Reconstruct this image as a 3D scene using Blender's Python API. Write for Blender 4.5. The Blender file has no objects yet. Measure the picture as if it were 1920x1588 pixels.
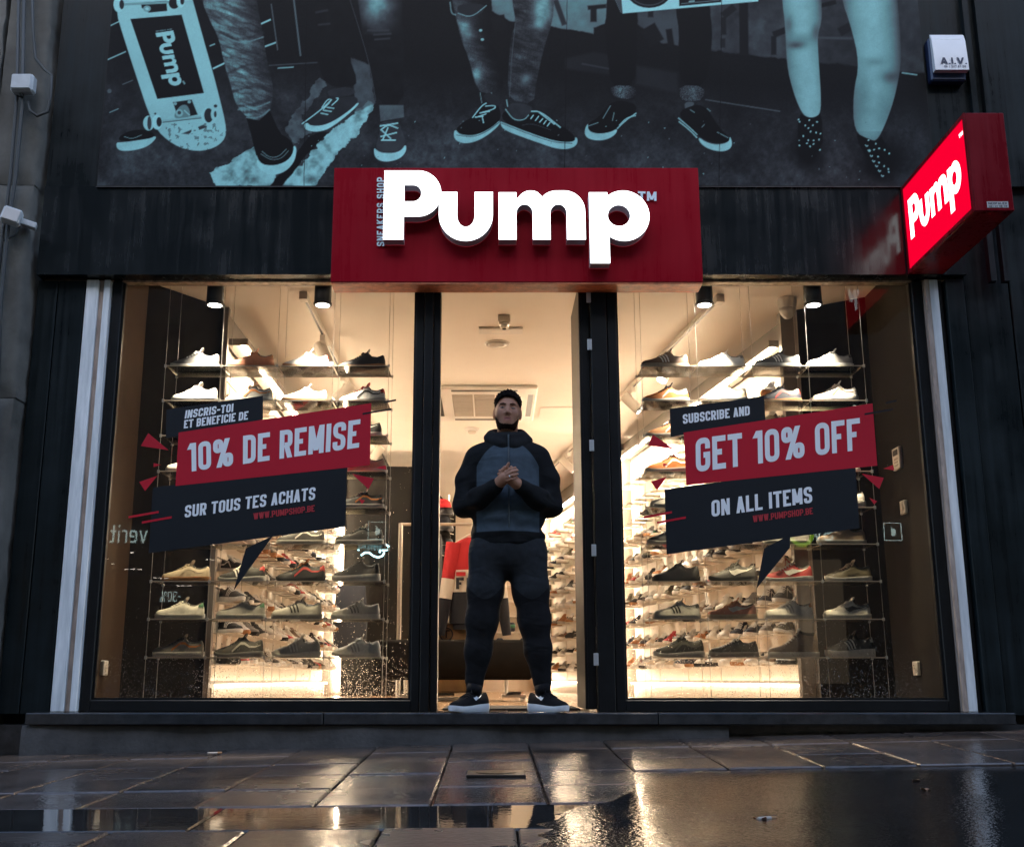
import bpy, bmesh, math, random
import numpy as np
from mathutils import Vector, Matrix
from mathutils.geometry import tessellate_polygon

# ---------------------------------------------------------------- camera
SC = bpy.context.scene
COL = SC.collection
W0, H0 = 1920.0, 1588.0           # size the measurements were taken at
FOC = 2085.0                      # focal length in those pixels
CX, CY = 920.0, 794.0             # principal point
PITCH = math.radians(12.91)
CAMZ = 0.18                       # metres above the shop threshold (z = 0)
CP, SP = math.cos(PITCH), math.sin(PITCH)
cam_d = bpy.data.cameras.new('camera')
cam = bpy.data.objects.new('camera', cam_d); COL.objects.link(cam)
cam_d.sensor_width = 36.0
cam_d.lens = 36.0 * FOC / W0
cam_d.shift_x = (W0/2 - CX) / W0
cam_d.clip_end = 300; cam_d.clip_start = 0.05
cam.location = (0, 0, CAMZ)
cam.rotation_euler = (math.pi/2 + PITCH, 0, 0)
SC.camera = cam

# ---------------------------------------------------------------- world, sun, exposure
world = bpy.data.worlds.new('World'); SC.world = world; world.use_nodes = True
wn = world.node_tree
bg = wn.nodes['Background']
sky = wn.nodes.new('ShaderNodeTexSky'); sky.sky_type = 'NISHITA'; sky.sun_disc = False
SUN_EL, SUN_ROT = math.radians(31.0), math.radians(180.0)
sky.sun_elevation = SUN_EL; sky.sun_rotation = SUN_ROT
sky.air_density = 1.0; sky.dust_density = 1.6; sky.ozone_density = 2.2
wn.links.new(sky.outputs['Color'], bg.inputs['Color'])
bg.inputs['Strength'].default_value = 0.138
sun_d = bpy.data.lights.new('sun', 'SUN'); sun = bpy.data.objects.new('sun', sun_d); COL.objects.link(sun)
sun_d.energy = 0.02; sun_d.angle = math.radians(20); sun_d.color = (1.0, 0.93, 0.85)
sun.rotation_euler = (math.pi/2-SUN_EL, 0, 0)
SC.view_settings.view_transform = 'Standard'; SC.view_settings.look = 'None'
SC.view_settings.exposure = 2.1; SC.view_settings.gamma = 1.0
SC.view_settings.use_curve_mapping = False
SC.render.engine = 'CYCLES'
cy = SC.cycles
cy.use_denoising = True
try: cy.denoiser = 'OPENIMAGEDENOISE'
except Exception: pass
cy.max_bounces = 8; cy.transparent_max_bounces = 24; cy.glossy_bounces = 4; cy.transmission_bounces = 6; cy.diffuse_bounces = 5
cy.sample_clamp_indirect = 6.0; cy.caustics_reflective = False; cy.caustics_refractive = False

# ---------------------------------------------------------------- helpers
def ray(u, v):
    a, b = u - CX, CY - v
    return a, FOC*CP - b*SP, FOC*SP + b*CP
def px(u, v, Y):                  # pixel -> point on the upright plane y = Y
    a, b, c = ray(u, v); k = Y/b
    return Vector((a*k, Y, CAMZ + c*k))
def pxz(u, v, Z):                 # pixel -> point on the level plane z = Z
    a, b, c = ray(u, v); k = (Z - CAMZ)/c
    return Vector((a*k, b*k, Z))
def pxx(u, v, X):
    a, b, c = ray(u, v); k = X/a
    return Vector((X, b*k, CAMZ + c*k))
def proj_uv(x, y, z):
    zz = z - CAMZ
    d = y*CP + zz*SP
    return CX + FOC*x/d, CY - FOC*(zz*CP - y*SP)/d

R = random.Random(7)
def tag(o, label=None, cat=None, group=None, kind=None):
    if label: o['label'] = label
    if cat: o['category'] = cat
    if group: o['group'] = group
    if kind: o['kind'] = kind
    return o
def empty(name, loc=(0, 0, 0), label=None, cat=None, group=None, rz=0.0):
    o = bpy.data.objects.new(name, None); COL.objects.link(o)
    o.location = loc; o.rotation_euler = (0, 0, rz); o.empty_display_size = 0.1
    return tag(o, label, cat, group)

class MB:
    def __init__(s): s.v = []; s.f = []; s.m = []
    def add(s, vs, fs, m=0):
        n = len(s.v); s.v += [tuple(p) for p in vs]
        s.f += [tuple(i+n for i in f) for f in fs]; s.m += [m]*len(fs); return s
    def box(s, x0, x1, y0, y1, z0, z1, m=0):
        vs = [(x, y, z) for z in (z0, z1) for y in (y0, y1) for x in (x0, x1)]
        return s.add(vs, [(0,2,3,1),(4,5,7,6),(0,1,5,4),(2,6,7,3),(0,4,6,2),(1,3,7,5)], m)
    def bbox(s, x0, x1, y0, y1, z0, z1, b=0.004, m=0):     # box with chamfered edges
        bm = bmesh.new(); bmesh.ops.create_cube(bm, size=1)
        for w in bm.verts:
            w.co = ((x0+x1)/2 + w.co.x*(x1-x0), (y0+y1)/2 + w.co.y*(y1-y0), (z0+z1)/2 + w.co.z*(z1-z0))
        bmesh.ops.bevel(bm, geom=list(bm.edges), offset=b, segments=1, affect='EDGES')
        bm.verts.index_update()
        s.add([w.co.copy() for w in bm.verts], [[w.index for w in f.verts] for f in bm.faces], m); bm.free(); return s
    def quad(s, a, b, c, d, m=0): return s.add([a, b, c, d], [(0, 1, 2, 3)], m)
    def slab(s, pts, off, m=0):                           # polygon thickened by a vector
        n = len(pts); off = Vector(off); q = [Vector(p) for p in pts]
        tri = tessellate_polygon([q])
        vs = q + [p+off for p in q]
        fs = [tuple(t) for t in tri] + [tuple(i+n for i in reversed(t)) for t in tri]
        fs += [(i, (i+1) % n, (i+1) % n+n, i+n) for i in range(n)]
        return s.add(vs, fs, m)
    def tube(s, pts, r, n=8, m=0, cap=True):
        pts = [Vector(p) for p in pts]; rs = r if isinstance(r, (list, tuple)) else [r]*len(pts)
        base = len(s.v); prev = None
        for i, p in enumerate(pts):
            t = (pts[min(i+1, len(pts)-1)] - pts[max(i-1, 0)]).normalized()
            if prev is None:
                a = t.cross(Vector((0, 0, 1)))
                if a.length < 1e-3: a = t.cross(Vector((0, 1, 0)))
            else: a = prev - t*prev.dot(t)
            a.normalize(); prev = a; b = t.cross(a)
            for k in range(n):
                w = 2*math.pi*k/n
                s.v.append(tuple(p + (a*math.cos(w)+b*math.sin(w))*rs[i]))
        for i in range(len(pts)-1):
            for k in range(n):
                k2 = (k+1) % n
                s.f.append((base+i*n+k, base+i*n+k2, base+(i+1)*n+k2, base+(i+1)*n+k)); s.m.append(m)
        if cap:
            s.f.append(tuple(base+k for k in reversed(range(n)))); s.m.append(m)
            e = base+(len(pts)-1)*n
            s.f.append(tuple(e+k for k in range(n))); s.m.append(m)
        return s
    def lathe(s, prof, c=(0, 0, 0), n=20, m=0, axis='Z'):   # prof: (radius, height)
        base = len(s.v); c = Vector(c)
        for r, h in prof:
            for k in range(n):
                w = 2*math.pi*k/n; a, b = r*math.cos(w), r*math.sin(w)
                p = (a, b, h) if axis == 'Z' else ((a, h, b) if axis == 'Y' else (h, a, b))
                s.v.append(tuple(c + Vector(p)))
        for i in range(len(prof)-1):
            for k in range(n):
                k2 = (k+1) % n
                s.f.append((base+i*n+k, base+i*n+k2, base+(i+1)*n+k2, base+(i+1)*n+k)); s.m.append(m)
        s.f.append(tuple(base+k for k in reversed(range(n)))); s.m.append(m)
        e = base+(len(prof)-1)*n
        s.f.append(tuple(e+k for k in range(n))); s.m.append(m)
        return s
    def mesh(s, name, mats):
        me = bpy.data.meshes.new(name); me.from_pydata(s.v, [], s.f)
        if not isinstance(mats, (list, tuple)): mats = [mats]
        for q in mats: me.materials.append(q)
        if len(mats) > 1: me.polygons.foreach_set('material_index', s.m)
        me.update(); return me
    def build(s, name, mats, parent=None, smooth=False, angle=None, fixn=True):
        me = s.mesh(name, mats)
        if fixn:
            bm = bmesh.new(); bm.from_mesh(me); bmesh.ops.recalc_face_normals(bm, faces=bm.faces); bm.to_mesh(me); bm.free()
        if smooth:
            me.shade_smooth()
            if angle: 
                try: me.set_sharp_from_angle(angle=math.radians(angle))
                except Exception: pass
        o = bpy.data.objects.new(name, me); COL.objects.link(o)
        if parent is not None: o.parent = parent
        return o
def copy_obj(o, parent=None, loc=None, rot=None):
    c = o.copy(); COL.objects.link(c)
    if parent is not None: c.parent = parent
    if loc is not None: c.location = loc
    if rot is not None: c.rotation_euler = rot
    return c

# ---------------------------------------------------------------- materials
def nodes(name):
    m = bpy.data.materials.new(name); m.use_nodes = True
    nt = m.node_tree; return m, nt, nt.nodes['Principled BSDF']
def N(nt, t, **kw):
    n = nt.nodes.new(t)
    for k, v in kw.items():
        if k in n.inputs: n.inputs[k].default_value = v
        else: setattr(n, k, v)
    return n
def L(nt, a, b): nt.links.new(a, b)
def rgba(c): return (c[0], c[1], c[2], 1.0)
def mat(name, col, rough=0.5, metal=0.0, var=0.0, scale=8.0, bump=0.0, bscale=None, stretch=(1, 1, 1), emit=None, estr=0.0,
        coat=0.0, rvar=0.0, spec=None, sss=0.0):
    m, nt, p = nodes(name)
    p.inputs['Base Color'].default_value = rgba(col); p.inputs['Roughness'].default_value = rough
    p.inputs['Metallic'].default_value = metal
    if spec is not None: p.inputs['Specular IOR Level'].default_value = spec
    if coat: p.inputs['Coat Weight'].default_value = coat; p.inputs['Coat Roughness'].default_value = 0.08
    if sss:
        p.inputs['Subsurface Weight'].default_value = sss; p.inputs['Subsurface Radius'].default_value = (0.012, 0.005, 0.003)
        p.inputs['Subsurface Scale'].default_value = 1.0
    if emit is not None:
        p.inputs['Emission Color'].default_value = rgba(emit); p.inputs['Emission Strength'].default_value = estr
    if var or bump or rvar:
        tc = N(nt, 'ShaderNodeTexCoord'); mp = N(nt, 'ShaderNodeMapping'); mp.inputs['Scale'].default_value = stretch
        L(nt, tc.outputs['Object'], mp.inputs['Vector'])
        nz = N(nt, 'ShaderNodeTexNoise', Scale=scale, Detail=6.0, Roughness=0.62); L(nt, mp.outputs['Vector'], nz.inputs['Vector'])
        if var:
            mx = N(nt, 'ShaderNodeMix', data_type='RGBA', blend_type='MIX')
            mx.inputs[6].default_value = rgba([c*(1-var) for c in col]); mx.inputs[7].default_value = rgba([min(1, c*(1+var)) for c in col])
            cr = N(nt, 'ShaderNodeMapRange'); cr.inputs['From Min'].default_value = 0.3; cr.inputs['From Max'].default_value = 0.7
            L(nt, nz.outputs['Fac'], cr.inputs['Value']); L(nt, cr.outputs['Result'], mx.inputs[0]); L(nt, mx.outputs[2], p.inputs['Base Color'])
        if rvar:
            r2 = N(nt, 'ShaderNodeMapRange'); r2.inputs['From Min'].default_value = 0.3; r2.inputs['From Max'].default_value = 0.7
            r2.inputs['To Min'].default_value = max(0.02, rough-rvar); r2.inputs['To Max'].default_value = min(1, rough+rvar)
            L(nt, nz.outputs['Fac'], r2.inputs['Value']); L(nt, r2.outputs['Result'], p.inputs['Roughness'])
        if bump:
            nb = N(nt, 'ShaderNodeTexNoise', Scale=bscale or scale*4, Detail=5.0); L(nt, mp.outputs['Vector'], nb.inputs['Vector'])
            bp = N(nt, 'ShaderNodeBump', Strength=bump, Distance=0.01); L(nt, nb.outputs['Fac'], bp.inputs['Height']); L(nt, bp.outputs['Normal'], p.inputs['Normal'])
    return m
def glass_mat(name, tint=(1, 1, 1), refl=1.0, rough=0.0, ior=1.45):   # thin pane: fresnel reflection over clear transmission
    m, nt, p = nodes(name); nt.nodes.remove(p)
    out = nt.nodes['Material Output']
    tr = N(nt, 'ShaderNodeBsdfTransparent'); tr.inputs['Color'].default_value = rgba(tint)
    gl = N(nt, 'ShaderNodeBsdfGlossy'); gl.inputs['Roughness'].default_value = rough
    fr = N(nt, 'ShaderNodeFresnel'); fr.inputs['IOR'].default_value = ior
    mu = N(nt, 'ShaderNodeMath', operation='MULTIPLY'); mu.inputs[1].default_value = refl
    L(nt, fr.outputs['Fac'], mu.inputs[0])
    mx = N(nt, 'ShaderNodeMixShader'); L(nt, mu.outputs[0], mx.inputs[0]); L(nt, tr.outputs[0], mx.inputs[1]); L(nt, gl.outputs[0], mx.inputs[2])
    L(nt, mx.outputs[0], out.inputs['Surface']); return m
def lamp_mat(name, col, s):
    m, nt, p = nodes(name); nt.nodes.remove(p)
    e = N(nt, 'ShaderNodeEmission', Strength=s); e.inputs['Color'].default_value = rgba(col)
    L(nt, e.outputs[0], nt.nodes['Material Output'].inputs['Surface']); return m

WARM = (1.0, 0.775, 0.53)
M = {}
# ================================================================ GROUND
def zg(x, y):
    return -0.155 - 0.035*(6.3-y) + x*(0.011 + (y-3.92)/2.38*0.014)
def wet_mat(name, col, dry_r, wet_r, wscale, bump, bscale, lo=0.42, hi=0.58, grain=90.0, stretch=(1, 1, 1)):
    m, nt, p = nodes(name)
    ge = N(nt, 'ShaderNodeNewGeometry')
    mp = N(nt, 'ShaderNodeMapping'); mp.inputs['Scale'].default_value = stretch; L(nt, ge.outputs['Position'], mp.inputs['Vector'])
    w = N(nt, 'ShaderNodeTexNoise', Scale=wscale, Detail=4.0, Roughness=0.55); L(nt, mp.outputs['Vector'], w.inputs['Vector'])
    mr = N(nt, 'ShaderNodeMapRange'); mr.inputs['From Min'].default_value = lo; mr.inputs['From Max'].default_value = hi
    L(nt, w.outputs['Fac'], mr.inputs['Value'])
    rr = N(nt, 'ShaderNodeMapRange'); rr.inputs['To Min'].default_value = dry_r; rr.inputs['To Max'].default_value = wet_r
    L(nt, mr.outputs['Result'], rr.inputs['Value']); L(nt, rr.outputs['Result'], p.inputs['Roughness'])
    g = N(nt, 'ShaderNodeTexNoise', Scale=grain, Detail=3.0, Roughness=0.7); L(nt, ge.outputs['Position'], g.inputs['Vector'])
    g2 = N(nt, 'ShaderNodeTexNoise', Scale=3.1, Detail=5.0, Roughness=0.7); L(nt, ge.outputs['Position'], g2.inputs['Vector'])
    oi = N(nt, 'ShaderNodeObjectInfo')
    mul = N(nt, 'ShaderNodeMix', data_type='RGBA', blend_type='MIX')
    mul.inputs[6].default_value = rgba([c*0.12 for c in col]); mul.inputs[7].default_value = rgba([c*1.9 for c in col])
    ad = N(nt, 'ShaderNodeMath', operation='ADD'); L(nt, g.outputs['Fac'], ad.inputs[0]); L(nt, g2.outputs['Fac'], ad.inputs[1])
    ad2 = N(nt, 'ShaderNodeMath', operation='MULTIPLY_ADD'); ad2.inputs[1].default_value = 0.35; L(nt, oi.outputs['Random'], ad2.inputs[0]); L(nt, ad.outputs[0], ad2.inputs[2])
    mc = N(nt, 'ShaderNodeMapRange'); mc.inputs['From Min'].default_value = 0.7; mc.inputs['From Max'].default_value = 1.65
    L(nt, ad2.outputs[0], mc.inputs['Value']); L(nt, mc.outputs['Result'], mul.inputs[0]); L(nt, mul.outputs[2], p.inputs['Base Color'])
    b = N(nt, 'ShaderNodeTexNoise', Scale=bscale, Detail=2.5, Roughness=0.6); L(nt, ge.outputs['Position'], b.inputs['Vector'])
    inv = N(nt, 'ShaderNodeMapRange'); inv.inputs['To Min'].default_value = bump; inv.inputs['To Max'].default_value = bump*0.45
    L(nt, mr.outputs['Result'], inv.inputs['Value'])
    bp = N(nt, 'ShaderNodeBump', Distance=0.004); L(nt, inv.outputs['Result'], bp.inputs['Strength'])
    L(nt, b.outputs['Fac'], bp.inputs['Height']); L(nt, bp.outputs['Normal'], p.inputs['Normal'])
    p.inputs['Specular IOR Level'].default_value = 0.6
    return m
M['paver'] = wet_mat('wet_granite', (0.085, 0.064, 0.052), 0.30, 0.13, 1.6, 0.75, 40.0, lo=0.36, hi=0.62, grain=34.0)
M['bed'] = wet_mat('wet_sand_bed', (0.03, 0.026, 0.022), 0.4, 0.2, 2.0, 0.6, 60.0)
M['asphalt'] = wet_mat('wet_asphalt', (0.016, 0.0145, 0.0135), 0.18, 0.08, 1.3, 0.8, 52.0, lo=0.3, hi=0.55)
M['channel'] = wet_mat('wet_channel_stone', (0.035, 0.030, 0.026), 0.10, 0.025, 0.9, 0.10, 30.0, lo=0.3, hi=0.5)

g = MB(); n0 = len(g.v); gx = [-40, -12, -6, -3, 0, 3, 6, 12, 40]; gy = [-30, -10, -4, 0, 2, 3, 4, 5, 6, 6.6, 12, 40]
vs = [(x, y, zg(max(-7, min(7, x)), max(-1, min(6.6, y)))-0.035) for y in gy for x in gx]
fs = [(j*9+i, j*9+i+1, (j+1)*9+i+1, (j+1)*9+i) for j in range(11) for i in range(8)]
ground = g.add(vs, fs).build('ground', M['bed']); tag(ground, kind='structure')
pavement = empty('pavement'); tag(pavement, kind='structure')
PV = 0.402; HX = 0.1965; HY = 0.2215
pm = MB().bbox(-HX, HX, -HY, HY, -0.05, 0.0, 0.006).mesh('paver', M['paver'])
first = True
pav_x0 = px(850, 1392, 6.3).x
def place_paver(x, y, me, nm='paver'):
    o = bpy.data.objects.new(nm, me); COL.objects.link(o); o.parent = pavement
    sx = 0.011 + (y-3.92)/2.38*0.014; sy = 0.035 + x*0.014/2.38
    o.location = (x, y, zg(x, y) + R.uniform(-0.0025, 0.0025))
    o.rotation_euler = (math.atan(sy)+R.uniform(-.003, .003), -math.atan(sx)+R.uniform(-.003, .003), 0)
    return o
rows = [6.02, 5.568, 5.116, 4.664, 4.212]
for j, y in enumerate(rows):
    for i in range(-10, 11):
        x = pav_x0 + (i+0.5)*PV
        # asphalt patch takes over at the street side, right of the drain line
        if y < 4.8 and x > 0.75 and x < 2.75: continue
        if y < 4.3 and x > 0.5: continue
        place_paver(x, y, pm)
# smooth channel course, longer stones
cm = MB().bbox(-0.45, 0.45, -0.235, 0.235, -0.05, 0.0, 0.006).mesh('channel_stone', M['channel'])
for i in range(-6, 2):
    place_paver(pav_x0 - 0.02 + i*0.905 - 0.23, 3.74, cm, 'channel_stone')
for j, y in enumerate([3.272, 2.82, 2.368, 1.916]):
    for i in range(-10, 3):
        x = pav_x0 + (i+0.2)*PV
        if x > 0.45: continue
        place_paver(x, y, pm)
# asphalt repair, an uneven sheet a little proud of the bed
a = MB(); nx, ny = 60, 40
def asp_edge(y): return 0.14 + 0.16*max(0, y-3.6) - .05*max(0, 3.4-y) + 0.006*math.sin(y*5.1) + 0.003*math.sin(y*17)
for j in range(ny+1):
    for i in range(nx+1):
        y = 1.2 + (5.0-1.2)*j/ny; xa = asp_edge(y); t = i/nx
        x = xa + (8-xa)*t**1.6
        ytop = 4.86 + 0.03*math.sin(x*2.0) - max(0, x-2.3)*1.1
        yy = min(y, max(1.2, ytop)) if j == ny else y
        if y > ytop: yy = max(1.2, ytop)
        e = max(0, min(1, (x-xa)/.30, (max(1.2, ytop)-yy)/.28)); w_ = 0.004*math.sin(x*1.7+yy*2.3) + 0.003*math.sin(x*4.1-yy*3.7)
        z = zg(x, yy) - 0.006 + 0.015*e + w_*(.4+.6*e) + .002*math.sin(x*23+yy*31)*(1-e)
        a.v.append((x, yy, z))
for j in range(ny):
    for i in range(nx):
        q = [j*(nx+1)+i, j*(nx+1)+i+1, (j+1)*(nx+1)+i+1, (j+1)*(nx+1)+i]; a.f.append(q); a.m.append(0)
asph = a.build('asphalt_patch', M['asphalt'], smooth=True, fixn=False); tag(asph, kind='structure')
# pavers right of the patch corner
for j, y in enumerate([4.212, 3.76, 3.308, 2.856]):
    for i in range(5, 13):
        x = pav_x0 + (i+0.5)*PV
        if x < 2.3 + (4.86-y)/1.1 + 0.1: continue
        place_paver(x, y, pm)

# ================================================================ SHOP BUILDING
YG = 6.42            # glass plane
YF = 6.29            # fascia and poster plane
ZT = 2.54            # glass top
def wet_paint(name, col, rough=0.28, streak=0.5, spec=0.14):
    m, nt, p = nodes(name)
    ge = N(nt, 'ShaderNodeNewGeometry'); mp = N(nt, 'ShaderNodeMapping'); mp.inputs['Scale'].default_value = (26, 26, 0.9)
    L(nt, ge.outputs['Position'], mp.inputs['Vector'])
    nz = N(nt, 'ShaderNodeTexNoise', Scale=1.0, Detail=5.0, Roughness=0.7); L(nt, mp.outputs['Vector'], nz.inputs['Vector'])
    n2 = N(nt, 'ShaderNodeTexNoise', Scale=2.2, Detail=5.0, Roughness=0.65); L(nt, ge.outputs['Position'], n2.inputs['Vector'])
    ml = N(nt, 'ShaderNodeMath', operation='MULTIPLY'); L(nt, nz.outputs['Fac'], ml.inputs[0]); L(nt, n2.outputs['Fac'], ml.inputs[1])
    mr = N(nt, 'ShaderNodeMapRange'); mr.inputs['From Min'].default_value = 0.16; mr.inputs['From Max'].default_value = 0.36
    L(nt, ml.outputs[0], mr.inputs['Value'])
    mx = N(nt, 'ShaderNodeMix', data_type='RGBA'); mx.inputs[6].default_value = rgba([c*(1-streak) for c in col]); mx.inputs[7].default_value = rgba([c*(1+streak) for c in col])
    L(nt, mr.outputs['Result'], mx.inputs[0]); L(nt, mx.outputs[2], p.inputs['Base Color'])
    r2 = N(nt, 'ShaderNodeMapRange'); r2.inputs['To Min'].default_value = rough*0.75; r2.inputs['To Max'].default_value = rough*1.7
    L(nt, mr.outputs['Result'], r2.inputs['Value']); L(nt, r2.outputs['Result'], p.inputs['Roughness'])
    p.inputs['Specular IOR Level'].default_value = spec
    bp = N(nt, 'ShaderNodeBump', Strength=0.05, Distance=0.004); L(nt, nz.outputs['Fac'], bp.inputs['Height']); L(nt, bp.outputs['Normal'], p.inputs['Normal'])
    return m
M['fascia'] = wet_paint('black_wet_paint', (0.0075, 0.0100, 0.0110), 0.2, 0.32, 0.45)
M['panel'] = wet_paint('dark_green_panel', (0.010, 0.0150, 0.0165), 0.34, 0.4)
M['frame'] = mat('black_frame', (0.008, 0.009, 0.010), 0.4, var=0.3, scale=6, bump=0.05, spec=.25)
M['rail'] = mat('pale_blue_aluminium', (0.80, 0.86, 0.87), 0.42, metal=0.0, var=0.2, scale=5, rvar=0.12, stretch=(6, 6, 0.6))
M['rail_tan'] = mat('tan_seal_strip', (0.42, 0.33, 0.27), 0.6, var=0.35, scale=14, stretch=(3, 3, 0.6))
M['sill'] = mat('wet_blue_stone', (0.03, 0.032, 0.034), 0.16, var=0.4, scale=12, bump=0.12, rvar=0.1)
M['plinth'] = mat('grey_concrete', (0.060, 0.056, 0.052), 0.75, var=0.45, scale=5, bump=0.5, bscale=30)
M['soffit'] = mat('stained_metal_strip', (0.30, 0.22, 0.16), 0.5, metal=0.3, var=0.6, scale=30)
M['glass'] = glass_mat('window_glass', (0.97, 0.98, 0.97), 1.1)
M['red'] = wet_paint('red_sign_sheet', (0.30, 0.006, 0.016), 0.3, 0.07, 0.08)

shop = empty('shop_building', (0, 6.4, 0), 'dark two-storey shop building with poster above a lit sneaker shop front', 'building')
def sp(mb, name, m, parent=shop, **k):
    o = mb.build(name, m, None, **k)
    o.parent = parent; o.matrix_parent_inverse = Matrix.Translation(parent.location).inverted() if parent is shop else Matrix()
    return o
XL, XR = -2.74, 2.86
zf0, zf1 = px(900, 515, YF).z, px(900, 348, YF).z
# fascia: two boards left and right of the red sign plus a strip behind it
sp(MB().box(XL+0.02, XR-0.01, YF, YF+0.12, zf0, zf1-0.004), 'fascia_board', M['fascia'])
sp(MB().box(XL+0.03, XR-0.02, YF+0.10, 6.45, ZT-0.015, zf0+0.02), 'lintel_strip', M['soffit'])
# upper wall above fascia
zu = 5.6
sp(MB().box(XL+0.02, XR+0.9, YF+0.015, YF+0.3, zf1+0.0, zu), 'upper_wall', M['panel'])
for xx in (2.98, 3.06):
    sp(MB().box(xx, xx+0.035, YF-0.03, YF+0.02, zf0-0.05, zu), 'wall_batten', M['panel'])
# side pilasters, each two boards
for (x0, x1) in ((XL+0.005, -2.615), (-2.609, -2.447)):
    sp(MB().bbox(x0, x1, YG-0.06, YG+0.1, -0.012, zf0-0.012, 0.004), 'pilaster_panel', M['panel'])
for (x0, x1) in ((2.735, 2.845), (2.851, 3.12), (3.13, 3.9)):
    sp(MB().bbox(x0, x1, YG-0.07-(0.02 if x0 < 2.8 else 0), YG+0.1, -0.02, zf0-0.012 if x0 < 2.8 else zf1+.3, 0.004), 'pilaster_panel', M['panel'])
# roller shutter guide rails: pale metal with a recessed groove
def rail(xs, name):
    r = sp(MB().bbox(xs[0], xs[1], YG-0.065, YG+0.03, 0.0, ZT-0.012, 0.004), name, M['rail'])
    return r
rail((-2.44, -2.366), 'shutter_rail'); rail((-2.334, -2.296), 'shutter_rail')
sp(MB().bbox(-2.366, -2.334, YG-0.045, YG+0.03, 0.0, ZT-0.012, 0.003), 'shutter_groove', M['rail_tan'])
rail((2.645, 2.700), 'shutter_rail')
sp(MB().bbox(2.618, 2.645, YG-0.072, YG+0.03, 0.0, ZT-0.012, 0.003), 'shutter_groove', M['rail_tan'])
sp(MB().bbox(2.705, 2.728, YG-0.05, YG+0.03, 0.0, ZT-0.012, 0.003), 'shutter_edge', M['frame'])
# window frames with panes
def window(x0, x1, gl, gr):
    f = MB(); z0, z1 = 0.0, ZT
    gz0 = px(900, 1312, YG).z
    f.bbox(x0, gl, YG-0.03, YG+0.05, z0, z1, .004); f.bbox(gr, x1, YG-0.03, YG+0.05, z0, z1, .004)
    f.bbox(gl-.002, gr+.002, YG-0.032, YG+0.05, z0+.001, gz0, .004); f.bbox(gl-.002, gr+.002, YG-0.028, YG+0.05, z1-0.012, z1+0.02, .004)
    o = sp(f, 'window_frame', M['frame'])
    # thin bead round the pane
    b = MB(); t = 0.012
    b.box(gl, gl+t, YG-0.012, YG+0.02, gz0, z1-.012); b.box(gr-t, gr, YG-0.012, YG+0.02, gz0, z1-.012); b.box(gl+t, gr-t, YG-0.012, YG+0.02, gz0, gz0+t)
    bo = b.build('glazing_bead', M['frame']); bo.parent = o
    p = MB().quad((gl, YG, gz0), (gr, YG, gz0), (gr, YG, z1-.01), (gl, YG, z1-.01)).build('pane', M['glass'], fixn=False); p.parent = o
    return o
WL = (-2.232, -0.449); WR = (0.756, 2.552)
window(-2.292, -0.40, *WL); window(0.70, 2.615, *WR)
# door posts
sp(MB().bbox(-0.396, -0.345, YG-0.05, YG+0.08, 0.0, ZT, .004), 'door_post', M['frame'])
sp(MB().bbox(-0.341, -0.300, YG-0.03, YG+0.10, 0.0, ZT, .004), 'door_post', M['frame'])
sp(MB().bbox(0.60, 0.696, YG-0.05, YG+0.08, 0.0, ZT, .004), 'door_post', M['frame'])
# folded door leaf with edge plates
leaf = sp(MB().bbox(0.532, 0.596, YG+0.0, YG+0.62, 0.012, ZT-0.02, .004).box(0.548, 0.58, YG-0.004, YG+0.001, 0.02, 2.45), 'door_leaf', M['frame'])
M['plate'] = mat('steel_plate', (0.62, 0.66, 0.68), 0.35, metal=0.6)
for v in (562, 650, 838, 1033, 1236):
    c = px(1110, v, YG-0.01)
    h = MB().bbox(0.577, 0.604, YG-0.056, YG-0.05, c.z-.034, c.z+.034, .002)
    for dz in (-.024, 0, .024): h.lathe([(.004, -.003), (.0035, -.0045)], (0.590, YG-0.055, c.z+dz), 8, axis='Y')
    ho = h.build('hinge_plate', M['plate']); ho.parent = leaf
# sill and plinth
sill_mb = [(-2.50, -0.9), (-0.897, 0.9), (0.903, 2.82)]
for x0, x1 in sill_mb:
    sp(MB().bbox(x0, x1, 6.17, 6.60, -0.062, 0.0, .005), 'sill_stone', M['sill'])
pl = MB(); xs = np.linspace(-2.52, 1.28, 60)
for i, x in enumerate(xs):
    y = 6.20 + 0.012*math.sin(x*3) + 0.006*math.sin(x*11)
    for (yy, zz) in ((y+0.12, -0.064), (y+0.01, -0.066), (y, -0.09), (y-0.004, zg(x, 6.2)-0.05)): pl.v.append((x, yy, zz))
for i in range(len(xs)-1):
    for k in range(3): pl.f.append((i*4+k, (i+1)*4+k, (i+1)*4+k+1, i*4+k+1)); pl.m.append(0)
sp(pl, 'concrete_plinth', M['plinth'], smooth=True, angle=50)
sp(MB().box(-9, 9, 6.325, 6.5, -0.6, -0.066), 'foundation', M['sill'])
for x0, x1 in ((-9, -2.362), (2.662, 9)): sp(MB().box(x0, x1, 6.53, 6.62, -.6, 2.75), 'side_wall', M['frame'])
sp(MB().box(-2.36, 2.66, 6.56, 6.61, -.6, -.102), 'foundation', M['sill'])
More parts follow.
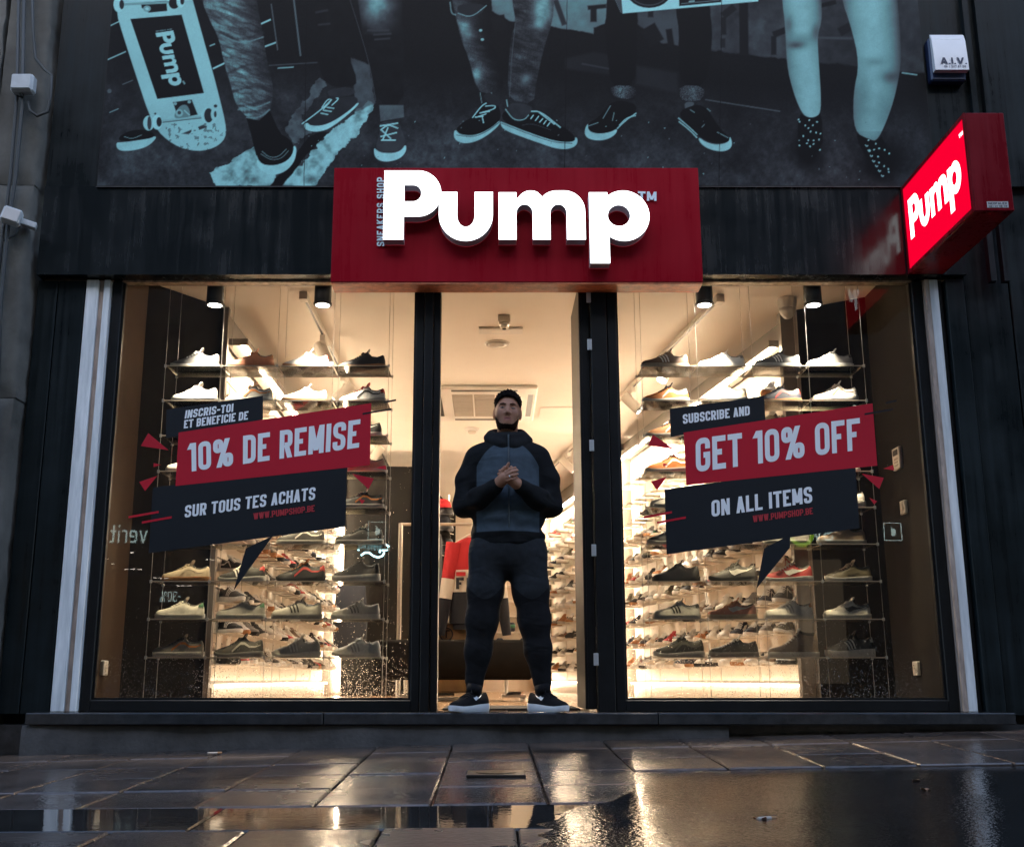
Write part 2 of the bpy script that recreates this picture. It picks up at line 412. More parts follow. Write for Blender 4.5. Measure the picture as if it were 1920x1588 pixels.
# neighbouring stone building on the left
M['stucco'] = mat('weathered_stone', (0.115, 0.112, 0.098), 0.85, var=0.45, scale=2.2, bump=0.6, bscale=14)
nb = empty('stone_building', (-3.2, 6.3, 0), 'weathered grey stone neighbour building with cables at the far left edge', 'building')
def nbp(mb, name, m=None, **k):
    o = mb.build(name, m or M['stucco'], None, **k); o.parent = nb; o.matrix_parent_inverse = Matrix.Translation(nb.location).inverted(); return o
def rough_face(x0, x1, z0, z1, y, seed, jag=0.012):
    r = random.Random(seed); nx_, nz_ = 10, max(6, int((z1-z0)/.06)); mb = MB()
    for k in range(nz_+1):
        z = z0+(z1-z0)*k/nz_; j = r.uniform(-jag, jag*.3)+.006*math.sin(z*4)
        for i in range(nx_+1):
            x = x0+(x1+j-x0)*i/nx_; e = .02 if i == nx_ or k in (0, nz_) else 0
            mb.v.append((x, y+e+r.uniform(-.006, .006)+.010*math.sin(x*7+z*2.3), z))
        mb.v.append((x1+j, y+.4, z))
    w = nx_+2
    for k in range(nz_):
        for i in range(nx_+1): mb.f.append((k*w+i, k*w+i+1, (k+1)*w+i+1, (k+1)*w+i)); mb.m.append(0)
    return mb
zj = [-0.5, px(40, 745, 6.22).z, px(40, 345, 6.22).z, 5.6]
for i in range(3):
    nbp(rough_face(-3.02, XL-.012, zj[i]+.003, zj[i+1]-.003, 6.215+.006*i, 5+i), 'stone_block', smooth=True, angle=60)
    nbp(rough_face(-4.2, -3.03, zj[i]+.15, zj[i+1]+.144, 6.18+.006*i, 15+i), 'stone_block', smooth=True, angle=60)
nbp(MB().box(-4.2, XL-.03, 6.3, 6.7, -.5, 5.6), 'wall_core')
# right neighbour
M['rwall'] = wet_paint('dark_teal_wall', (0.009, 0.013, 0.014), 0.4, 0.4)
rb = empty('right_building', (4.5, 6.4, 0), 'dark neighbouring shop wall at the right edge beyond the pilaster', 'building')
o = MB().box(3.92, 7.5, 6.2, 6.6, -0.4, 5.6).build('wall', M['rwall']); o.parent = rb; o.matrix_parent_inverse = Matrix.Translation(rb.location).inverted()

# ================================================================ SHOP INTERIOR (structure)
ZC = 2.75
M['ceil'] = mat('white_ceiling', (0.78, 0.74, 0.69), 0.75, var=0.03, scale=1.5)
M['cream'] = mat('cream_wall', (0.66, 0.58, 0.5), 0.7, var=0.05, scale=2)
M['reveal2'] = mat('dark_reveal', (0.020, 0.016, 0.012), 0.8, spec=.08)
M['dark'] = mat('dark_brown_panel', (0.012, 0.0105, 0.009), 0.8, var=0.2, scale=3, spec=.1)
M['reveal'] = mat('brown_reveal', (0.055, 0.035, 0.022), 0.8, var=0.15, scale=3, spec=.08)
M['grey'] = mat('grey_panel', (0.24, 0.215, 0.19), 0.5, var=0.08, scale=3)
M['wood'] = mat('oak_plank', (0.34, 0.21, 0.12), 0.22, var=0.35, scale=5, stretch=(5, 0.5, 1), rvar=0.08)
M['mat'] = mat('door_mat', (0.02, 0.018, 0.016), 0.9, bump=0.5, bscale=300)
def st(mb, name, m, **k): return tag(mb.build(name, m, **k), kind='structure')
LW0, LW1 = Vector((-1.894, 7.53)), Vector((-1.86, 17.0))
RW0, RW1 = Vector((2.186, 7.57)), Vector((2.186-0.15*9.43, 17.0))
st(MB().slab([(-2.3, 6.47, ZC), (2.64, 6.47, ZC), (2.64, 17.2, ZC), (-2.3, 17.2, ZC)], (0, 0, 0.1)), 'shop_ceiling', M['ceil'])
st(MB().box(-2.3, 2.64, 6.47, 6.52, ZT+0.025, ZC-.002), 'shop_bulkhead', M['dark'])
st(MB().box(-2.36, -2.272, 6.475, 7.02, 0, ZC-.002), 'shop_reveal_left', M['reveal'])
st(MB().box(2.585, 2.66, 6.475, 7.30, 0, ZC-.002), 'shop_reveal_right', M['reveal2'])
def vwall(name, a, b, z0, z1, m, th=0.06):
    a, b = Vector((a[0], a[1])), Vector((b[0], b[1])); d = (b-a).normalized(); nrm = Vector((-d.y, d.x))
    pts = [a, b, b+nrm*th, a+nrm*th]
    return st(MB().slab([(p.x, p.y, z0) for p in pts], (0, 0, z1-z0)), name, m)
vwall('shop_return_left', (-2.272, 7.0), LW0, 0, ZC-.002, M['dark'])
vwall('shop_return_right', RW0, (2.60, 7.285), 0, ZC-.002, M['dark'])
vwall('shop_wall_left', LW0, LW1, 0, ZC-.002, M['grey'])
vwall('shop_wall_right', RW1, RW0, 0, ZC-.002, M['grey'])
st(MB().box(-2.0, 1.6, 16.4, 16.6, 0, ZC-.002), 'shop_wall_back', M['cream'])
st(MB().box(-2.3, 2.65, 6.62, 17, -0.1, -0.012), 'shop_subfloor', M['mat'])
floor = empty('shop_floor'); tag(floor, kind='structure')
pk = MB().bbox(-.069, .069, -4.9, 4.9, -0.011, 0.0, .0015).mesh('plank', M['wood'])
x = -2.2; k = 0
while x < 2.6:
    o = bpy.data.objects.new('plank', pk); COL.objects.link(o); o.parent = floor; o.location = (x, 11.55+(0.02 if k % 2 else 0), -R.uniform(0, .001)); x += 0.1395; k += 1
tag(MB().bbox(-0.28, 0.52, 6.66, 7.35, 0.001, 0.012, .003).build('door_mat', M['mat']), 'dark ribbed door mat inside the open entrance', 'mat')
# window display floors
for (x0, x1) in ((-2.27, -0.40), (0.70, 2.58)):
    st(MB().box(x0, x1, 6.475, 6.9, 0.002, 0.05), 'window_platform', M['reveal'])
# ================================================================ LAMPS
LED = lamp_mat('warm_led', WARM, 24.0)
LED2 = lamp_mat('warm_led_dim', WARM, 2.4)
LENS = lamp_mat('lamp_lens', (1.0, 0.93, 0.82), 6.0)
M['black'] = mat('black_metal', (0.012, 0.012, 0.012), 0.38)
M['white_metal'] = mat('white_lamp_metal', (0.62, 0.58, 0.53), 0.45)
M['steel'] = mat('brushed_steel', (0.55, 0.53, 0.5), 0.3, metal=0.9)
def spot(parent, loc, target, watt, size=70, blend=0.6, rad=0.04):
    d = bpy.data.lights.new('spot_beam', 'SPOT'); d.energy = watt; d.color = (1.0, 0.87, 0.69); d.spot_size = math.radians(size)
    d.spot_blend = blend; d.shadow_soft_size = rad
    o = bpy.data.objects.new('spot_beam', d); COL.objects.link(o); o.parent = parent
    o.location = loc
    o.rotation_euler = (Vector(target)).to_track_quat('-Z', 'Y').to_euler()
    return o
for u, lab in ((403, 'black cylinder downlight nearest the left shutter rail'), (605, 'black cylinder downlight beside the left end of the red sign'),
               (1321, 'black cylinder downlight at the right end of the red sign'), (1525, 'black cylinder downlight beside the white dome camera')):
    c = px(u, 572, 6.60)
    t = empty('downlight', c, lab, 'lamp', 'black downlights behind the window tops')
    MB().lathe([(.050, .0), (.053, .004), (.053, .135), (.05, .138)], n=24).build('housing', M['black'], t, smooth=True, angle=40)
    MB().lathe([(.053, -.002), (.057, 0), (.057, .012), (.053, .014)], n=24).build('rim', M['black'], t, smooth=True, angle=40)
    MB().lathe([(.043, -.0035), (.043, -.003)], n=20).build('lens', LENS, t)
    MB().bbox(-.085, .06, -.045, .045, .14, .165, .004).box(-.015, .015, -.015, .015, .165, ZC-c.z-.003).build('bracket', M['black'], t)
    spot(t, (0, 0, -.012), (0, 0.075, -1), 115, 62, 1.0, 0.04)

def track(name, p0, p1, spots, lab):
    t = empty(name, (p0.x, p0.y, ZC), lab, 'track light')
    d = (p1-p0); Ln = d.length; d = d/Ln; n = Vector((-d.y, d.x))
    def P(s, o, z): q = d*s + n*o; return (q.x, q.y, z)
    b = MB(); w = .018
    b.slab([P(0, -w, -.001), P(Ln, -w, -.001), P(Ln, w, -.001), P(0, w, -.001)], (0, 0, -.034))
    b.build('rail', M['white_metal'], t)
    MB().slab([P(.03, -.008, -.0355), P(Ln, -.008, -.0355), P(Ln, .008, -.0355), P(.03, .008, -.0355)], (0, 0, -.001)).build('slot', M['black'], t)
    b = MB(); b.slab([P(-.012, -.028, -.002), P(.06, -.028, -.002), P(.06, .028, -.002), P(-.012, .028, -.002)], (0, 0, -.055)); b.build('end_box', M['white_metal'], t)
    for s, tgt in spots:
        base = Vector(P(s, 0, -.035)); dirv = Vector(tgt).normalized()
        bx = MB().slab([tuple(base + Vector(P(a, o, 0))) for a, o in ((-.09, -.02), (.09, -.02), (.09, .02), (-.09, .02))], (0, 0, -.05)).build('gear_box', M['white_metal'], t)
        piv = base + Vector((0, 0, -.13))
        h = MB().tube([piv - dirv*.10, piv - dirv*.098, piv + dirv*.10], [.040, .048, .048], 16); h.tube([base+Vector((0, 0, -.05)), piv], .01, 8)
        h.build('spot_head', M['white_metal'], t, smooth=True, angle=40)
        MB().tube([piv+dirv*.1005, piv+dirv*.1015], [.04, .04], 16).build('lens', LENS, t)
        spot(t, piv + dirv*.11, dirv, 85, 90, 0.8, 0.04)
    return t
tl0 = Vector((-1.275, 7.19)); tl1 = Vector((-1.25, 15.0))
track('track_light', tl0, tl1, [(0.95, (.35, -.15, -.75)), (2.1, (-1, .1, -.9)), (3.4, (-1, .1, -.9)), (4.8, (-.8, .2, -.9)), (6.4, (-.6, .2, -.9))],
      'white ceiling light track with swivel spots over the left wall shelving')
tr0 = Vector((1.574, 7.25)); tr1 = Vector((1.574-.128*7.8, 15.05))
track('track_light', tr0, tr1, [(1.35, (-.3, -.2, -.7)), (2.45, (.9, -.1, -.9)), (3.3, (.9, -.1, -.9)), (4.6, (1, .1, -.9)), (5.4, (1, .1, -.9)), (6.6, (1, .1, -.9))],
      'white ceiling light track with swivel spots seen through the right window')

# ================================================================ WALL SHELVING
M['slat'] = mat('white_slatwall', (0.74, 0.68, 0.60), 0.5, var=0.04, scale=3)
M['shelf_white'] = mat('white_shelf', (0.72, 0.66, 0.58), 0.4)
wall_slots = []
def shelving(a, b, nrm, bays, rows, z0, z1, lab, side, fin=.22, cols=3):
    """shelves along a -> b (near -> far), nrm points into the room"""
    t = empty('wall_shelving', (a.x, a.y, 0), lab, 'shelving')
    d = (b-a); Ln = d.length; d /= Ln
    def P(s, o, z): q = d*s + nrm*o; return (q.x, q.y, z)
    bl = Ln/bays
    for i in range(bays):
        s0, s1 = i*bl+.004, (i+1)*bl-.004
        p = MB(); nb_ = rows
        # each bay back: horizontal boards with grooves between them
        hh = (z1-z0)/(rows)
        for k in range(rows):
            p.slab([P(s0, .004, z0+k*hh+.006), P(s1, .004, z0+k*hh+.006), P(s1, .022, z0+k*hh+.006), P(s0, .022, z0+k*hh+.006)], (0, 0, hh-.012))
        p.build('back_panel', M['slat'], t)
        MB().slab([P(s0-.006, .003, z0), P(s0+.012, .003, z0), P(s0+.012, .03, z0), P(s0-.006, .03, z0)], (0, 0, z1-z0)).build('upright', M['shelf_white'], t)
        for k in range(rows-1):
            z = z0 + (k+0.55)*hh
            for c in range(cols):
                s = s0 + (c+.5)*(s1-s0)/cols
                MB().slab([P(s-.075, .024, z), P(s+.075, .024, z), P(s+.075, .19, z), P(s-.075, .19, z)], (0, 0, -.007)).build('shelf', M['shelf_white'], t)
                q = d*s + nrm*.115 + Vector((a.x, a.y))
                wall_slots.append(dict(side=side, row=k, col=i*cols+c, loc=(q.x, q.y, z+.0005), nrm=nrm.copy(), d=d.copy()))
    def strip(pts, name='led_strip', m=None):
        MB().slab(pts[:4], pts[4]).build(name, m or LED, t)
    strip([P(0, .125, z1+.02), P(Ln, .125, z1+.02), P(Ln, .15, z1+.02), P(0, .15, z1+.02), (0, 0, .018)])
    MB().slab([P(0, .03, z1+.0405), P(Ln, .03, z1+.0405), P(Ln, .17, z1+.0405), P(0, .17, z1+.0405)], (0, 0, .05)).build('canopy', M['grey'], t)
    strip([P(0, .06, z0-.035), P(Ln, .06, z0-.035), P(Ln, .085, z0-.035), P(0, .085, z0-.035), (0, 0, .02)], m=LED2)
    MB().slab([P(0, .003, 0.0), P(Ln, .003, 0.0), P(Ln, .05, 0.0), P(0, .05, 0.0)], (0, 0, z0-.04)).build('base_board', M['shelf_white'], t)
    strip([P(Ln+.02, .17, z0-.1), P(Ln+.045, .17, z0-.1), P(Ln+.045, .195, z0-.1), P(Ln+.02, .195, z0-.1), (0, 0, z1-z0+.12)])
    MB().slab([P(Ln+.05, .003, .0), P(Ln+.11, .003, .0), P(Ln+.11, .22, .0), P(Ln+.05, .22, .0)], (0, 0, z1+.12)).build('end_fin', M['grey'], t)
    MB().slab([P(-.06, .003, .0), P(-.008, .003, .0), P(-.008, fin, .0), P(-.06, fin, .0)], (0, 0, ZC-.006)).build('end_fin', M['grey'], t)
    return t
rd = (RW1-RW0).normalized(); rn = Vector((rd.y, -rd.x)); rn = rn if rn.x < 0 else -rn
ld = (LW1-LW0).normalized(); ln_ = Vector((1, 0)) - ld*ld.x; ln_.normalize()
shelving(LW0+ld*0.03, LW0+ld*5.0, ln_, 6, 11, 0.16, 2.44, 'white lit wall shelving full of sneakers along the left interior wall', 'left', fin=.04, cols=3)
shelving(RW0+rd*0.12, RW0+rd*4.35, rn, 5, 11, 0.16, 2.46, 'white lit wall shelving full of sneakers seen through the right window', 'right', fin=.10, cols=3)
shelving(RW0+rd*4.75, RW0+rd*8.7, rn, 4, 11, 0.16, 2.40, 'tall lit wall shelving full of sneakers seen through the doorway', 'rear', cols=2)

# ================================================================ CEILING FITTINGS
M['vent'] = mat('vent_grille', (0.33, 0.29, 0.25), 0.6)
M['white_plastic'] = mat('white_plastic', (0.68, 0.66, 0.63), 0.4)
ac = empty('air_conditioner', (-0.057, 10.3, ZC), 'white ceiling cassette air conditioner behind the man', 'air conditioner')
MB().bbox(-.485, .485, -.64, .66, -.035, -.002, .012).build('casing', M['white_plastic'], ac)
for (x0, x1, y0, y1) in ((-.30, .30, -.59, -.53), (-.30, .30, .55, .61), (.40, .45, -.42, .44), (-.45, -.40, -.42, .44)):
    MB().box(x0, x1, y0, y1, -.0365, -.0352).build('air_slot', M['black'], ac)
for i in range(3):
    gz = MB(); x0 = -.30+i*.205
    gz.box(x0, x0+.19, -.42, .44, -.0370, -.0352)
    for k in range(14): gz.box(x0+.004, x0+.186, -.41+k*.061, -.385+k*.061, -.0405, -.0372)
    gz.build('intake_grille', M['vent'], ac)
spk = empty('ceiling_speaker', (.05, 8.39, ZC), 'round flush ceiling speaker above the doorway', 'speaker')
MB().lathe([(.10, -.002), (.10, -.008), (.094, -.012), (.088, -.010)], n=32).build('rim', M['white_plastic'], spk, smooth=True, angle=40)
MB().lathe([(.086, -.011), (.05, -.016), (.01, -.018)], n=32).build('mesh_cover', M['vent'], spk, smooth=True)
c0 = pxz(939, 617, ZC)
el = empty('ceiling_panel', (c0.x, c0.y, ZC), 'flat white rectangular panel on the ceiling behind the small camera', 'ceiling panel')
MB().bbox(-.165, .165, -.06, .07, -.02, -.002, .004).build('cover', M['white_plastic'], el)
MB().box(-.07, .07, -.03, .03, -.0225, -.0202).build('inset', M['ceil'], el)
c0 = pxz(945, 600, ZC)
cm_ = empty('ceiling_camera', (c0.x, c0.y-.09, ZC), 'small boxed dome camera on the ceiling above the doorway', 'camera')
MB().bbox(-.045, .045, -.04, .04, -.055, -.002, .005).build('mount', M['white_metal'], cm_)
MB().lathe([(.038, -.055), (.036, -.075), (.024, -.092), (.008, -.098)], n=20).build('dome', M['steel'], cm_, smooth=True)
MB().lathe([(.016, -.098), (.014, -.103), (.004, -.105)], n=14).build('eye', M['black'], cm_, smooth=True)
c0 = pxz(885, 803, ZC)
sd = empty('smoke_detector', (c0.x, c0.y, ZC), 'round white smoke detector on the ceiling left of the man', 'smoke detector')
MB().lathe([(.075, -.002), (.075, -.02), (.06, -.03)], n=24).build('base_ring', M['white_plastic'], sd, smooth=True, angle=40)
MB().lathe([(.045, -.031), (.045, -.05), (.03, -.06)], n=24).build('sensor', M['white_metal'], sd, smooth=True, angle=40)
c0 = pxz(1044, 772, ZC)
MBp = MB(); w_, h_ = .16, .16
tag(MB().bbox(c0.x-.17, c0.x+.17, c0.y-.2, c0.y+.2, ZC-.007, ZC-.002, .002).build('access_panel', M['ceil']), 'flush square access panel in the ceiling right of the man', 'access panel')
c0 = pxz(1475, 560, ZC)
cd = empty('dome_camera', (c0.x, c0.y, ZC), 'white dome security camera on the ceiling in the right window', 'camera')
MB().lathe([(.062, -.002), (.066, -.03), (.06, -.075)], n=24).build('base', M['white_plastic'], cd, smooth=True, angle=40)
MB().lathe([(.058, -.076), (.05, -.11), (.028, -.14), (.006, -.148)], n=24).build('dome', M['white_plastic'], cd, smooth=True)

# ================================================================ WIRE-HUNG SHELVES IN THE WINDOWS
M['acrylic'] = glass_mat('clear_acrylic', (0.96, 0.95, 0.92), 0.9)
M['acr_edge'] = mat('acrylic_edge', (0.75, 0.66, 0.54), 0.2, emit=(1, .8, .6), estr=0.0)
M['wire'] = mat('steel_wire', (0.5, 0.47, 0.43), 0.3, metal=0.8)
YS0, YS1 = 6.62, 6.88
SHZ = [CAMZ + (0.2849-0.0333*k)*YS0 for k in range(9)]
BAYS = {'left': np.linspace(-2.011, -0.630, 5), 'right': np.linspace(0.933, 2.308, 5)}
shelf_spots = []
for side in ('left', 'right'):
    xs = BAYS[side]
    t = empty('hanging_shelf_display', (xs[2], 6.75, ZC), 'clear shelves hung on steel wires in the %s shop window' % side, 'display shelf')
    inv = Matrix.Translation(t.location).inverted()
    def tp(mb, nm, m, **k):
        o = mb.build(nm, m, t, **k); o.matrix_parent_inverse = inv; return o
    for x in xs:
        for y in (YS0+.005, YS1-.005):
            tp(MB().tube([(x, y, 0.05), (x, y, ZC-.02)], .0016, 5), 'wire', M['wire'])
        tp(MB().lathe([(.010, ZC-.075), (.012, ZC-.055), (.012, ZC-.03), (.007, ZC-.028), (.007, ZC-.003)], (x, YS0+.005, 0), 10), 'wire_gripper', M['steel'])
    for k, z in enumerate(SHZ):
        for b in range(4):
            x0, x1 = xs[b]+.006, xs[b+1]-.006
            sh = tp(MB().box(x0, x1, YS0, YS1, z-.006, z), 'clear_shelf', M['acrylic'])
            e = MB(); e.box(x0, x1, YS0-.0012, YS0-.0002, z-.006, z); e.box(x0, x1, YS1+.0002, YS1+.0012, z-.006, z)
            eo = e.build('shelf_edge', M['acr_edge'], sh)
            shelf_spots.append(dict(side=side, k=k, b=b, x=(x0+x1)/2, y=(YS0+YS1)/2, z=z))
        cl = MB()
        for x in xs:
            for y in (YS0+.005, YS1-.005): cl.box(x-.008, x+.008, y-.006, y+.006, z-.011, z+.004)
        # clamps: one small part per wire
        for x in xs:
            c_ = MB()
            for y in (YS0+.005, YS1-.005): c_.box(x-.006, x+.006, y-.006, y+.006, z-.012, z+.006)
            tp(c_, 'shelf_clamp', M['steel'])
# ================================================================ LETTERING
# stroke glyphs: 'S' = path ((x, y[, fillet])...), 'C' = closed path, 'D' = straight diagonal with level ends; box 0..1
r_ = .5
GL = {
 'A': ([('D', (0, 0), (.5, 1)), ('D', (1, 0), (.5, 1)), ('S', (.18, .26), (.82, .26))], 1.0),
 'B': ([('S', (0, 0), (0, 1), (1, 1, r_), (1, .52, r_), (.32, .52)), ('S', (0, .52), (1, .52, r_), (1, 0, r_), (0, 0))], 1.0),
 'C': ([('S', (1, .68), (1, 1, r_), (0, 1, r_), (0, 0, r_), (1, 0, r_), (1, .32))], 1.0),
 'D': ([('C', (0, 0), (0, 1), (1, 1, r_), (1, 0, r_))], 1.0),
 'E': ([('S', (1, 1), (0, 1), (0, 0), (1, 0)), ('S', (0, .52), (.85, .52))], .9),
 'F': ([('S', (1, 1), (0, 1), (0, 0)), ('S', (0, .5), (.85, .5))], .88),
 'G': ([('S', (1, .7), (1, 1, r_), (0, 1, r_), (0, 0, r_), (1, 0, r_), (1, .48), (.55, .48))], 1.0),
 'H': ([('S', (0, 0), (0, 1)), ('S', (1, 0), (1, 1)), ('S', (0, .52), (1, .52))], 1.0),
 'I': ([('S', (0, 0), (0, 1))], .0),
 'K': ([('S', (0, 0), (0, 1)), ('D', (.1, .45), (1, 1)), ('D', (1, 0), (.35, .55))], 1.0),
 'L': ([('S', (0, 1), (0, 0), (1, 0))], .85),
 'M': ([('S', (0, 0), (0, 1)), ('S', (1, 0), (1, 1)), ('D', (.5, .12), (0.02, 1)), ('D', (.5, .12), (.98, 1))], 1.35),
 'N': ([('S', (0, 0), (0, 1)), ('S', (1, 0), (1, 1)), ('D', (1, 0), (0, 1))], 1.05),
 'O': ([('C', (0, 0, r_), (0, 1, r_), (1, 1, r_), (1, 0, r_))], 1.0),
 'P': ([('S', (0, 0), (0, 1), (1, 1, r_), (1, .42, r_), (.32, .42))], 1.0),
 'R': ([('S', (0, 0), (0, 1), (1, 1, r_), (1, .46, r_), (.32, .46)), ('D', (1, 0), (.55, .46))], 1.0),
 'S': ([('S', (1, .72), (1, 1, r_), (0, 1, r_), (0, .55, .4), (1, .45, .4), (1, 0, r_), (0, 0, r_), (0, .28))], 1.0),
 'T': ([('S', (0, 1), (1, 1)), ('S', (.5, 0), (.5, 1))], 1.0),
 'U': ([('S', (0, 1), (0, 0, r_), (1, 0, r_), (1, 1))], 1.0),
 'V': ([('D', (.5, 0), (0, 1)), ('D', (.5, 0), (1, 1))], 1.0),
 'W': ([('D', (.26, 0), (0, 1)), ('D', (.26, 0), (.5, 1)), ('D', (.74, 0), (.5, 1)), ('D', (.74, 0), (1, 1))], 1.6),
 'X': ([('D', (0, 0), (1, 1)), ('D', (1, 0), (0, 1))], 1.0),
 'Y': ([('D', (.5, .45), (0, 1)), ('D', (.5, .45), (1, 1)), ('S', (.5, 0), (.5, .5))], 1.0),
 '0': ([('C', (0, 0, r_), (0, 1, r_), (1, 1, r_), (1, 0, r_))], 1.0),
 '1': ([('S', (1, 0), (1, 1)), ('D', (0, .78), (.8, 1.0))], .5),
 '2': ([('S', (0, .7), (0, 1, r_), (1, 1, r_), (1, .6, .4), (0, .0), (1, 0))], 1.0),
 '3': ([('S', (0, .75), (0, 1, r_), (1, 1, r_), (1, .52, r_), (.3, .52)), ('S', (.3, .52), (1, .52, r_), (1, 0, r_), (0, 0, r_), (0, .25))], 1.0),
 '4': ([('S', (.75, 0), (.75, 1)), ('D', (0, .3), (.7, 1)), ('S', (0, .26), (1, .26))], 1.0),
 '5': ([('S', (1, 1), (0, 1), (0, .58), (1, .58, r_), (1, 0, r_), (0, 0))], 1.0),
 '7': ([('S', (0, 1), (1, 1)), ('D', (.3, 0), (1, 1))], .95),
 '8': ([('C', (.04, .52, .4), (.04, 1, r_), (.96, 1, r_), (.96, .52, .4)), ('C', (0, 0, r_), (0, .52, .4), (1, .52, .4), (1, 0, r_))], 1.0),
 '9': ([('S', (1, .5), (0, .5, r_), (0, 1, r_), (1, 1, r_), (1, 0, r_), (0, 0))], 1.0),
 '%': ([('C', (0, .62, r_), (0, 1, r_), (.36, 1, r_), (.36, .62, r_)), ('C', (.64, 0, r_), (.64, .38, r_), (1, .38, r_), (1, 0, r_)), ('D', (.22, 0), (.78, 1))], 1.9),
 '-': ([('S', (0, .48), (1, .48))], .5), '.': ([('S', (0, 0.0), (0, 0.03))], .0), '/': ([('D', (0, 0), (1, 1))], .6), ' ': ([], .45),
 'n': ([('S', (0, 0), (0, .68)), ('S', (0, .68), (1, .68, r_), (1, 0))], .9), 'e': ([('S', (.32, .36), (1, .36), (1, .68, r_), (0, .68, r_), (0, 0, r_), (.95, 0))], .9),
 'v': ([('D', (.5, 0), (0, .68)), ('D', (.5, 0), (1, .68))], .9), 'r': ([('S', (0, 0), (0, .68)), ('S', (0, .6), (.2, .68), (1, .68))], .55),
 'i': ([('S', (0, 0), (0, .68)), ('S', (0, .9), (0, 1))], .0), 't': ([('S', (.4, 1), (.4, 0, .3), (1, 0)), ('S', (0, .68), (1, .68))], .6),
 'w': ([('D', (.26, 0), (0, .68)), ('D', (.26, 0), (.5, .68)), ('D', (.74, 0), (.5, .68)), ('D', (.74, 0), (1, .68))], 1.5),
}
def fillet(pts, closed):
    out = []; n = len(pts)
    for i, p in enumerate(pts):
        P = Vector(p[:2]); r = p[2] if len(p) > 2 else 0
        if r == 0 or (not closed and i in (0, n-1)): out.append(P); continue
        A, B = Vector(pts[i-1][:2]), Vector(pts[(i+1) % n][:2])
        la, lb = (A-P).length, (B-P).length; q = min(r, la*.5, lb*.5)
        s, e = P+(A-P)/la*q, P+(B-P)/lb*q
        for k in range(6):
            t = k/5; out.append(s*(1-t)**2 + P*2*t*(1-t) + e*t*t)
    return out
def glyph_strips(ch, w, h, t):
    """yield quads strips: list of (left, right) point pairs, in letter units (w wide, h tall), closed flag"""
    res = []
    for st_ in GL[ch][0]:
        if st_[0] == 'D':
            a, b = st_[1], st_[2]
            ax, ay, bx, by = a[0]*(w-t)+t/2, a[1]*h, b[0]*(w-t)+t/2, b[1]*h
            hw = t*.52*math.hypot(bx-ax, by-ay)/max(1e-6, abs(by-ay)); hw = min(hw, t*.75)
            res.append(([((ax-hw, ay), (ax+hw, ay)), ((bx-hw, by), (bx+hw, by))], False)); continue
        closed = st_[0] == 'C'
        rr = []
        for p in st_[1:]:
            q = (p[0]*max(0, (w-t))+t/2, p[1]*(h-t)+t/2) + ((p[2]*w*.95,) if len(p) > 2 else ()); rr.append(q)
        if not closed:      # level ends reach the cap line and baseline
            rr = [list(q) for q in rr]
            for e, nb_ in ((0, 1), (-1, -2)):
                if abs(rr[e][0]-rr[nb_][0]) < 1e-6:
                    s = 1 if rr[e][1] > rr[nb_][1] else -1
                    if abs(rr[e][1]-t/2) < 1e-6 or abs(rr[e][1]-(h-t/2)) < 1e-6: rr[e][1] += s*t/2
                elif abs(rr[e][1]-rr[nb_][1]) < 1e-6:
                    s = 1 if rr[e][0] > rr[nb_][0] else -1
                    if len(st_) > 2 and (abs(rr[e][0]-t/2) < 1e-6 or abs(rr[e][0]-(w-t/2)) < 1e-6): rr[e][0] += s*t/2
        P = fillet([tuple(q) for q in rr], closed); n = len(P); pr = []
        for i in range(n):
            a = P[i-1] if (closed or i > 0) else None; b = P[(i+1) % n] if (closed or i < n-1) else None
            d0 = (P[i]-a).normalized() if a is not None and (P[i]-a).length > 1e-9 else None
            d1 = (b-P[i]).normalized() if b is not None and (b-P[i]).length > 1e-9 else None
            d0 = d0 or d1; d1 = d1 or d0
            n0, n1 = Vector((-d0.y, d0.x)), Vector((-d1.y, d1.x)); mm = n0+n1
            if mm.length < .3: mm = n0
            mm.normalize(); k = min(1.5, 1/max(.3, mm.dot(n0)))
            pr.append((tuple(P[i]+mm*k*t/2), tuple(P[i]-mm*k*t/2)))
        res.append((pr, closed))
    return res
def text_mesh(s, fn, h=1.0, w=.5, t=.18, gap=.09, depth=0.0, dz=0.00015, total=None, mb=None):
    """lay out s; fn(x in 0..1, y in 0..1, lift) -> world point"""
    x = 0; items = []
    for ch in s:
        cw = t + GL[ch][1]*(w-t) if ch != ' ' else GL[' '][1]*w
        items.append((ch, x, cw)); x += cw + gap
    tot = x - gap; mb = mb or MB()
    for ch, x0, cw in items:
        for li, (pr, closed) in enumerate(glyph_strips(ch, cw, h, t)):
            z = dz*(li+1); n = len(pr)
            ring = [[fn((x0+p[0])/tot, p[1]/h, z) for p in q] for q in pr]
            vs = [p for q in ring for p in q]; m = n if closed else n-1
            fs = [(2*i, 2*i+1, 2*((i+1) % n)+1, 2*((i+1) % n)) for i in range(m)]
            if depth:
                lo = [[fn((x0+p[0])/tot, p[1]/h, -depth) for p in q] for q in pr]
                k = len(vs); vs += [p for q in lo for p in q]
                fs += [(2*i, 2*((i+1) % n), 2*((i+1) % n)+k, 2*i+k) for i in range(m)] + [(2*i+1, 2*i+1+k, 2*((i+1) % n)+1+k, 2*((i+1) % n)+1) for i in range(m)]
                if not closed: fs += [(0, 0+k, 1+k, 1), (2*n-2, 2*n-1, 2*n-1+k, 2*n-2+k)]
            mb.add(vs, fs)
    return mb
def quad_fn(bl, tl, br, tr, Y):          # text box given by four points seen on an upright plane
    def f(x, y, z):
        u = bl[0]*(1-x)*(1-y)+tl[0]*(1-x)*y+br[0]*x*(1-y)+tr[0]*x*y
        v = bl[1]*(1-x)*(1-y)+tl[1]*(1-x)*y+br[1]*x*(1-y)+tr[1]*x*y
        return px(u, v, Y-z)
    return f
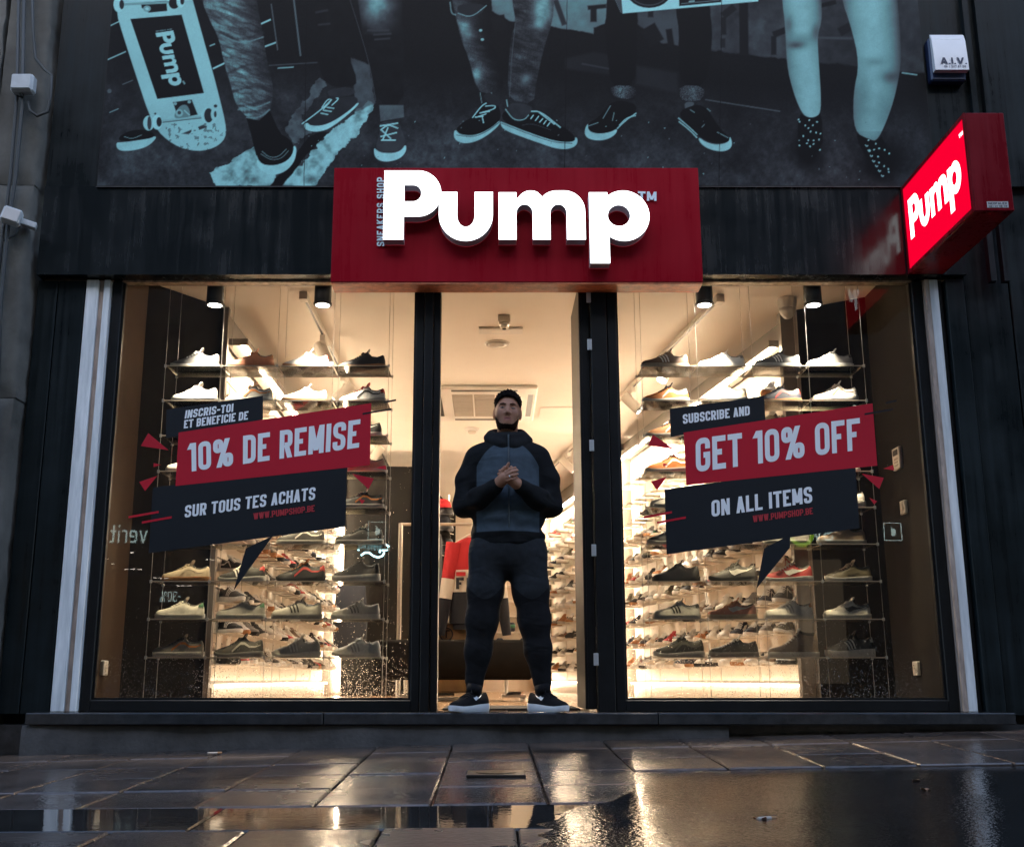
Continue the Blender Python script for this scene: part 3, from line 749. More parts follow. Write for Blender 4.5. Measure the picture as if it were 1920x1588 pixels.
# logo outlines (units: pixels of a tracing), counters as separate loops
def arc(cx, cy, rx, ry, a0, a1, n=14):
    return [(cx+rx*math.cos(math.radians(a0+(a1-a0)*i/n)), cy+ry*math.sin(math.radians(a0+(a1-a0)*i/n))) for i in range(n+1)]
LOGO = {
 'P': ([(233, 1322), (233, 942)] + [(400, 942)] + arc(423, 1068.5, 127, 126.5, -90, 90, 18) + [(345, 1195), (345, 1322)],
       [[(345, 1112), (345, 1022)] + arc(395, 1067, 45, 45, -90, 90, 12)]),
 'u': ([(538, 1060), (638, 1060), (638, 1190)] + arc(686.5, 1190, 48.5, 62, 180, 0, 14) + [(735, 1060), (835, 1060), (835, 1185)] + arc(686.5, 1185, 148.5, 145, 0, 180, 22), []),
 'm': ([(867, 1322), (867, 1062), (965, 1062), (966, 1092)] + arc(1045, 1125, 78, 73, -155, -62, 8) + [(1105, 1082)] + arc(1190, 1125, 95, 73, -150, -90, 8)
       + arc(1232, 1165, 112, 113, -90, 0, 10) + [(1345, 1322), (1242, 1322), (1242, 1180)] + arc(1197, 1175, 45, 47, 0, -180, 12)
       + [(1152, 1322), (1055, 1322), (1055, 1180)] + arc(1010, 1175, 45, 47, 0, -180, 12) + [(965, 1322)], []),
 'p': ([(1367, 1452), (1367, 1062), (1468, 1062), (1470, 1085)] + arc(1556, 1191, 142, 139, -125, 125, 30) + [(1475, 1300), (1475, 1452)],
       [arc(1530, 1190, 62, 58, 0, 345, 23)]),
}
def logo_mesh(fn, depth, chars='Pump', front=None):
    """one MB per letter: front (material 0) and sides (material 1)"""
    outs = []; seen = 0
    for ch in chars:
        out, holes = LOGO[ch]
        loops = [out]+holes; mb = MB()
        flat = [Vector((p[0], p[1], 0)) for lp in loops for p in lp]
        tri = tessellate_polygon([[Vector((p[0], p[1], 0)) for p in lp] for lp in loops])
        mb.add([fn(p.x, p.y, depth) for p in flat], [tuple(t) for t in tri], 0)
        if depth:
            for lp in loops:
                n = len(lp); vs = [fn(p[0], p[1], depth) for p in lp] + [fn(p[0], p[1], 0) for p in lp]
                mb.add(vs, [(i, (i+1) % n, (i+1) % n+n, i+n) for i in range(n)], 1)
        outs.append(mb)
    return outs

# ================================================================ MAIN SIGN
YS = 6.21
M['white_glow'] = lamp_mat('lit_letter_face', (0.93, 0.97, 1.0), 1.1)
M['letter_side'] = mat('grey_letter_side', (0.62, 0.62, 0.64), 0.45)
M['pale'] = mat('pale_blue_lettering', (0.74, 0.86, 0.90), 0.5)
M['orange'] = mat('worn_orange_edge', (0.45, 0.12, 0.05), 0.5, var=0.4, scale=20)
sg = empty('shop_sign', px(968, 530, YS), 'red sign box with lit white raised Pump letters above the entrance', 'sign')
def sgp(mb, nm, m, parent=None, **k):
    o = mb.build(nm, m, sg if parent is None else parent, **k)
    if parent is None: o.matrix_parent_inverse = Matrix.Translation(sg.location).inverted()
    return o
x0, x1 = px(623, 430, YS).x, px(1314, 430, YS).x; zb, zt = px(968, 529, YS).z, px(968, 315, YS).z
sgp(MB().bbox(x0, x1, YS, YF+0.10, zb, zt, .003), 'sign_box', M['red'])
sgp(MB().box(x0+.004, x1-.004, YS+.004, YG-.06, zb-.012, zb-.001), 'edge_strip', M['orange'])
LD = 0.085
zmid = px(968, 430, YS-LD)
def lp(x, y, d):      # tracing units -> the sign plane (upright letters)
    q = px(640+968-640, y/2.94, YS-LD); sc = (px(1068, 400, YS-LD).x - px(968, 400, YS-LD).x)/100/2.94
    return Vector((px(968, 400, YS-LD).x + (x-(968-640)*2.94)*sc, YS-0.001-d, q.z))
for ch, mb in zip('Pump', logo_mesh(lp, LD)):
    body = MB(); face = MB()
    for f, m in zip(mb.f, mb.m):
        (face if m == 0 else body).f.append(f); (face if m == 0 else body).m.append(0)
    body.v = mb.v; face.v = mb.v
    bo = sgp(body, 'letter', M['letter_side'], smooth=True, angle=35)
    sgp(face, 'lit_face', M['white_glow'], fixn=False, parent=bo)
def tm(x, y, z): return lp(0, 0, 0)
tmf = quad_fn((1196, 377), (1196, 359), (1231, 377), (1231, 360), YS-.012)
sgp(text_mesh('TM', tmf, w=.72, t=.22, gap=.12, depth=.012), 'trademark', M['pale'])
def vf(x, y, z):      # SNEAKERS SHOP reads upwards
    return px(721-y*14.5, 462-x*129, YS-.012-z)
sgp(text_mesh('SNEAKERS SHOP', vf, w=.66, t=.2, gap=.2, depth=.012), 'small_lettering', M['pale'])

# ================================================================ BLADE SIGN
bs = empty('blade_sign', (2.6, 5.83, 2.53), 'red projecting box sign with lit Pump face over the right pilaster', 'sign')
binv = Matrix.Translation(bs.location).inverted()
def bp_(mb, nm, m, **k):
    o = mb.build(nm, m, bs, **k); o.matrix_parent_inverse = binv; return o
M['red_side'] = wet_paint('red_box_side', (0.18, 0.004, 0.010), 0.3, 0.15)
M['red_lit'] = lamp_mat('lit_red_face', (0.95, 0.0, 0.030), 0.24)
M['white_lit2'] = lamp_mat('lit_white_print', (1.0, 0.97, 0.98), 0.75)
BX, BW, BY0, BY1 = 2.505, 0.205, 5.36, 6.285
bz0, bz1 = 2.535, 3.092
bp_(MB().bbox(BX, BX+BW, BY0, BY1, bz0, bz1, .004), 'box', M['red_side'])
fr = 0.022
MBf = MB().box(BX-.008, BX-.0005, BY0, BY1, bz0, bz0+fr).box(BX-.008, BX-.0005, BY0, BY1, bz1-fr, bz1).box(BX-.008, BX-.0005, BY0, BY0+fr, bz0+fr, bz1-fr).box(BX-.008, BX-.0005, BY1-fr, BY1, bz0+fr, bz1-fr)
bp_(MBf, 'face_frame', M['red_side'])
bp_(MB().quad((BX-.003, BY0+fr, bz0+fr), (BX-.003, BY1-fr, bz0+fr), (BX-.003, BY1-fr, bz1-fr), (BX-.003, BY0+fr, bz1-fr)), 'lit_face', M['red_lit'], fixn=False)
bp_(MB().quad((BX+BW+.001, BY0+fr, bz0+fr), (BX+BW+.001, BY1-fr, bz0+fr), (BX+BW+.001, BY1-fr, bz1-fr), (BX+BW+.001, BY0+fr, bz1-fr)), 'lit_face', M['red_lit'], fixn=False)
def bl(x, y, d):
    a = (x-233)/(1698-233); b = (y-1452)/(942-1452)
    return Vector((BX-.005-d, BY1-.085-a*(BY1-BY0-.19), bz0+.10+b*.335))
for mb in logo_mesh(bl, 0): bp_(mb, 'letter', M['white_lit2'], fixn=False)
def blt(x, y, z): return Vector((BX-.0055-z, BY0+.085-x*.05, 2.985+y*.022))
bp_(text_mesh('TM', blt, w=.8, t=.25, gap=.15), 'trademark', M['white_lit2'], fixn=False)
M['sticker'] = mat('white_sticker', (0.5, 0.5, 0.5), 0.5)
M['ink'] = mat('dark_ink', (0.02, 0.02, 0.025), 0.5)
bp_(MB().box(BX+.065, BX+.175, BY0-.002, BY0-.0003, bz0+.018, bz0+.052), 'maker_sticker', M['sticker'])
bp_(text_mesh('NEOFALEX', lambda x, y, z: Vector((BX+.072+x*.096, BY0-.0025-z, bz0+.035+y*.012)), w=.8, t=.2, gap=.15), 'maker_name', M['ink'])
bp_(text_mesh('081 21 26 26'.replace('6', '8'), lambda x, y, z: Vector((BX+.072+x*.096, BY0-.0025-z, bz0+.021+y*.009)), w=.8, t=.2, gap=.2), 'maker_phone', M['ink'])
# bracket back to the wall
bp_(MB().box(BX+.07, BX+.11, BY1, YF+.03, bz0+.1, bz0+.16).box(BX+.07, BX+.11, BY1, YF+.03, bz1-.16, bz1-.1), 'wall_bracket', M['frame'])

# ================================================================ ALARM BOX
ab = empty('alarm_box', px(1778, 150, YF), 'white and blue alarm siren box lettered A.I.V. on the dark wall', 'alarm box')
ainv = Matrix.Translation(ab.location).inverted()
def abp(mb, nm, m, **k):
    o = mb.build(nm, m, ab, **k); o.matrix_parent_inverse = ainv; return o
M['navy'] = mat('navy_plastic', (0.012, 0.022, 0.06), 0.35)
M['white_box'] = mat('white_box_plastic', (0.72, 0.74, 0.76), 0.3, var=0.05)
ax0, ax1 = px(1749, 100, YF-.08).x, px(1812, 100, YF-.08).x; az0, az1 = px(1778, 132, YF-.09).z, px(1778, 60, YF-.09).z
abp(MB().bbox(ax0-.012, ax1-.004, YF-.055, YF+.014, az0-.05, az1-.02, .01), 'back_box', M['navy'])
prof = [(-.056, az0), (-.095, az0), (-.092, az0+.06), (-.082, az1-.06), (-.066, az1-.012), (-.054, az1)]
cv = MB(); n = len(prof)
for x in (ax0, ax1): cv.v += [(x, YF+a, b) for a, b in prof]
cv.f = [(i, i+1, i+1+n, i+n) for i in range(n-1)] + [tuple(range(n)), tuple(reversed(range(n, 2*n)))]; cv.m = [0]*len(cv.f)
abp(cv, 'cover', M['white_box'], smooth=True, angle=25)
abp(MB().box(ax0+.02, ax1-.02, YF-.0785, YF-.070, az1-.055, az1-.045), 'strobe_slit', M['rail'])
yt = YF-.0965
abp(text_mesh('A.I.V.', lambda x, y, z: Vector((ax0+.035+x*(ax1-ax0-.045), yt-z+y*.001, az0+.038+y*.045)), w=1.0, t=.25, gap=.12), 'lettering', M['navy'])
abp(text_mesh('04 / 247 47 58', lambda x, y, z: Vector((ax0+.055+x*(ax1-ax0-.075), yt-.0005-z, az0+.014+y*.015)), w=.75, t=.2, gap=.2), 'phone_number', M['navy'])

# ================================================================ WINDOW STICKERS
M['vinyl_dark'] = mat('dark_vinyl', (0.010, 0.0125, 0.0155), 0.6, var=0.08, scale=3, spec=.25)
M['vinyl_red'] = mat('red_vinyl', (0.50, 0.011, 0.028), 0.6, var=0.05, scale=3, spec=.25)
M['vinyl_pale'] = mat('pale_vinyl', (0.88, 0.92, 0.94), 0.5)
M['vinyl_url'] = mat('bright_red_vinyl', (0.45, 0.03, 0.04), 0.5)
def bubble(lab, dark, red, low, tail, tris, lines, dashes, texts):
    t = empty('window_sticker', px(low[3][0], low[3][1], YG), lab, 'sticker', 'promotional stickers on the shop windows')
    inv = Matrix.Translation(t.location).inverted()
    def P(mb, nm, m, **k):
        o = mb.build(nm, m, t, **k); o.matrix_parent_inverse = inv; return o
    def poly(pts, off): return MB().slab([px(u, v, YG-off) for u, v in pts], (0, .0004, 0))
    P(poly(low, .0016), 'dark_panel', M['vinyl_dark']); P(poly(tail, .0012), 'bubble_tail', M['vinyl_dark'])
    P(poly(red, .0024), 'red_panel', M['vinyl_red']); P(poly(dark, .0018), 'dark_panel', M['vinyl_dark'])
    for q in tris: P(poly(q, .0032), 'red_triangle', M['vinyl_red'])
    def line(a, b, w, off):
        return poly([(a[0], a[1]-w/2), (b[0], b[1]-w/2), (b[0], b[1]+w/2), (a[0], a[1]+w/2)], off)
    for a, b in lines: P(line(a, b, 4, .0034), 'red_dash', M['vinyl_red'])
    for a, b in dashes: P(line(a, b, 3.4, .0036), 'black_dash', M['vinyl_dark'])
    for s, bl_, tl_, br_, tr_, m, w, th in texts:
        P(text_mesh(s, quad_fn(bl_, tl_, br_, tr_, YG-.0042), w=w, t=th, gap=.075), 'lettering', M[m], fixn=False)
bubble('French dark and red speech-bubble window sticker reading 10% DE REMISE',
  [(312, 768), (493, 742), (493, 789), (311, 822)], [(335, 811), (696, 756), (693.5, 872), (329, 911)],
  [(286.5, 914), (651.7, 867), (647.6, 987.5), (278.7, 1037)], [(461, 1028), (512, 1004), (438, 1107)],
  [[(278, 812), (264, 836), (316, 844)], [(288, 868), (288, 875.5), (302, 871.5)], [(261, 903.5), (295, 892), (272, 920.5)],
   [(703, 877), (723, 872), (725, 881)], [(660, 888), (701, 897), (691, 917)], [(672, 935), (684, 938), (679, 945)]],
  [((241, 969.5), (297.4, 959.6)), ((266, 979.6), (322, 969.5))], [((720.7, 754.5), (742.7, 750)), ((679.7, 776), (734, 767))],
  [('INSCRIS-TOI', (346, 785), (348.5, 769.5), (437, 772), (438, 756.5), 'vinyl_pale', .5, .19),
   ('ET BENEFICIE DE', (344.5, 803.5), (345.5, 788), (464.6, 786.6), (466, 770.7), 'vinyl_pale', .5, .19),
   ('10% DE REMISE', (352, 885), (351, 832), (673, 839), (676, 786), 'vinyl_pale', .46, .17),
   ('SUR TOUS TES ACHATS', (346, 970.5), (347.4, 947.7), (590.5, 936.5), (592, 912.7), 'vinyl_pale', .46, .17),
   ('WWW.PUMPSHOP.BE', (475.5, 974), (475, 962), (590, 958.6), (590, 946.7), 'vinyl_url', .5, .17)])
bubble('English dark and red speech-bubble window sticker reading GET 10% OFF',
  [(1256, 766.6), (1432.4, 743), (1435.4, 790), (1257.3, 819)], [(1281.7, 811), (1636, 756.4), (1645, 872.8), (1287, 909.5)],
  [(1246, 917.6), (1603.4, 868), (1611.6, 989.7), (1250, 1039)], [(1432.6, 1028), (1481.7, 1002), (1481, 1027), (1418.5, 1103)],
  [[(1224.5, 815), (1215.7, 835), (1265, 842.6)], [(1243, 868), (1243, 874), (1253.5, 871.5)], [(1220.5, 903), (1250, 893.7), (1232, 919)],
   [(1656, 878.6), (1675, 871.5), (1676.5, 881.6)], [(1616, 888), (1657, 895.7), (1648.6, 916.7)], [(1630, 933), (1644.7, 939.6), (1639, 945.5)]],
  [((1206.7, 970), (1260, 960)), ((1232, 979.8), (1286, 970))], [((1661, 755.7), (1681.5, 751)), ((1621, 776.6), (1674, 767.5))],
  [('SUBSCRIBE AND', (1280.7, 795), (1280, 777), (1406, 778.3), (1405.4, 761), 'vinyl_pale', .5, .19),
   ('GET 10% OFF', (1305, 885.4), (1304, 822.4), (1614, 843), (1612, 783.4), 'vinyl_pale', .5, .17),
   ('ON ALL ITEMS', (1334.4, 969), (1333.7, 938.3), (1523.3, 942.2), (1522, 911.7), 'vinyl_pale', .46, .17),
   ('WWW.PUMPSHOP.BE', (1412, 979), (1411.3, 966.7), (1524.6, 963.5), (1523.6, 951.4), 'vinyl_url', .5, .17)])
# ================================================================ SNEAKERS
# local frame: toe at -x, heel at +x, y across, z up, centred on the sole
def lerp_tab(tab, x):
    for i in range(len(tab)-1):
        if x <= tab[i+1][0]:
            t = (x-tab[i][0])/(tab[i+1][0]-tab[i][0]); t = t*t*(3-2*t) if False else t
            return tab[i][1]+(tab[i+1][1]-tab[i][1])*t
    return tab[-1][1]
SHL = 0.285
STY = {   # top line and half width along the shoe (0 toe .. 1 heel), sole heights
 'runner': dict(top=[(0, .032), (.06, .046), (.2, .058), (.36, .075), (.48, .094), (.585, .113), (.62, .112), (.70, .088), (.82, .083), (.92, .095), (.965, .098), (1, .06)],
                sole=[(0, .022), (.08, .020), (.3, .020), (.6, .027), (.85, .033), (1, .034)], spring=.012, round=2.6),
 'court': dict(top=[(0, .040), (.05, .052), (.2, .060), (.36, .076), (.48, .092), (.58, .108), (.62, .107), (.70, .084), (.82, .080), (.93, .092), (.97, .093), (1, .06)],
               sole=[(0, .027), (.1, .027), (.5, .028), (1, .031)], spring=.004, round=3.0),
 'chunky': dict(top=[(0, .040), (.05, .056), (.2, .068), (.36, .088), (.48, .106), (.585, .128), (.62, .127), (.70, .100), (.82, .095), (.92, .110), (.97, .110), (1, .07)],
                sole=[(0, .030), (.1, .032), (.4, .036), (.7, .044), (1, .048)], spring=.01, round=2.6),
 'high': dict(top=[(0, .040), (.05, .052), (.2, .060), (.36, .078), (.48, .105), (.58, .138), (.64, .150), (.72, .138), (.85, .134), (.95, .138), (.985, .12), (1, .06)],
              sole=[(0, .028), (.1, .028), (.5, .028), (1, .030)], spring=.003, round=3.0),
}
HW = [(0, .006), (.015, .020), (.05, .033), (.12, .043), (.25, .049), (.4, .046), (.55, .039), (.7, .036), (.85, .036), (.93, .032), (.98, .021), (1, .008)]
def arch(s, st, inset=0.0):
    hw = lerp_tab(HW, s)-inset; return max(.003, hw)
def shoe_meshes(name):
    st = STY[name]; S = [0, .015, .04, .08, .14, .2, .27, .34, .41, .48, .54, .585, .62, .66, .72, .78, .85, .91, .955, .98, 1]
    X = lambda s: (s-.5)*SHL
    sp_ = lambda s: st['spring']*max(0, (.22-s)/.22)**1.6
    out = {}
    # sole: rounded slab, flared a little, with a lip
    mb = MB(); n = 0; rings = []
    for s in S:
        h = lerp_tab(st['sole'], s); hw = arch(s, st); b = sp_(s)
        sec = [(-hw*.93, b), (-hw-.002, b+h*.25), (-hw-.0045, b+h*.7), (-hw-.003, b+h), (hw+.003, b+h), (hw+.0045, b+h*.7), (hw+.002, b+h*.25), (hw*.93, b)]
        rings.append([(X(s)+(-.004 if s == 0 else (.004 if s == 1 else 0)), y, z) for y, z in sec])
    for r in rings: mb.v += r
    k = 8
    for i in range(len(S)-1):
        for j in range(k): mb.f.append((i*k+j, i*k+(j+1) % k, (i+1)*k+(j+1) % k, (i+1)*k+j)); mb.m.append(0)
    mb.f += [tuple(range(k)), tuple(reversed(range((len(S)-1)*k, len(S)*k)))]; mb.m += [0, 0]
    out['sole'] = mb
    # dark outsole
    mb = MB()
    for s in S:
        hw = arch(s, st)*.95; b = sp_(s); mb.v += [(X(s), -hw, b-.004), (X(s), -hw, b+.002), (X(s), hw, b+.002), (X(s), hw, b-.004)]
    for v_ in range(len(mb.v)):
        x_, y_, z_ = mb.v[v_]; mb.v[v_] = (x_, y_, max(z_, -0.0 if z_ < .002 else z_))
    for i in range(len(S)-1):
        for j in range(4): mb.f.append((i*4+j, i*4+(j+1) % 4, (i+1)*4+(j+1) % 4, (i+1)*4+j)); mb.m.append(0)
    mb.f += [(0, 1, 2, 3), tuple(reversed(range((len(S)-1)*4, len(S)*4)))]; mb.m += [0, 0]
    # upper
    def sec(s, j, K, off=0.0):
        hs = lerp_tab(st['sole'], s)+sp_(s); top = lerp_tab(st['top'], s); hw = arch(s, st)-.0005
        a = math.pi*j/K; e = 2/st['round']
        c, q = math.cos(a), math.sin(a)
        op = min(1, max(0, (s-.5)/.12)) if s < .97 else max(0, (1-s)/.03)
        wtop = 1-.38*op*q**2
        y = math.copysign(abs(c)**e, c)*hw*wtop*(1-.12*q)
        z = hs-.004 + (top-hs+.004)*(q**e)
        return X(s), y*(1+off/hw), z+off*q
    K = 12; mb = MB()
    for s in S:
        for j in range(K+1): mb.v.append(sec(s, j, K))
    for i in range(len(S)-1):
        for j in range(K): mb.f.append((i*(K+1)+j, i*(K+1)+j+1, (i+1)*(K+1)+j+1, (i+1)*(K+1)+j)); mb.m.append(0)
    mb.f += [tuple(range(K+1)), tuple(reversed(range((len(S)-1)*(K+1), len(S)*(K+1))))]; mb.m += [0, 0]
    out['upper'] = mb
    # lining patch in the collar opening
    mb = MB(); T = [.63, .66, .70, .76, .82, .88, .925, .95]
    for s in T:
        w = .35 if s in (.63, .95) else .9
        for j in range(5):
            x_, y_, z_ = sec(s, 3.2+ (2.8-2.8*w) + j*(5.6*w)/4, K, .0015); mb.v.append((x_, y_, z_-.0 + (.0012 if j in (1, 2, 3) else .0004)))
    for i in range(len(T)-1):
        for j in range(4): mb.f.append((i*5+j, i*5+j+1, (i+1)*5+j+1, (i+1)*5+j)); mb.m.append(0)
    out['lining'] = mb
    # tongue standing up, laces across
    mb = MB(); tz = lerp_tab(st['top'], .60)
    x0 = X(.60)
    mb.slab([(x0-.010, -.022, tz-.016), (x0+.006, -.024, tz+.012), (x0+.010, -.013, tz+.021), (x0+.010, .013, tz+.021), (x0+.006, .024, tz+.012), (x0-.010, .022, tz-.016)], (.007, 0, .002))
    for q in range(5):
        s = .34+q*.055
        pts = [sec(s+.012*(1 if j % 2 else -1)*0, j, K, .002) for j in (3.6, 4.6, 6, 7.4, 8.4)]
        mb.tube(pts, .0034, 5)
        pts = [sec(s+.05*(j-3.6)/4.8, j, K, .0035) for j in (3.6, 5.2, 6.8, 8.4)]
        mb.tube(pts, .003, 5)
    for sgn in (-1, 1):
        mb.tube([(x0-.016, 0, tz-.004), (x0-.026, sgn*.016, tz-.003), (x0-.038, sgn*.026, tz-.020), (x0-.024, sgn*.012, tz-.008)], .0032, 5)
    out['laces'] = mb
    # marks on both flanks: three stripes / curved tick / block letter
    def patch(path, wid, sides=(0, 1)):
        m_ = MB()
        for sgn in sides:
            b0 = len(m_.v)
            for (s, j, w) in path:
                jj = j if sgn == 0 else K-j
                dj = w if sgn == 0 else -w
                m_.v.append(sec(s, jj-dj, K, .0016)); m_.v.append(sec(s, jj+dj, K, .0016))
            for i in range(len(path)-1): m_.f.append((b0+2*i, b0+2*i+1, b0+2*i+3, b0+2*i+2)); m_.m.append(0)
        return m_
    m3 = MB()
    for q in range(3):
        for sgn in (0, 1):
            b0 = len(m3.v); s0 = .56-q*.062
            for t in range(6):
                j = .25+t*.75; jj = K-j if sgn == 0 else j; s = s0-.032*t/5*2.4
                s_a, s_b = s-.015, s+.015
                m3.v.append(sec(s_a, jj, K, .0016)); m3.v.append(sec(s_b, jj, K, .0016))
            for t in range(5): m3.f.append((b0+2*t, b0+2*t+1, b0+2*t+3, b0+2*t+2)); m3.m.append(0)
    out['stripes'] = m3
    tick = [(.97, 4.0, .05), (.88, 3.1, .18), (.78, 2.35, .32), (.68, 1.75, .5), (.58, 1.3, .68), (.50, 1.2, .8), (.44, 1.6, .62), (.41, 2.3, .3), (.405, 2.9, .06)]
    out['tick'] = patch(tick, 1); out['tick_near'] = patch(tick, 1, (0,)); out['tick_far'] = patch(tick, 1, (1,))
    band = [(.40, .5, .3), (.48, 1.4, .4), (.56, 2.2, .45), (.64, 2.2, .45), (.74, 1.7, .4), (.86, 1.5, .32), (.96, 1.9, .25)]
    out['wave'] = patch(band, 1)
    # heel tab
    mb = MB(); T = [.90, .94, .97, .99]
    for s in T:
        for j in range(9): mb.v.append(sec(s, 2+j, K, .0018))
    for i in range(3):
        for j in range(8): mb.f.append((i*9+j, i*9+j+1, (i+1)*9+j+1, (i+1)*9+j)); mb.m.append(0)
    out['heel_tab'] = mb
    return out
M['shoe_default'] = mat('shoe_cloth', (.5, .5, .5), .6)
SHM = {}
for st_n in STY:
    SHM[st_n] = {}
    for part, mb in shoe_meshes(st_n).items():
        me = mb.mesh(part, M['shoe_default'])
        bm = bmesh.new(); bm.from_mesh(me); bmesh.ops.recalc_face_normals(bm, faces=bm.faces); bm.to_mesh(me); bm.free()
        me.shade_smooth()
        try: me.set_sharp_from_angle(angle=math.radians(50))
        except Exception: pass
        SHM[st_n][part] = me
PAL = {'white': (.80, .79, .76), 'cream': (.62, .52, .40), 'black': (.018, .017, .017), 'grey': (.22, .21, .20), 'light grey': (.45, .44, .42),
       'tan': (.42, .19, .08), 'orange': (.55, .18, .03), 'copper': (.45, .16, .07), 'red': (.42, .03, .03), 'navy': (.02, .025, .045), 'olive': (.09, .075, .045),
       'brown': (.14, .075, .04), 'green': (.04, .16, .08), 'gum': (.42, .20, .08), 'blue': (.05, .16, .35), 'dark grey': (.07, .068, .066), 'pink': (.6, .28, .22), 'taupe': (.26, .19, .14)}
SMAT = {}
def smat(c):
    if c not in SMAT: SMAT[c] = mat('shoe_'+c.replace(' ', '_'), PAL[c], .62, var=.12, scale=40, bump=.08, bscale=250)
    return SMAT[c]
def part_obj(me, name, col, parent):
    o = bpy.data.objects.new(name, me); COL.objects.link(o); o.parent = parent
    o.material_slots[0].link = 'OBJECT'; o.material_slots[0].material = smat(col); return o
def sneaker(loc, rz, style, upper, sole, lace='white', mark=None, mcol='white', heel=None, lining=None, label='', group='', scale=1.0, full=True):
    t = empty('sneaker', loc, label, 'sneaker', group, rz); t.scale = (scale,)*3
    s = SHM[style]
    part_obj(s['sole'], 'sole', sole, t); part_obj(s['upper'], 'upper', upper, t)
    part_obj(s['lining'], 'lining', lining or ('dark grey' if upper != 'black' else 'black'), t)
    part_obj(s['laces'], 'laces', lace, t)
    if mark: part_obj(s[mark], 'side_mark', mcol, t)
    if heel and full: part_obj(s['heel_tab'], 'heel_tab', heel, t)
    return t
# (style, upper, sole, laces, mark, mark colour, heel)
WIN = {
 ('left', 0): [('runner', 'dark grey', 'light grey', 'white', None, None, 'light grey'), ('runner', 'copper', 'copper', 'copper', None, None, 'tan'), ('runner', 'light grey', 'gum', 'white', 'wave', 'white', 'red'), ('runner', 'black', 'gum', 'black', None, None, 'black')],
 ('left', 1): [('court', 'white', 'white', 'white', 'wave', 'cream', None), ('runner', 'light grey', 'white', 'tan', 'wave', 'orange', None), ('court', 'white', 'gum', 'white', None, None, None), ('runner', 'white', 'light grey', 'red', 'wave', 'black', 'red')],
 ('left', 2): [('runner', 'grey', 'white', 'white', None, None, None), None, None, ('runner', 'black', 'white', 'black', 'tick', 'white', None)],
 ('left', 3): [('court', 'white', 'white', 'white', None, None, None), None, None, ('court', 'cream', 'white', 'white', None, None, None)],
 ('left', 4): [None, None, None, ('court', 'black', 'white', 'white', 'wave', 'orange', None)],
 ('left', 5): [None, None, ('court', 'dark grey', 'white', 'black', 'wave', 'white', None), ('court', 'black', 'white', 'white', None, None, 'black')],
 ('left', 6): [('court', 'cream', 'gum', 'cream', 'wave', 'cream', None), ('runner', 'black', 'white', 'white', 'stripes', 'white', 'red'), ('runner', 'black', 'black', 'orange', 'wave', 'red', 'red'), ('chunky', 'black', 'white', 'black', None, None, 'black')],
 ('left', 7): [('court', 'white', 'white', 'white', None, None, 'green'), ('court', 'light grey', 'white', 'white', None, None, 'green'), ('court', 'light grey', 'light grey', 'grey', 'stripes', 'black', 'light grey'), ('court', 'light grey', 'white', 'grey', 'stripes', 'black', 'light grey')],
 ('left', 8): [('court', 'grey', 'white', 'dark grey', 'wave', 'orange', None), ('runner', 'dark grey', 'light grey', 'black', 'wave', 'light grey', 'black'), ('runner', 'light grey', 'white', 'white', 'stripes', 'white', None), ('runner', 'white', 'white', 'white', 'stripes', 'light grey', None)],
 ('right', 0): [('court', 'brown', 'cream', 'brown', 'stripes', 'white', 'cream'), ('court', 'white', 'white', 'white', 'stripes', 'cream', 'grey'), ('court', 'dark grey', 'white', 'dark grey', 'stripes', 'white', 'white'), ('court', 'grey', 'white', 'grey', 'stripes', 'white', 'black')],
 ('right', 1): [('runner', 'orange', 'white', 'navy', 'wave', 'white', 'navy'), ('runner', 'cream', 'white', 'cream', 'wave', 'white', 'grey'), ('runner', 'navy', 'gum', 'navy', 'wave', 'red', 'red'), ('chunky', 'white', 'white', 'white', 'wave', 'taupe', None)],
 ('right', 2): [('runner', 'tan', 'white', 'black', 'wave', 'white', None), None, None, None],
 ('right', 3): [('runner', 'orange', 'white', 'cream', 'wave', 'white', 'grey'), None, None, ('court', 'grey', 'white', 'white', None, None, None)],
 ('right', 4): [('court', 'white', 'white', 'blue', 'wave', 'blue', 'blue'), None, None, ('chunky', 'white', 'white', 'white', None, None, None)],
 ('right', 5): [('runner', 'black', 'white', 'white', 'tick', 'white', None), None, ('court', 'light grey', 'white', 'white', None, None, None), ('court', 'taupe', 'light grey', 'light grey', None, None, None)],
 ('right', 6): [('runner', 'black', 'black', 'black', None, None, 'black'), ('runner', 'dark grey', 'black', 'dark grey', 'tick', 'white', None), ('runner', 'red', 'white', 'white', 'tick', 'white', 'red'), ('runner', 'olive', 'white', 'cream', 'tick', 'olive', 'dark grey')],
 ('right', 7): [('court', 'white', 'white', 'white', 'stripes', 'black', 'black'), ('court', 'pink', 'cream', 'tan', 'tick', 'white', None), ('court', 'white', 'white', 'white', 'stripes', 'light grey', 'tan'), ('court', 'white', 'white', 'white', 'tick', 'black', 'black')],
 ('right', 8): [('runner', 'black', 'white', 'black', 'wave', 'dark grey', 'black'), ('court', 'dark grey', 'light grey', 'white', None, None, 'dark grey'), ('high', 'taupe', 'white', 'white', None, None, 'taupe'), ('chunky', 'black', 'white', 'black', 'stripes', 'white', 'white')],
}
POS = ['leftmost', 'second', 'third', 'rightmost']
LEV = ['top', 'second', 'third', 'fourth', 'fifth', 'sixth', 'seventh', 'eighth', 'lowest']
MKN = {'stripes': 'striped', 'tick': 'tick-marked', 'wave': 'band-marked', None: 'plain'}
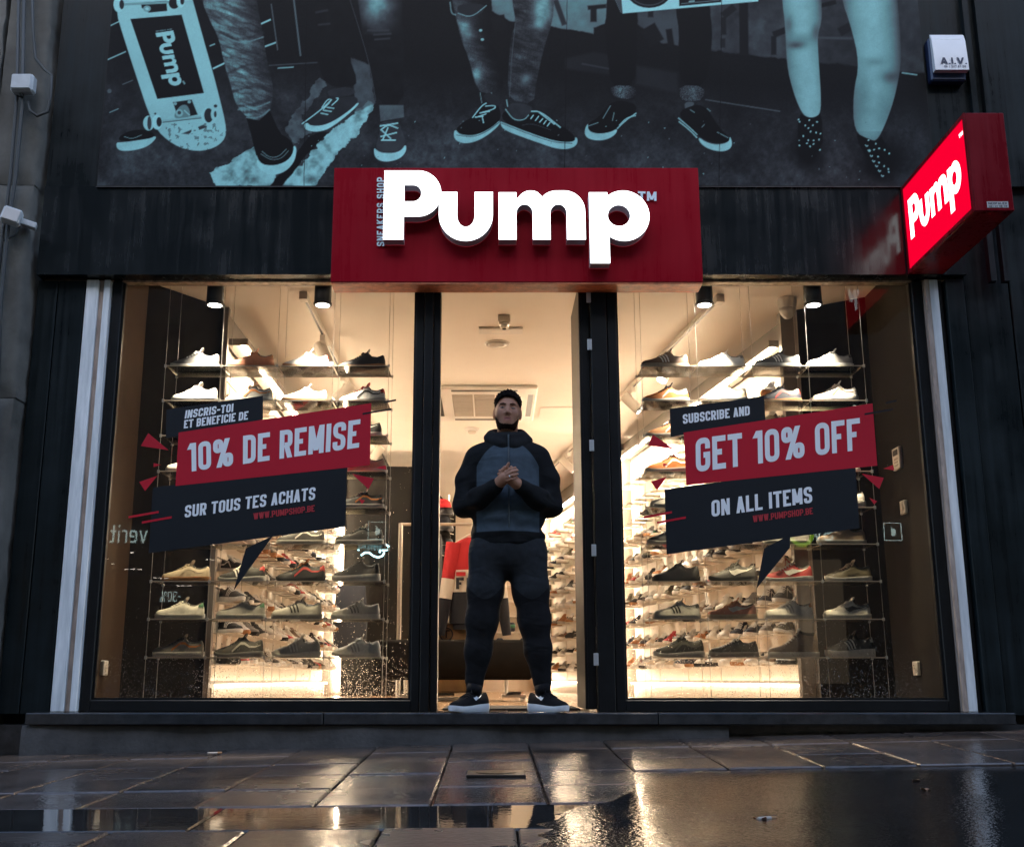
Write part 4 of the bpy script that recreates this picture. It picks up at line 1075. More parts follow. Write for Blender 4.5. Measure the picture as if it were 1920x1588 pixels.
for sp_ in shelf_spots:
    d = WIN[(sp_['side'], sp_['k'])][sp_['b']]
    if not d: continue
    lab = '%s %s %s sneaker with %s sole, %s on %s clear shelf, %s window' % (d[1], MKN[d[4]], {'runner': 'running', 'court': 'low', 'chunky': 'chunky', 'high': 'high-top'}[d[0]], d[2], POS[sp_['b']], LEV[sp_['k']], sp_['side'])
    sneaker((sp_['x']+R.uniform(-.015, .01), sp_['y']-.03+R.uniform(-.015, .015), sp_['z']+.001), R.uniform(-.10, .10), d[0], d[1], d[2], d[3], d[4], d[5] or 'white', d[6], label=lab,
            group='sneakers on the clear window shelves', scale=R.uniform(.98, 1.04))
    if R.random() < .45:      # little price tag clipped on the laces
        pass
# wall sneakers: only slots that the picture can show
def inpoly(u, v, P):
    c = False; j = len(P)-1
    for i in range(len(P)):
        if (P[i][1] > v) != (P[j][1] > v) and u < (P[j][0]-P[i][0])*(v-P[i][1])/(P[j][1]-P[i][1])+P[i][0]: c = not c
        j = i
    return c
HIDE = [[(340, 825), (690, 770), (690, 865), (645, 880), (640, 980), (285, 1030), (292, 920), (335, 905)],
        [(1290, 825), (1632, 770), (1640, 865), (1605, 880), (1606, 985), (1256, 1032), (1252, 922), (1285, 905)],
        [(782, 530), (826, 530), (816, 1330), (768, 1330)], [(1085, 530), (1153, 530), (1170, 1330), (1100, 1330)],
        [(890, 840), (1020, 840), (1020, 1080), (985, 1280), (915, 1280), (895, 1080)]]
cols_ = ['white', 'white', 'white', 'black', 'black', 'cream', 'light grey', 'grey', 'tan', 'navy', 'dark grey', 'red', 'white', 'olive', 'taupe']
cnt = 0
ORD = ['lowest', 'second', 'third', 'fourth', 'fifth', 'sixth', 'seventh', 'eighth', 'ninth', 'tenth', 'eleventh']
NTH = ['first', 'second', 'third', 'fourth', 'fifth', 'sixth', 'seventh', 'eighth', 'ninth', 'tenth', 'eleventh', 'twelfth', 'thirteenth', 'fourteenth', 'fifteenth', 'sixteenth', 'seventeenth', 'eighteenth']
WN = {'left': 'left wall', 'right': 'right wall', 'rear': 'doorway wall'}
for s in wall_slots:
    x, y, z = s['loc']; u, v = proj_uv(x, y, z+.05)
    if any(inpoly(u, v, P) for P in HIDE) or v < 560: continue
    if s['side'] == 'right' and s['row'] > 7 and u < 1290: continue
    if u < 235 or (768 < u < 826) or u > 1700: continue
    if s['side'] == 'rear' and not (1015 < u < 1100): continue
    if s['side'] == 'left' and v < 1000 and R.random() < .6: continue
    if s['side'] == 'right' and v < 1000 and R.random() < .2: continue
    col = R.choice(cols_); sole = 'white' if R.random() < .75 else R.choice(['gum', 'black', 'light grey'])
    style = R.choice(['runner', 'court', 'court', 'runner', 'chunky', 'high'])
    mk = R.choice(['stripes', 'tick', 'wave', None]); mc = R.choice(['white', 'black', 'red', 'navy', 'green']) if col not in ('black', 'navy', 'dark grey') else 'white'
    face = math.atan2(s['nrm'].y, s['nrm'].x)           # toe direction: out of the wall, swung towards the street
    toe = face + (-.75 if s['side'] == 'left' else .75) + R.uniform(-.12, .12)
    lab = '%s %s sneaker on %s %s shelf, %s from the street' % (col, {'runner': 'running', 'court': 'low', 'chunky': 'chunky', 'high': 'high-top'}[style], ORD[s['row']], WN[s['side']], NTH[s['col']])
    sneaker((x, y, z), toe+math.pi, style, col, sole, 'white' if R.random() < .6 else col, mk, mc, None, label=lab, group='sneakers on the lit wall shelves', scale=.9, full=False)
    cnt += 1

# ================================================================ POSTER (flat print: tones painted per point of a fine sheet)
def build_poster():
    YP = YF-0.012
    u0, u1 = 181.0, 1753.0; zb = px(900, 348.5, YP).z; zt = px(900, -95, YP).z
    xa, xb = px(182, 348, YP).x, px(1754, 348, YP).x
    nx, nz = 1150, 330
    xs = np.linspace(xa, xb, nx); zs = np.linspace(zb, zt, nz)
    Xg, Zg = np.meshgrid(xs, zs)
    zz = Zg-CAMZ; dd = YP*CP+zz*SP
    U = CX+FOC*Xg/dd; V = CY-FOC*(zz*CP-YP*SP)/dd
    rs = np.random.RandomState(3)
    def vnoise(x, y, sc, seed):
        g = np.random.RandomState(seed).rand(128, 128); a, b = x/sc+500, y/sc+500
        i, j = np.floor(a).astype(int), np.floor(b).astype(int); fx, fy = a-i, b-j; fx = fx*fx*(3-2*fx); fy = fy*fy*(3-2*fy)
        q = lambda p, r: g[p % 128, r % 128]
        return (q(i, j)*(1-fx)+q(i+1, j)*fx)*(1-fy)+(q(i, j+1)*(1-fx)+q(i+1, j+1)*fx)*fy
    def fbm(x, y, sc, seed, o=4):
        t = 0; a = .5
        for k in range(o): t = t+a*vnoise(x, y, sc/2**k, seed+k*7); a *= .5
        return t/(1-.5**o)
    N1 = fbm(U, V, 60, 1); N2 = fbm(U, V, 14, 5); N3 = rs.rand(*U.shape)
    T = np.full(U.shape, .016)
    # floor and back wall
    edge = 120+(U-700)*.055
    fl = np.clip((V-edge)/160, 0, 1)
    N4 = fbm(U, V, 5, 15, 3); T = .012+.085*fl*(.15+1.5*N1**1.5)*(.45+1.1*N2)*(.6+.8*N4)+.008*N3
    def mask(P, f=1.2, wob=0, wsc=10, seed=20):
        P = np.array(P, float); m0 = P.min(0)-8-wob*2; m1 = P.max(0)+8+wob*2
        idx = np.where((U >= m0[0]) & (U <= m1[0]) & (V >= m0[1]) & (V <= m1[1]))
        out = np.zeros(U.shape)
        if len(idx[0]) == 0: return out
        x, y = U[idx], V[idx]
        if wob:
            x = x+(fbm(x, y, wsc, seed)-.5)*2*wob; y = y+(fbm(x, y, wsc, seed+3)-.5)*2*wob
        d = np.full(x.shape, 1e9); ins = np.zeros(x.shape, bool); n = len(P)
        for i in range(n):
            a, b = P[i], P[(i+1) % n]; e = b-a; L2 = max(1e-9, e@e)
            t = np.clip(((x-a[0])*e[0]+(y-a[1])*e[1])/L2, 0, 1)
            d = np.minimum(d, (x-a[0]-t*e[0])**2+(y-a[1]-t*e[1])**2)
            c = ((a[1] > y) != (b[1] > y)); xi = e[0]*(y-a[1])/(e[1] if abs(e[1]) > 1e-9 else 1e-9)+a[0]; ins ^= c & (x < xi)
        sd = np.where(ins, -np.sqrt(d), np.sqrt(d)); out[idx] = np.clip(.5-sd/f, 0, 1); return out
    def put(m, tone): nonlocal T; T = T*(1-m)+tone*m
    def smooth(P, k=2):     # Chaikin rounding
        for _ in range(k):
            Q = []
            for i in range(len(P)):
                a, b = np.array(P[i], float), np.array(P[(i+1) % len(P)], float); Q += [tuple(a*.75+b*.25), tuple(a*.25+b*.75)]
            P = Q
        return P
    def line(pts, w, tone, f=1.2):
        if len(pts) > 2:
            for _ in range(2):
                q = [pts[0]]
                for a, b in zip(pts[:-1], pts[1:]):
                    a, b = np.array(a, float), np.array(b, float); q += [a*.75+b*.25, a*.25+b*.75]
                pts = q+[pts[-1]]
        for a, b in zip(pts[:-1], pts[1:]):
            a, b = np.array(a, float), np.array(b, float); d = b-a; n = np.array([-d[1], d[0]])/max(1e-6, np.hypot(*d))*w/2
            put(mask([a+n, b+n, b-n, a-n], f), tone)
    def ell(cx, cy, rx, ry, tone, rot=0, f=1.2):
        A = np.linspace(0, 2*np.pi, 24, endpoint=False); c, s = math.cos(rot), math.sin(rot)
        put(mask([(cx+rx*math.cos(a)*c-ry*math.sin(a)*s, cy+rx*math.cos(a)*s+ry*math.sin(a)*c) for a in A], f), tone)
    def tr(off, sc, P): return [(off+p[0]/sc, p[1]/sc) for p in P]
    A2 = lambda P: tr(160, 4.5375, P); A3 = lambda P: tr(460, 4.5375, P); A4 = lambda P: tr(780, 4.5375, P)
    A5 = lambda P: tr(1060, 4.536, P); A6 = lambda P: tr(1400, 4.536, P); B2 = lambda P: tr(640, 2.94, P); B1 = lambda P: tr(0, 2.94, P)
    def blob(cx, cy, r, amt, asp=1.0):   # soft tone brush, returns weight
        return amt*np.exp(-(((U-cx)/r)**2+((V-cy)/(r*asp))**2))
    # graffiti wall
    m = mask(B2([(800, -300), (1500, -300), (1455, 130), (1390, 155), (1390, 187), (1160, 150), (940, 120), (830, 60)]), 3, 2); put(m, .16+.20*N1*(.6+.8*N2))
    m = mask(A5([(600, -200), (1000, -200), (975, 270), (965, 390), (820, 370), (620, 210)]), 3, 2); put(m, .05+.12*N1)
    m = mask(A5([(1220, -300), (3300, -300), (3300, 640), (2900, 620), (2400, 560), (1480, 462), (1240, 430)]), 4, 3); put(m, .03+.10*N1*(.4+1.2*N2))
    for P, w, t in ((A5([(190, 70), (350, 55)]), 8, .02), (A5([(240, 70), (240, 190)]), 12, .025), (A5([(1515, -60), (1520, 470)]), 17, .02), (A5([(1340, 140), (1440, 60)]), 14, .03),
                    (A5([(1345, 150), (1350, 300)]), 9, .03), (A5([(1340, 330), (1340, 410)]), 9, .04), (A5([(700, 230), (780, 370)]), 30, .02), (A5([(730, -20), (725, 150)]), 10, .03),
                    (A6([(225, 300), (330, 260)]), 12, .03), (A6([(230, 310), (230, 470)]), 10, .03), (A6([(600, 60), (760, 20)]), 8, .02), (A6([(790, 280), (1000, 160)]), 16, .03),
                    (A5([(880, 250), (900, 390)]), 12, .02), (B2([(1180, 0), (1230, 140)]), 10, .06), (B2([(860, 90), (880, 170)]), 26, .02)): line(P, w, t, 3)
    line(A6([(600, 325), (900, 330)]), 4, .12, 4)
    line(A6([(0, 905), (285, 950)]), 2.0, .16); line(A5([(1190, 850), (1633, 920)]), 2.2, .14); line(A6([(1320, 622), (1450, 640)]), 2.4, .45)
    line(A5([(140, 545), (380, 590)]), 3, .12, 2); m = mask(A5([(0, 500), (240, 445), (380, 470), (380, 640), (0, 590)]), 6); put(m*.6, .035+.03*N1)
    m = mask(A5([(600, 560), (960, 620), (960, 800), (600, 720)]), 8); put(m*.7, .03+.04*N1)
    # fence of pale strips behind the skateboard
    for P, w, t in ((A2([(205, 226), (290, 185)]), 2, .5), (A2([(187, 512), (345, 442)]), 2.2, .5), (A2([(1057, 395), (1102, 377)]), 2.2, .5), (A2([(1085, 588), (1185, 540)]), 3, .62), (A2([(315, 722), (405, 685)]), 1.6, .2),
                    (A2([(205, 960), (283, 927)]), 1.8, .35), (A3([(115, 215), (215, 170)]), 3, .6), (A3([(165, 400), (260, 365)]), 3, .55), (A3([(220, 35), (275, 430)]), 2.2, .16), (A3([(405, -60), (470, 480)]), 3, .2),
                    (A3([(275, 583), (410, 574)]), 2, .5), (A3([(200, 560), (615, 535)]), 2, .12)): line(P, w, t)
    ell(160+205/4.54, 778/4.54, 4, 4, .18)
    # painted stripes on the floor
    rag = lambda P, t, s=40: put(mask(P, 1.5, 7, 9, s)*np.clip(.25+1.4*N2, 0, 1), t)
    rag([(395, 322), (442, 299), (478, 274), (520, 315), (512, 349), (402, 350)], .42+.3*N2)
    rag([(527, 352), (574.6, 297), (614, 253), (665, 211), (691, 189), (704, 195), (672, 249), (618, 305), (592, 352)], .40+.35*N2, 44)
    rag([(532, 243), (601, 145), (614, 154), (566, 220), (583, 251), (552, 272)], .10+.14*N2, 48)
    m = mask(A3([(880, 480), (1060, 560), (1100, 880), (940, 960), (920, 700)]), 3, 3); put(m*.8, .09+.14*N2)
    put(mask(A3([(180, 1620), (540, 1170), (640, 1120), (700, 1130), (500, 1350), (290, 1620)]), 2, 2), .012)
    # ---- shoe helper
    def shoe(up, so, t=.012, s=.62, rim=True):
        put(mask(smooth(so), 1.4), s*(.82+.3*N2)); put(mask(smooth(up), 1.3), t*(.7+.6*N2))
        if rim:
            Q = smooth(so)
    def laces(P, w=1.6, t=.66):
        for q in P: line(q, w, t, 1.0)
    # shoe behind the board
    shoe(A2([(275, 1205), (300, 1150), (400, 1108), (545, 1105), (610, 1170), (420, 1202)]), A2([(262, 1215), (270, 1270), (320, 1289), (430, 1280), (540, 1245), (615, 1165), (560, 1165), (400, 1205), (300, 1215)]))
    line(A2([(330, 1165), (400, 1185), (480, 1150)]), .9, .4)
    # jeans leg 1
    J = smooth([(377, 0-95), (377.6, 0), (391, 34), (411.6, 75), (420, 119), (433.7, 163), (442, 197), (462.6, 221), (486, 227), (507, 207.5), (514, 166.7), (500, 112), (493, 61), (480, 0), (478, -95)])
    fold = fbm(U*.30+V*.45, V*1.3-U*.45, 20, 61, 3)*(.75+.5*fbm(U*3, V*.6, 5, 63, 2)); f2 = np.abs(fbm(U*.5+V*.6, V*2.2-U*.9, 22, 71, 3)-.5)*2
    m = mask(J, 1.6); ax = 437+(V-100)*.22
    put(m, np.clip((.10+.36*fold)*(.35+1.5*f2)*np.exp(-((U-ax)/46)**2)*1.15+.02, 0, .8)*(.85+.3*N3))
    for q in ([(412, 60), (450, 78), (494, 62)], [(424, 140), (470, 118), (500, 128)], [(436, 172), (480, 160), (510, 170)], [(443, 200), (480, 196), (508, 186)], [(450, 212), (484, 210), (508, 200)]): line(q, 2.4, .06, 6)
    for q in ([(446, 206), (480, 203), (506, 192)], [(414, 66), (452, 84), (494, 70)], [(462, 221), (486, 222), (506, 206)]): line(q, 1.4, .36, 3)
    put(mask([(462, 222), (470, 250), (480, 292), (545, 280), (520, 240), (506, 208), (486, 227)], 1.5), .008)
    shoe([(478, 268), (484, 308), (517, 312), (546, 298), (553, 270), (530, 252), (500, 245)], [(480, 298), (484, 316), (503, 329), (530, 326), (551, 307), (557, 281), (551, 271), (544, 294), (517, 307), (490, 305)], .008, .68)
    line([(491, 284), (505, 296), (522, 295), (537, 280)], 1, .4); line([(489, 289), (508, 301), (528, 298), (541, 283)], 1, .35)
    # dark jeans pair
    put(mask(smooth(A3([(560, -400), (580, 0), (620, 560), (690, 735), (900, 745), (960, 700), (880, 480), (885, -400)]), 1), 2), .010+.012*N2)
    put(mask(smooth(A3([(880, -400), (900, 0), (1000, 300), (1060, 560), (1120, 890), (1345, 905), (1350, 560), (1340, -400)]), 1), 2), .012+.014*N2)
    T += mask(A3([(900, -400), (1000, 300), (1330, 300), (1340, -400)]), 3)*(blob(460+1120/4.54, 5, 26, .34, 1.4)*(.5+N2))
    for q in (([(1040, 262), (1220, 262)]), ([(1090, 300), (1240, 290)]), ([(1100, 340), (1230, 330)]), ([(600, 110), (700, 90)]), ([(620, 215), (720, 205)])): line(A3(q), 2.2, .10, 4)
    line(A3([(890, 0), (960, 220), (1060, 560), (1110, 860)]), 1, .12, 1.5)
    put(mask(smooth(A3([(695, 765), (905, 735), (945, 810), (715, 835)]), 1), 1.5), .07*(.6+.8*N2)); put(mask(A3([(1140, 898), (1345, 898), (1350, 1000), (1150, 1035)]), 1.5), .18*(.6+.8*N2))
    shoe(A3([(500, 1060), (640, 940), (740, 840), (945, 815), (965, 880), (780, 1020), (640, 1080)]), A3([(495, 1065), (515, 1112), (620, 1128), (740, 1088), (970, 895), (955, 868), (770, 1018), (620, 1068), (520, 1045)]), .055, .7)
    laces([A3(q) for q in ([(480, 1058), (640, 940), (735, 850)], [(650, 920), (700, 845), (740, 850), (660, 935)], [(735, 900), (800, 840), (770, 835)], [(640, 965), (705, 978)], [(660, 940), (735, 952)], [(690, 915), (755, 925)])], 2.0)
    shoe(A3([(1105, 1265), (1145, 1130), (1150, 1035), (1305, 1035), (1340, 1130), (1370, 1230), (1300, 1305), (1150, 1305)]), A3([(1093, 1255), (1098, 1335), (1150, 1374), (1230, 1378), (1320, 1350), (1370, 1290), (1367, 1225), (1300, 1288), (1200, 1308), (1120, 1285)]), .09, .7)
    laces([A3(q) for q in ([(1145, 1075), (1300, 1050)], [(1150, 1110), (1215, 1060), (1300, 1095)], [(1150, 1165), (1290, 1130)], [(1155, 1195), (1280, 1195)], [(1160, 1110), (1240, 1185)], [(1215, 1085), (1170, 1190)])], 2.6)
    # torn jeans pair
    m = mask(smooth(A4([(280, -400), (305, 0), (340, 150), (380, 330), (450, 500), (520, 770), (620, 805), (760, 765), (705, 560), (645, 330), (620, 0), (620, -400)]), 1), 2)
    put(m, np.clip((.03+.22*fold*(.4+1.3*f2))*np.exp(-((U-(866+(V-60)*.27))/28)**2)+.012, 0, .6)*(.8+.4*N3))
    put(mask(smooth(A4([(345, 50), (470, 30), (600, 45), (560, 125), (470, 150), (360, 115)])), 2), .05); line(A4([(355, 115), (470, 155), (600, 50)]), 1.4, .45, 1.5); line(A4([(290, 20), (300, 120), (340, 130)]), 1.6, .4, 2)
    T += mask(A4([(300, 0), (520, 770), (620, 805), (640, 330)]), 3)*(blob(780+400/4.54, 225/4.54, 12, .22, .8)+blob(780+420/4.54, 300/4.54, 12, .2)+blob(780+520/4.54, 640/4.54, 7, .3, 1.8))*(.5+N2)
    for q in ((550, 262), (565, 340)): ell(780+q[0]/4.54, q[1]/4.54, 3, 2.4, .55)
    m = mask(smooth(A4([(795, -400), (815, 0), (850, 200), (805, 330), (780, 660), (790, 855), (1000, 892), (1025, 700), (1085, 420), (1165, 180), (1175, 0), (1170, -400)]), 1), 2)
    put(m, np.clip(.02+.14*fold*(.4+1.3*f2), 0, .4)*(.8+.4*N3)); T += m*(blob(780+1080/4.54, 75/4.54, 16, .42, 1.5)+blob(780+1050/4.54, 215/4.54, 10, .25)+blob(780+940/4.54, 670/4.54, 9, .22))*(.5+N2)
    line(A4([(845, 200), (815, 480), (795, 830)]), 1, .16, 1.4); line(A4([(545, 790), (560, 880)]), 1, .4); line(A4([(640, 790), (660, 830)]), 1.2, .4); line(A4([(770, 850), (780, 910)]), 1.8, .5)
    put(mask(smooth(A4([(560, 800), (700, 800), (720, 920), (600, 870)])), 2), .05); put(mask(smooth(A4([(780, 870), (1000, 895), (970, 985), (880, 1040), (800, 965)])), 2), .07*(.7+.6*N2))
    shoe(A4([(325, 1115), (400, 1040), (480, 1000), (560, 905), (690, 890), (722, 960), (716, 1035), (560, 1140), (430, 1162)]), A4([(320, 1125), (328, 1192), (400, 1224), (490, 1214), (600, 1162), (716, 1062), (714, 1022), (600, 1108), (480, 1153), (370, 1150), (340, 1105)]), .008)
    laces([A4(q) for q in ([(480, 1005), (560, 900), (600, 880)], [(590, 905), (680, 900), (670, 930), (560, 960)], [(540, 965), (630, 950)], [(515, 1000), (600, 970)], [(560, 980), (575, 1050)], [(500, 1000), (575, 992)])], 2.0)
    shoe(A4([(755, 925), (830, 1035), (940, 1005), (985, 945), (1100, 1000), (1290, 1100), (1365, 1180), (1330, 1215), (1180, 1205), (950, 1125), (718, 1030)]), A4([(714, 1035), (735, 1100), (860, 1152), (1060, 1222), (1180, 1264), (1280, 1275), (1362, 1247), (1378, 1190), (1355, 1165), (1320, 1212), (1180, 1203), (950, 1128), (740, 1045)]), .008)
    line(A4([(760, 930), (830, 1025), (920, 1025), (960, 980)]), 1.5, .55)
    line(A4([(900, 1070), (980, 1050), (1150, 1110)]), .9, .12)
    laces([A4(q) for q in ([(980, 950), (1060, 950), (1230, 1088)], [(975, 1015), (1000, 980)], [(1015, 1030), (1045, 990)], [(1050, 1045), (1080, 1010)], [(1085, 1060), (1110, 1025)], [(1115, 1078), (1140, 1045)], [(1050, 960), (1100, 1000), (1180, 1060)])], 2.0)
    line(A4([(345, 1150), (480, 1172), (600, 1125), (712, 1040)]), 1.1, .02); line(A4([(725, 1050), (950, 1140), (1180, 1217), (1330, 1222)]), 1.1, .02)
    # rolled black trousers
    put(mask(smooth(A5([(345, -300), (355, 120), (330, 230), (360, 480), (390, 745), (590, 745), (612, 380), (605, 110), (610, -300)]), 1), 2), .008+.005*N2)
    put(mask(smooth(A5([(930, -300), (938, 90), (968, 270), (975, 745), (1190, 745), (1240, 430), (1252, 250), (1222, 60), (1220, -300)]), 1), 2), .008+.005*N2)
    for P in ([(385, 728), (607, 735), (600, 830), (500, 847), (390, 812)], [(970, 728), (1182, 735), (1180, 850), (1040, 867), (975, 840)]): put(mask(smooth(A5(P), 1), 1.5), (.06+.22*N3*N2*1.6)*np.exp(-((U-(1166 if P[0][0] < 500 else 1296))/24)**2))
    put(mask(smooth(A5([(1005, 870), (1105, 868), (1075, 920), (1030, 960)])), 2), .16)
    shoe(A5([(190, 1050), (290, 1000), (400, 850), (600, 880), (607, 960), (450, 1080), (350, 1142), (200, 1122)]), A5([(165, 1100), (168, 1162), (230, 1195), (335, 1197), (425, 1152), (448, 1092), (380, 1130), (260, 1142), (192, 1112), (196, 1045)]), .008)
    shoe(A5([(958, 990), (1010, 920), (1180, 880), (1300, 1080), (1392, 1170), (1392, 1212), (1250, 1217), (1130, 1162)]), A5([(1128, 1165), (1148, 1222), (1220, 1272), (1330, 1294), (1402, 1272), (1422, 1220), (1397, 1155), (1395, 1210), (1300, 1236), (1200, 1216)]), .008)
    for q in ([(440, 1098), (520, 1020), (604, 965)], [(458, 1070), (520, 1005), (600, 985)], [(960, 1005), (1060, 1090), (1122, 1150)], [(965, 1035), (1060, 1110), (1120, 1175)]): line(A5(q), 1.8, .6)
    for q in ([(195, 1075), (280, 1045)], [(320, 1010), (385, 900)], [(400, 1030), (415, 960)], [(1060, 935), (1100, 960)], [(1290, 1125), (1385, 1175)], [(1160, 1085), (1185, 1060)], [(1205, 925), (1235, 950)]): line(A5(q), 1.2, .4)
    # bare legs
    def limb(P, c0, sl, wd, k):
        m = mask(smooth(P), 1.8); t = np.clip(1-((U-(c0+(V)*sl))/wd)**2*.75, .06, 1); put(m, .52*t*(.9+.2*N2)); return m
    m = limb(A6([(290, -400), (300, 0), (330, 230), (340, 560), (400, 800), (470, 965), (520, 1002), (575, 1002), (630, 968), (630, 780), (612, 520), (600, 300), (642, 180), (635, 0), (640, -400)]), 1400+445/4.54, .11, 42, 0)
    T -= m*T*np.clip(blob(1492, 86, 18, .55, .4)+blob(1530, 60, 10, .5, 1.6)+blob(1480, 46, 9, .45, 2.0)+blob(1505, 76, 24, .3, .5), 0, .75)
    m = limb(A6([(780, -400), (805, 0), (880, 200), (962, 540), (905, 800), (912, 1125), (1050, 1192), (1100, 1203), (1162, 1100), (1252, 860), (1302, 620), (1314, 480), (1302, 200), (1280, 0), (1270, -400)]), 1630, .06, 52, 0)
    T -= m*T*np.clip(blob(1670, 145, 20, .55, .6)+blob(1638, 116, 20, .32, .4)+blob(1658, 215, 26, .3, 1.6)+blob(1618, 180, 16, .25, 2.4), 0, .7)
    for cx, cy, rx, ry in ((1400+520/4.54, 1280/4.54, 34, 46), (1400+1130/4.54, 1400/4.54, 44, 44)):
        put(np.clip(np.exp(-((U-cx)/rx)**2-((V-cy)/ry)**2)*1.2, 0, 1)*(V > cy-62), .008)
    put(mask(smooth(A6([(440, 960), (520, 1003), (580, 1003), (640, 960), (650, 1300), (430, 1300)]), 1), 2), .007); put(mask(smooth(A6([(900, 1120), (1050, 1192), (1105, 1203), (1160, 1150), (1260, 1480), (1100, 1500)]), 1), 2), .007)
    for x, y in ((438, 1020), (450, 1038), (532, 1025), (595, 1040), (497, 1070), (560, 1068), (527, 1092), (548, 1122), (592, 1130), (632, 1140), (480, 1160), (525, 1195), (570, 1197), (612, 1190), (508, 1222), (572, 1228), (540, 1248), (450, 1240), (622, 1278), (1040, 1195), (1100, 1225), (1125, 1265), (1172, 1278), (1212, 1308), (1080, 1275), (1115, 1335), (1130, 1385), (1168, 1415), (1200, 1440), (1210, 1465), (1045, 1280)):
        ell(1400+x/4.536+rs.uniform(-1, 1), y/4.536, 1.8, 1.3, .6, rs.uniform(0, 3), 1)
    for x, y in ((1020, 1238), (1042, 1282), (1060, 1325), (1080, 1370), (1105, 1412), (1130, 1453), (1155, 1495)): line([(1400+(x-10)/4.536, y/4.536-1), (1400+x/4.536, y/4.536+2.6), (1400+(x+11)/4.536, y/4.536)], 1.5, .6)
    # boombox
    put(mask(A5([(425, -300), (425, 0), (470, 105), (490, 118), (960, 76), (1640, 15), (1640, -300)]), 1.4), .66); put(mask(A5([(422, -300), (425, 0), (470, 108), (488, 118), (478, 0), (475, -300)]), 1.2), .12)
    ell(1060+712/4.536, -60/4.536, 41, 29, .02); ell(1060+712/4.536, -60/4.536, 36, 25, .10); ell(1060+712/4.536, -62/4.536, 34, 23, .015)
    put(mask(A5([(962, -200), (968, 56), (1325, 22), (1322, -200)]), 1.2), .02); line(A5([(985, 35), (1310, 5)]), 1.4, .25); line(A5([(1050, 17), (1100, 13)]), 2.4, .5)
    # skateboard
    deck = A2([(230, -430), (265, 115), (320, 300), (430, 640), (545, 985), (620, 1120), (700, 1195), (800, 1255), (900, 1282), (1000, 1286), (1100, 1258), (1170, 1207), (1199, 1140), (1190, 1040), (1150, 870), (1080, 600), (1000, 320), (912, 0), (790, -430)])
    put(mask(smooth(deck, 1), 1.4), .60*(.9+.2*N1)*np.where((V > 232) & (fbm(U, V, 6, 91) > .66), .5, 1))
    put(mask(A2([(382, 165), (820, 128), (1010, 795), (612, 845)]), 1.2), .014)
    # logo down the board
    o = np.array(A2([(597, 285)])[0]); ex = (np.array(A2([(722, 738)])[0])-o); ey = (np.array(A2([(747, 263)])[0])-o)
    for ch in 'Pump':
        out, holes = LOGO[ch]; f = lambda p: tuple(o+ex*(p[0]-233)/(1698-233)+ey*(1322-p[1])/380)
        mm = mask([f(p) for p in out], 1.0)
        for h in holes: mm = mm*(1-mask([f(p) for p in h], 1.0))
        put(mm, .62)
    for k in range(13): q = o-ex*.03+ey*(.06+.07*k); line([q, q+ey*.045], 1.6, .4 if k != 8 else .02, 1)
    q = np.array(A2([(838, 705)])[0]); line([q-(2, 3), q+(2, 3)], 3.0, .4)
    # trucks and wheels
    put(mask(A2([(470, 25), (690, 10), (697, 97), (540, 112), (480, 70)]), 1.3), .025); ell(160+525/4.54, 78/4.54, 7, 6, .4); ell(160+525/4.54, 78/4.54, 3.5, 3, .6)
    line(A2([(320, 42), (710, 22)]), 4.5, .4); ell(160+285/4.54, 40/4.54, 10, 15, .66); ell(160+310/4.54, 42/4.54, 4.5, 9, .05); ell(160+755/4.54, 30/4.54, 10, 11, .03); ell(160+812/4.54, 12/4.54, 8, 13, .66); ell(160+825/4.54, 8/4.54, 4, 8, .05)
    put(mask(A2([(745, 872), (905, 850), (957, 978), (790, 1012)]), 1.3), .03); put(mask(smooth(A2([(740, 1010), (800, 900), (870, 890), (900, 990), (840, 1010)])), 1.4), .30); ell(160+800/4.54, 965/4.54, 7, 7, .5); ell(160+800/4.54, 962/4.54, 3.5, 3.5, .12)
    line(A2([(840, 940), (890, 985)]), 2, .6)
    for x, y in ((765, 885), (885, 870)): ell(160+x/4.54, y/4.54, 3.2, 3, .45)
    line(A2([(630, 1037), (990, 996)]), 4.6, .5); line(A2([(630, 1047), (990, 1006)]), 1.4, .05)
    ell(160+540/4.54, 1050/4.54, 10.5, 14, .62); ell(160+545/4.54, 1050/4.54, 4, 13, .10); ell(160+612/4.54, 1042/4.54, 9.5, 14, .68); ell(160+628/4.54, 1040/4.54, 5, 9, .05)
    ell(160+1035/4.54, 985/4.54, 11, 14.5, .64); ell(160+1050/4.54, 985/4.54, 8.5, 13.5, .06); ell(160+1100/4.54, 975/4.54, 7, 12, .62); ell(160+1106/4.54, 975/4.54, 2.6, 6, .08)
    ell(160+1108/4.54, 905/4.54, 3.4, 3, .06); ell(160+595/4.54, 970/4.54, 2, 2, .06)
    m = mask(A2([(820, 1140), (1000, 1065), (1050, 1080), (870, 1145)]), 2); put(m*(N2 > .5), .08)
    # litter flecks, print seams, grain
    for k in range(60):
        ell(rs.uniform(560, 1700), rs.uniform(225, 345), rs.uniform(.6, 1.8), rs.uniform(.5, 1.1), rs.uniform(.12, .5), rs.uniform(0, 3), 1)
    for u in (573, 1061, 1351): line([(u+4, -100), (u-3, 349)], 1.1, .008, 1)
    T = np.clip(1.15*np.clip(T, .001, 1)**1.35*(.94+.12*N3), .0025, .8)
    col = np.empty(U.shape+(4,), np.float32); kk = np.clip(T/.25, 0, 1); col[..., 0] = T*(.95-.40*kk); col[..., 1] = np.minimum(1, T*(1.0+.15*kk)); col[..., 2] = np.minimum(1, T*1.12); col[..., 3] = 1
    me = bpy.data.meshes.new('print')
    nv = nx*nz
    co = np.stack([Xg, np.full(Xg.shape, YP), Zg], -1).astype(np.float32).reshape(-1)
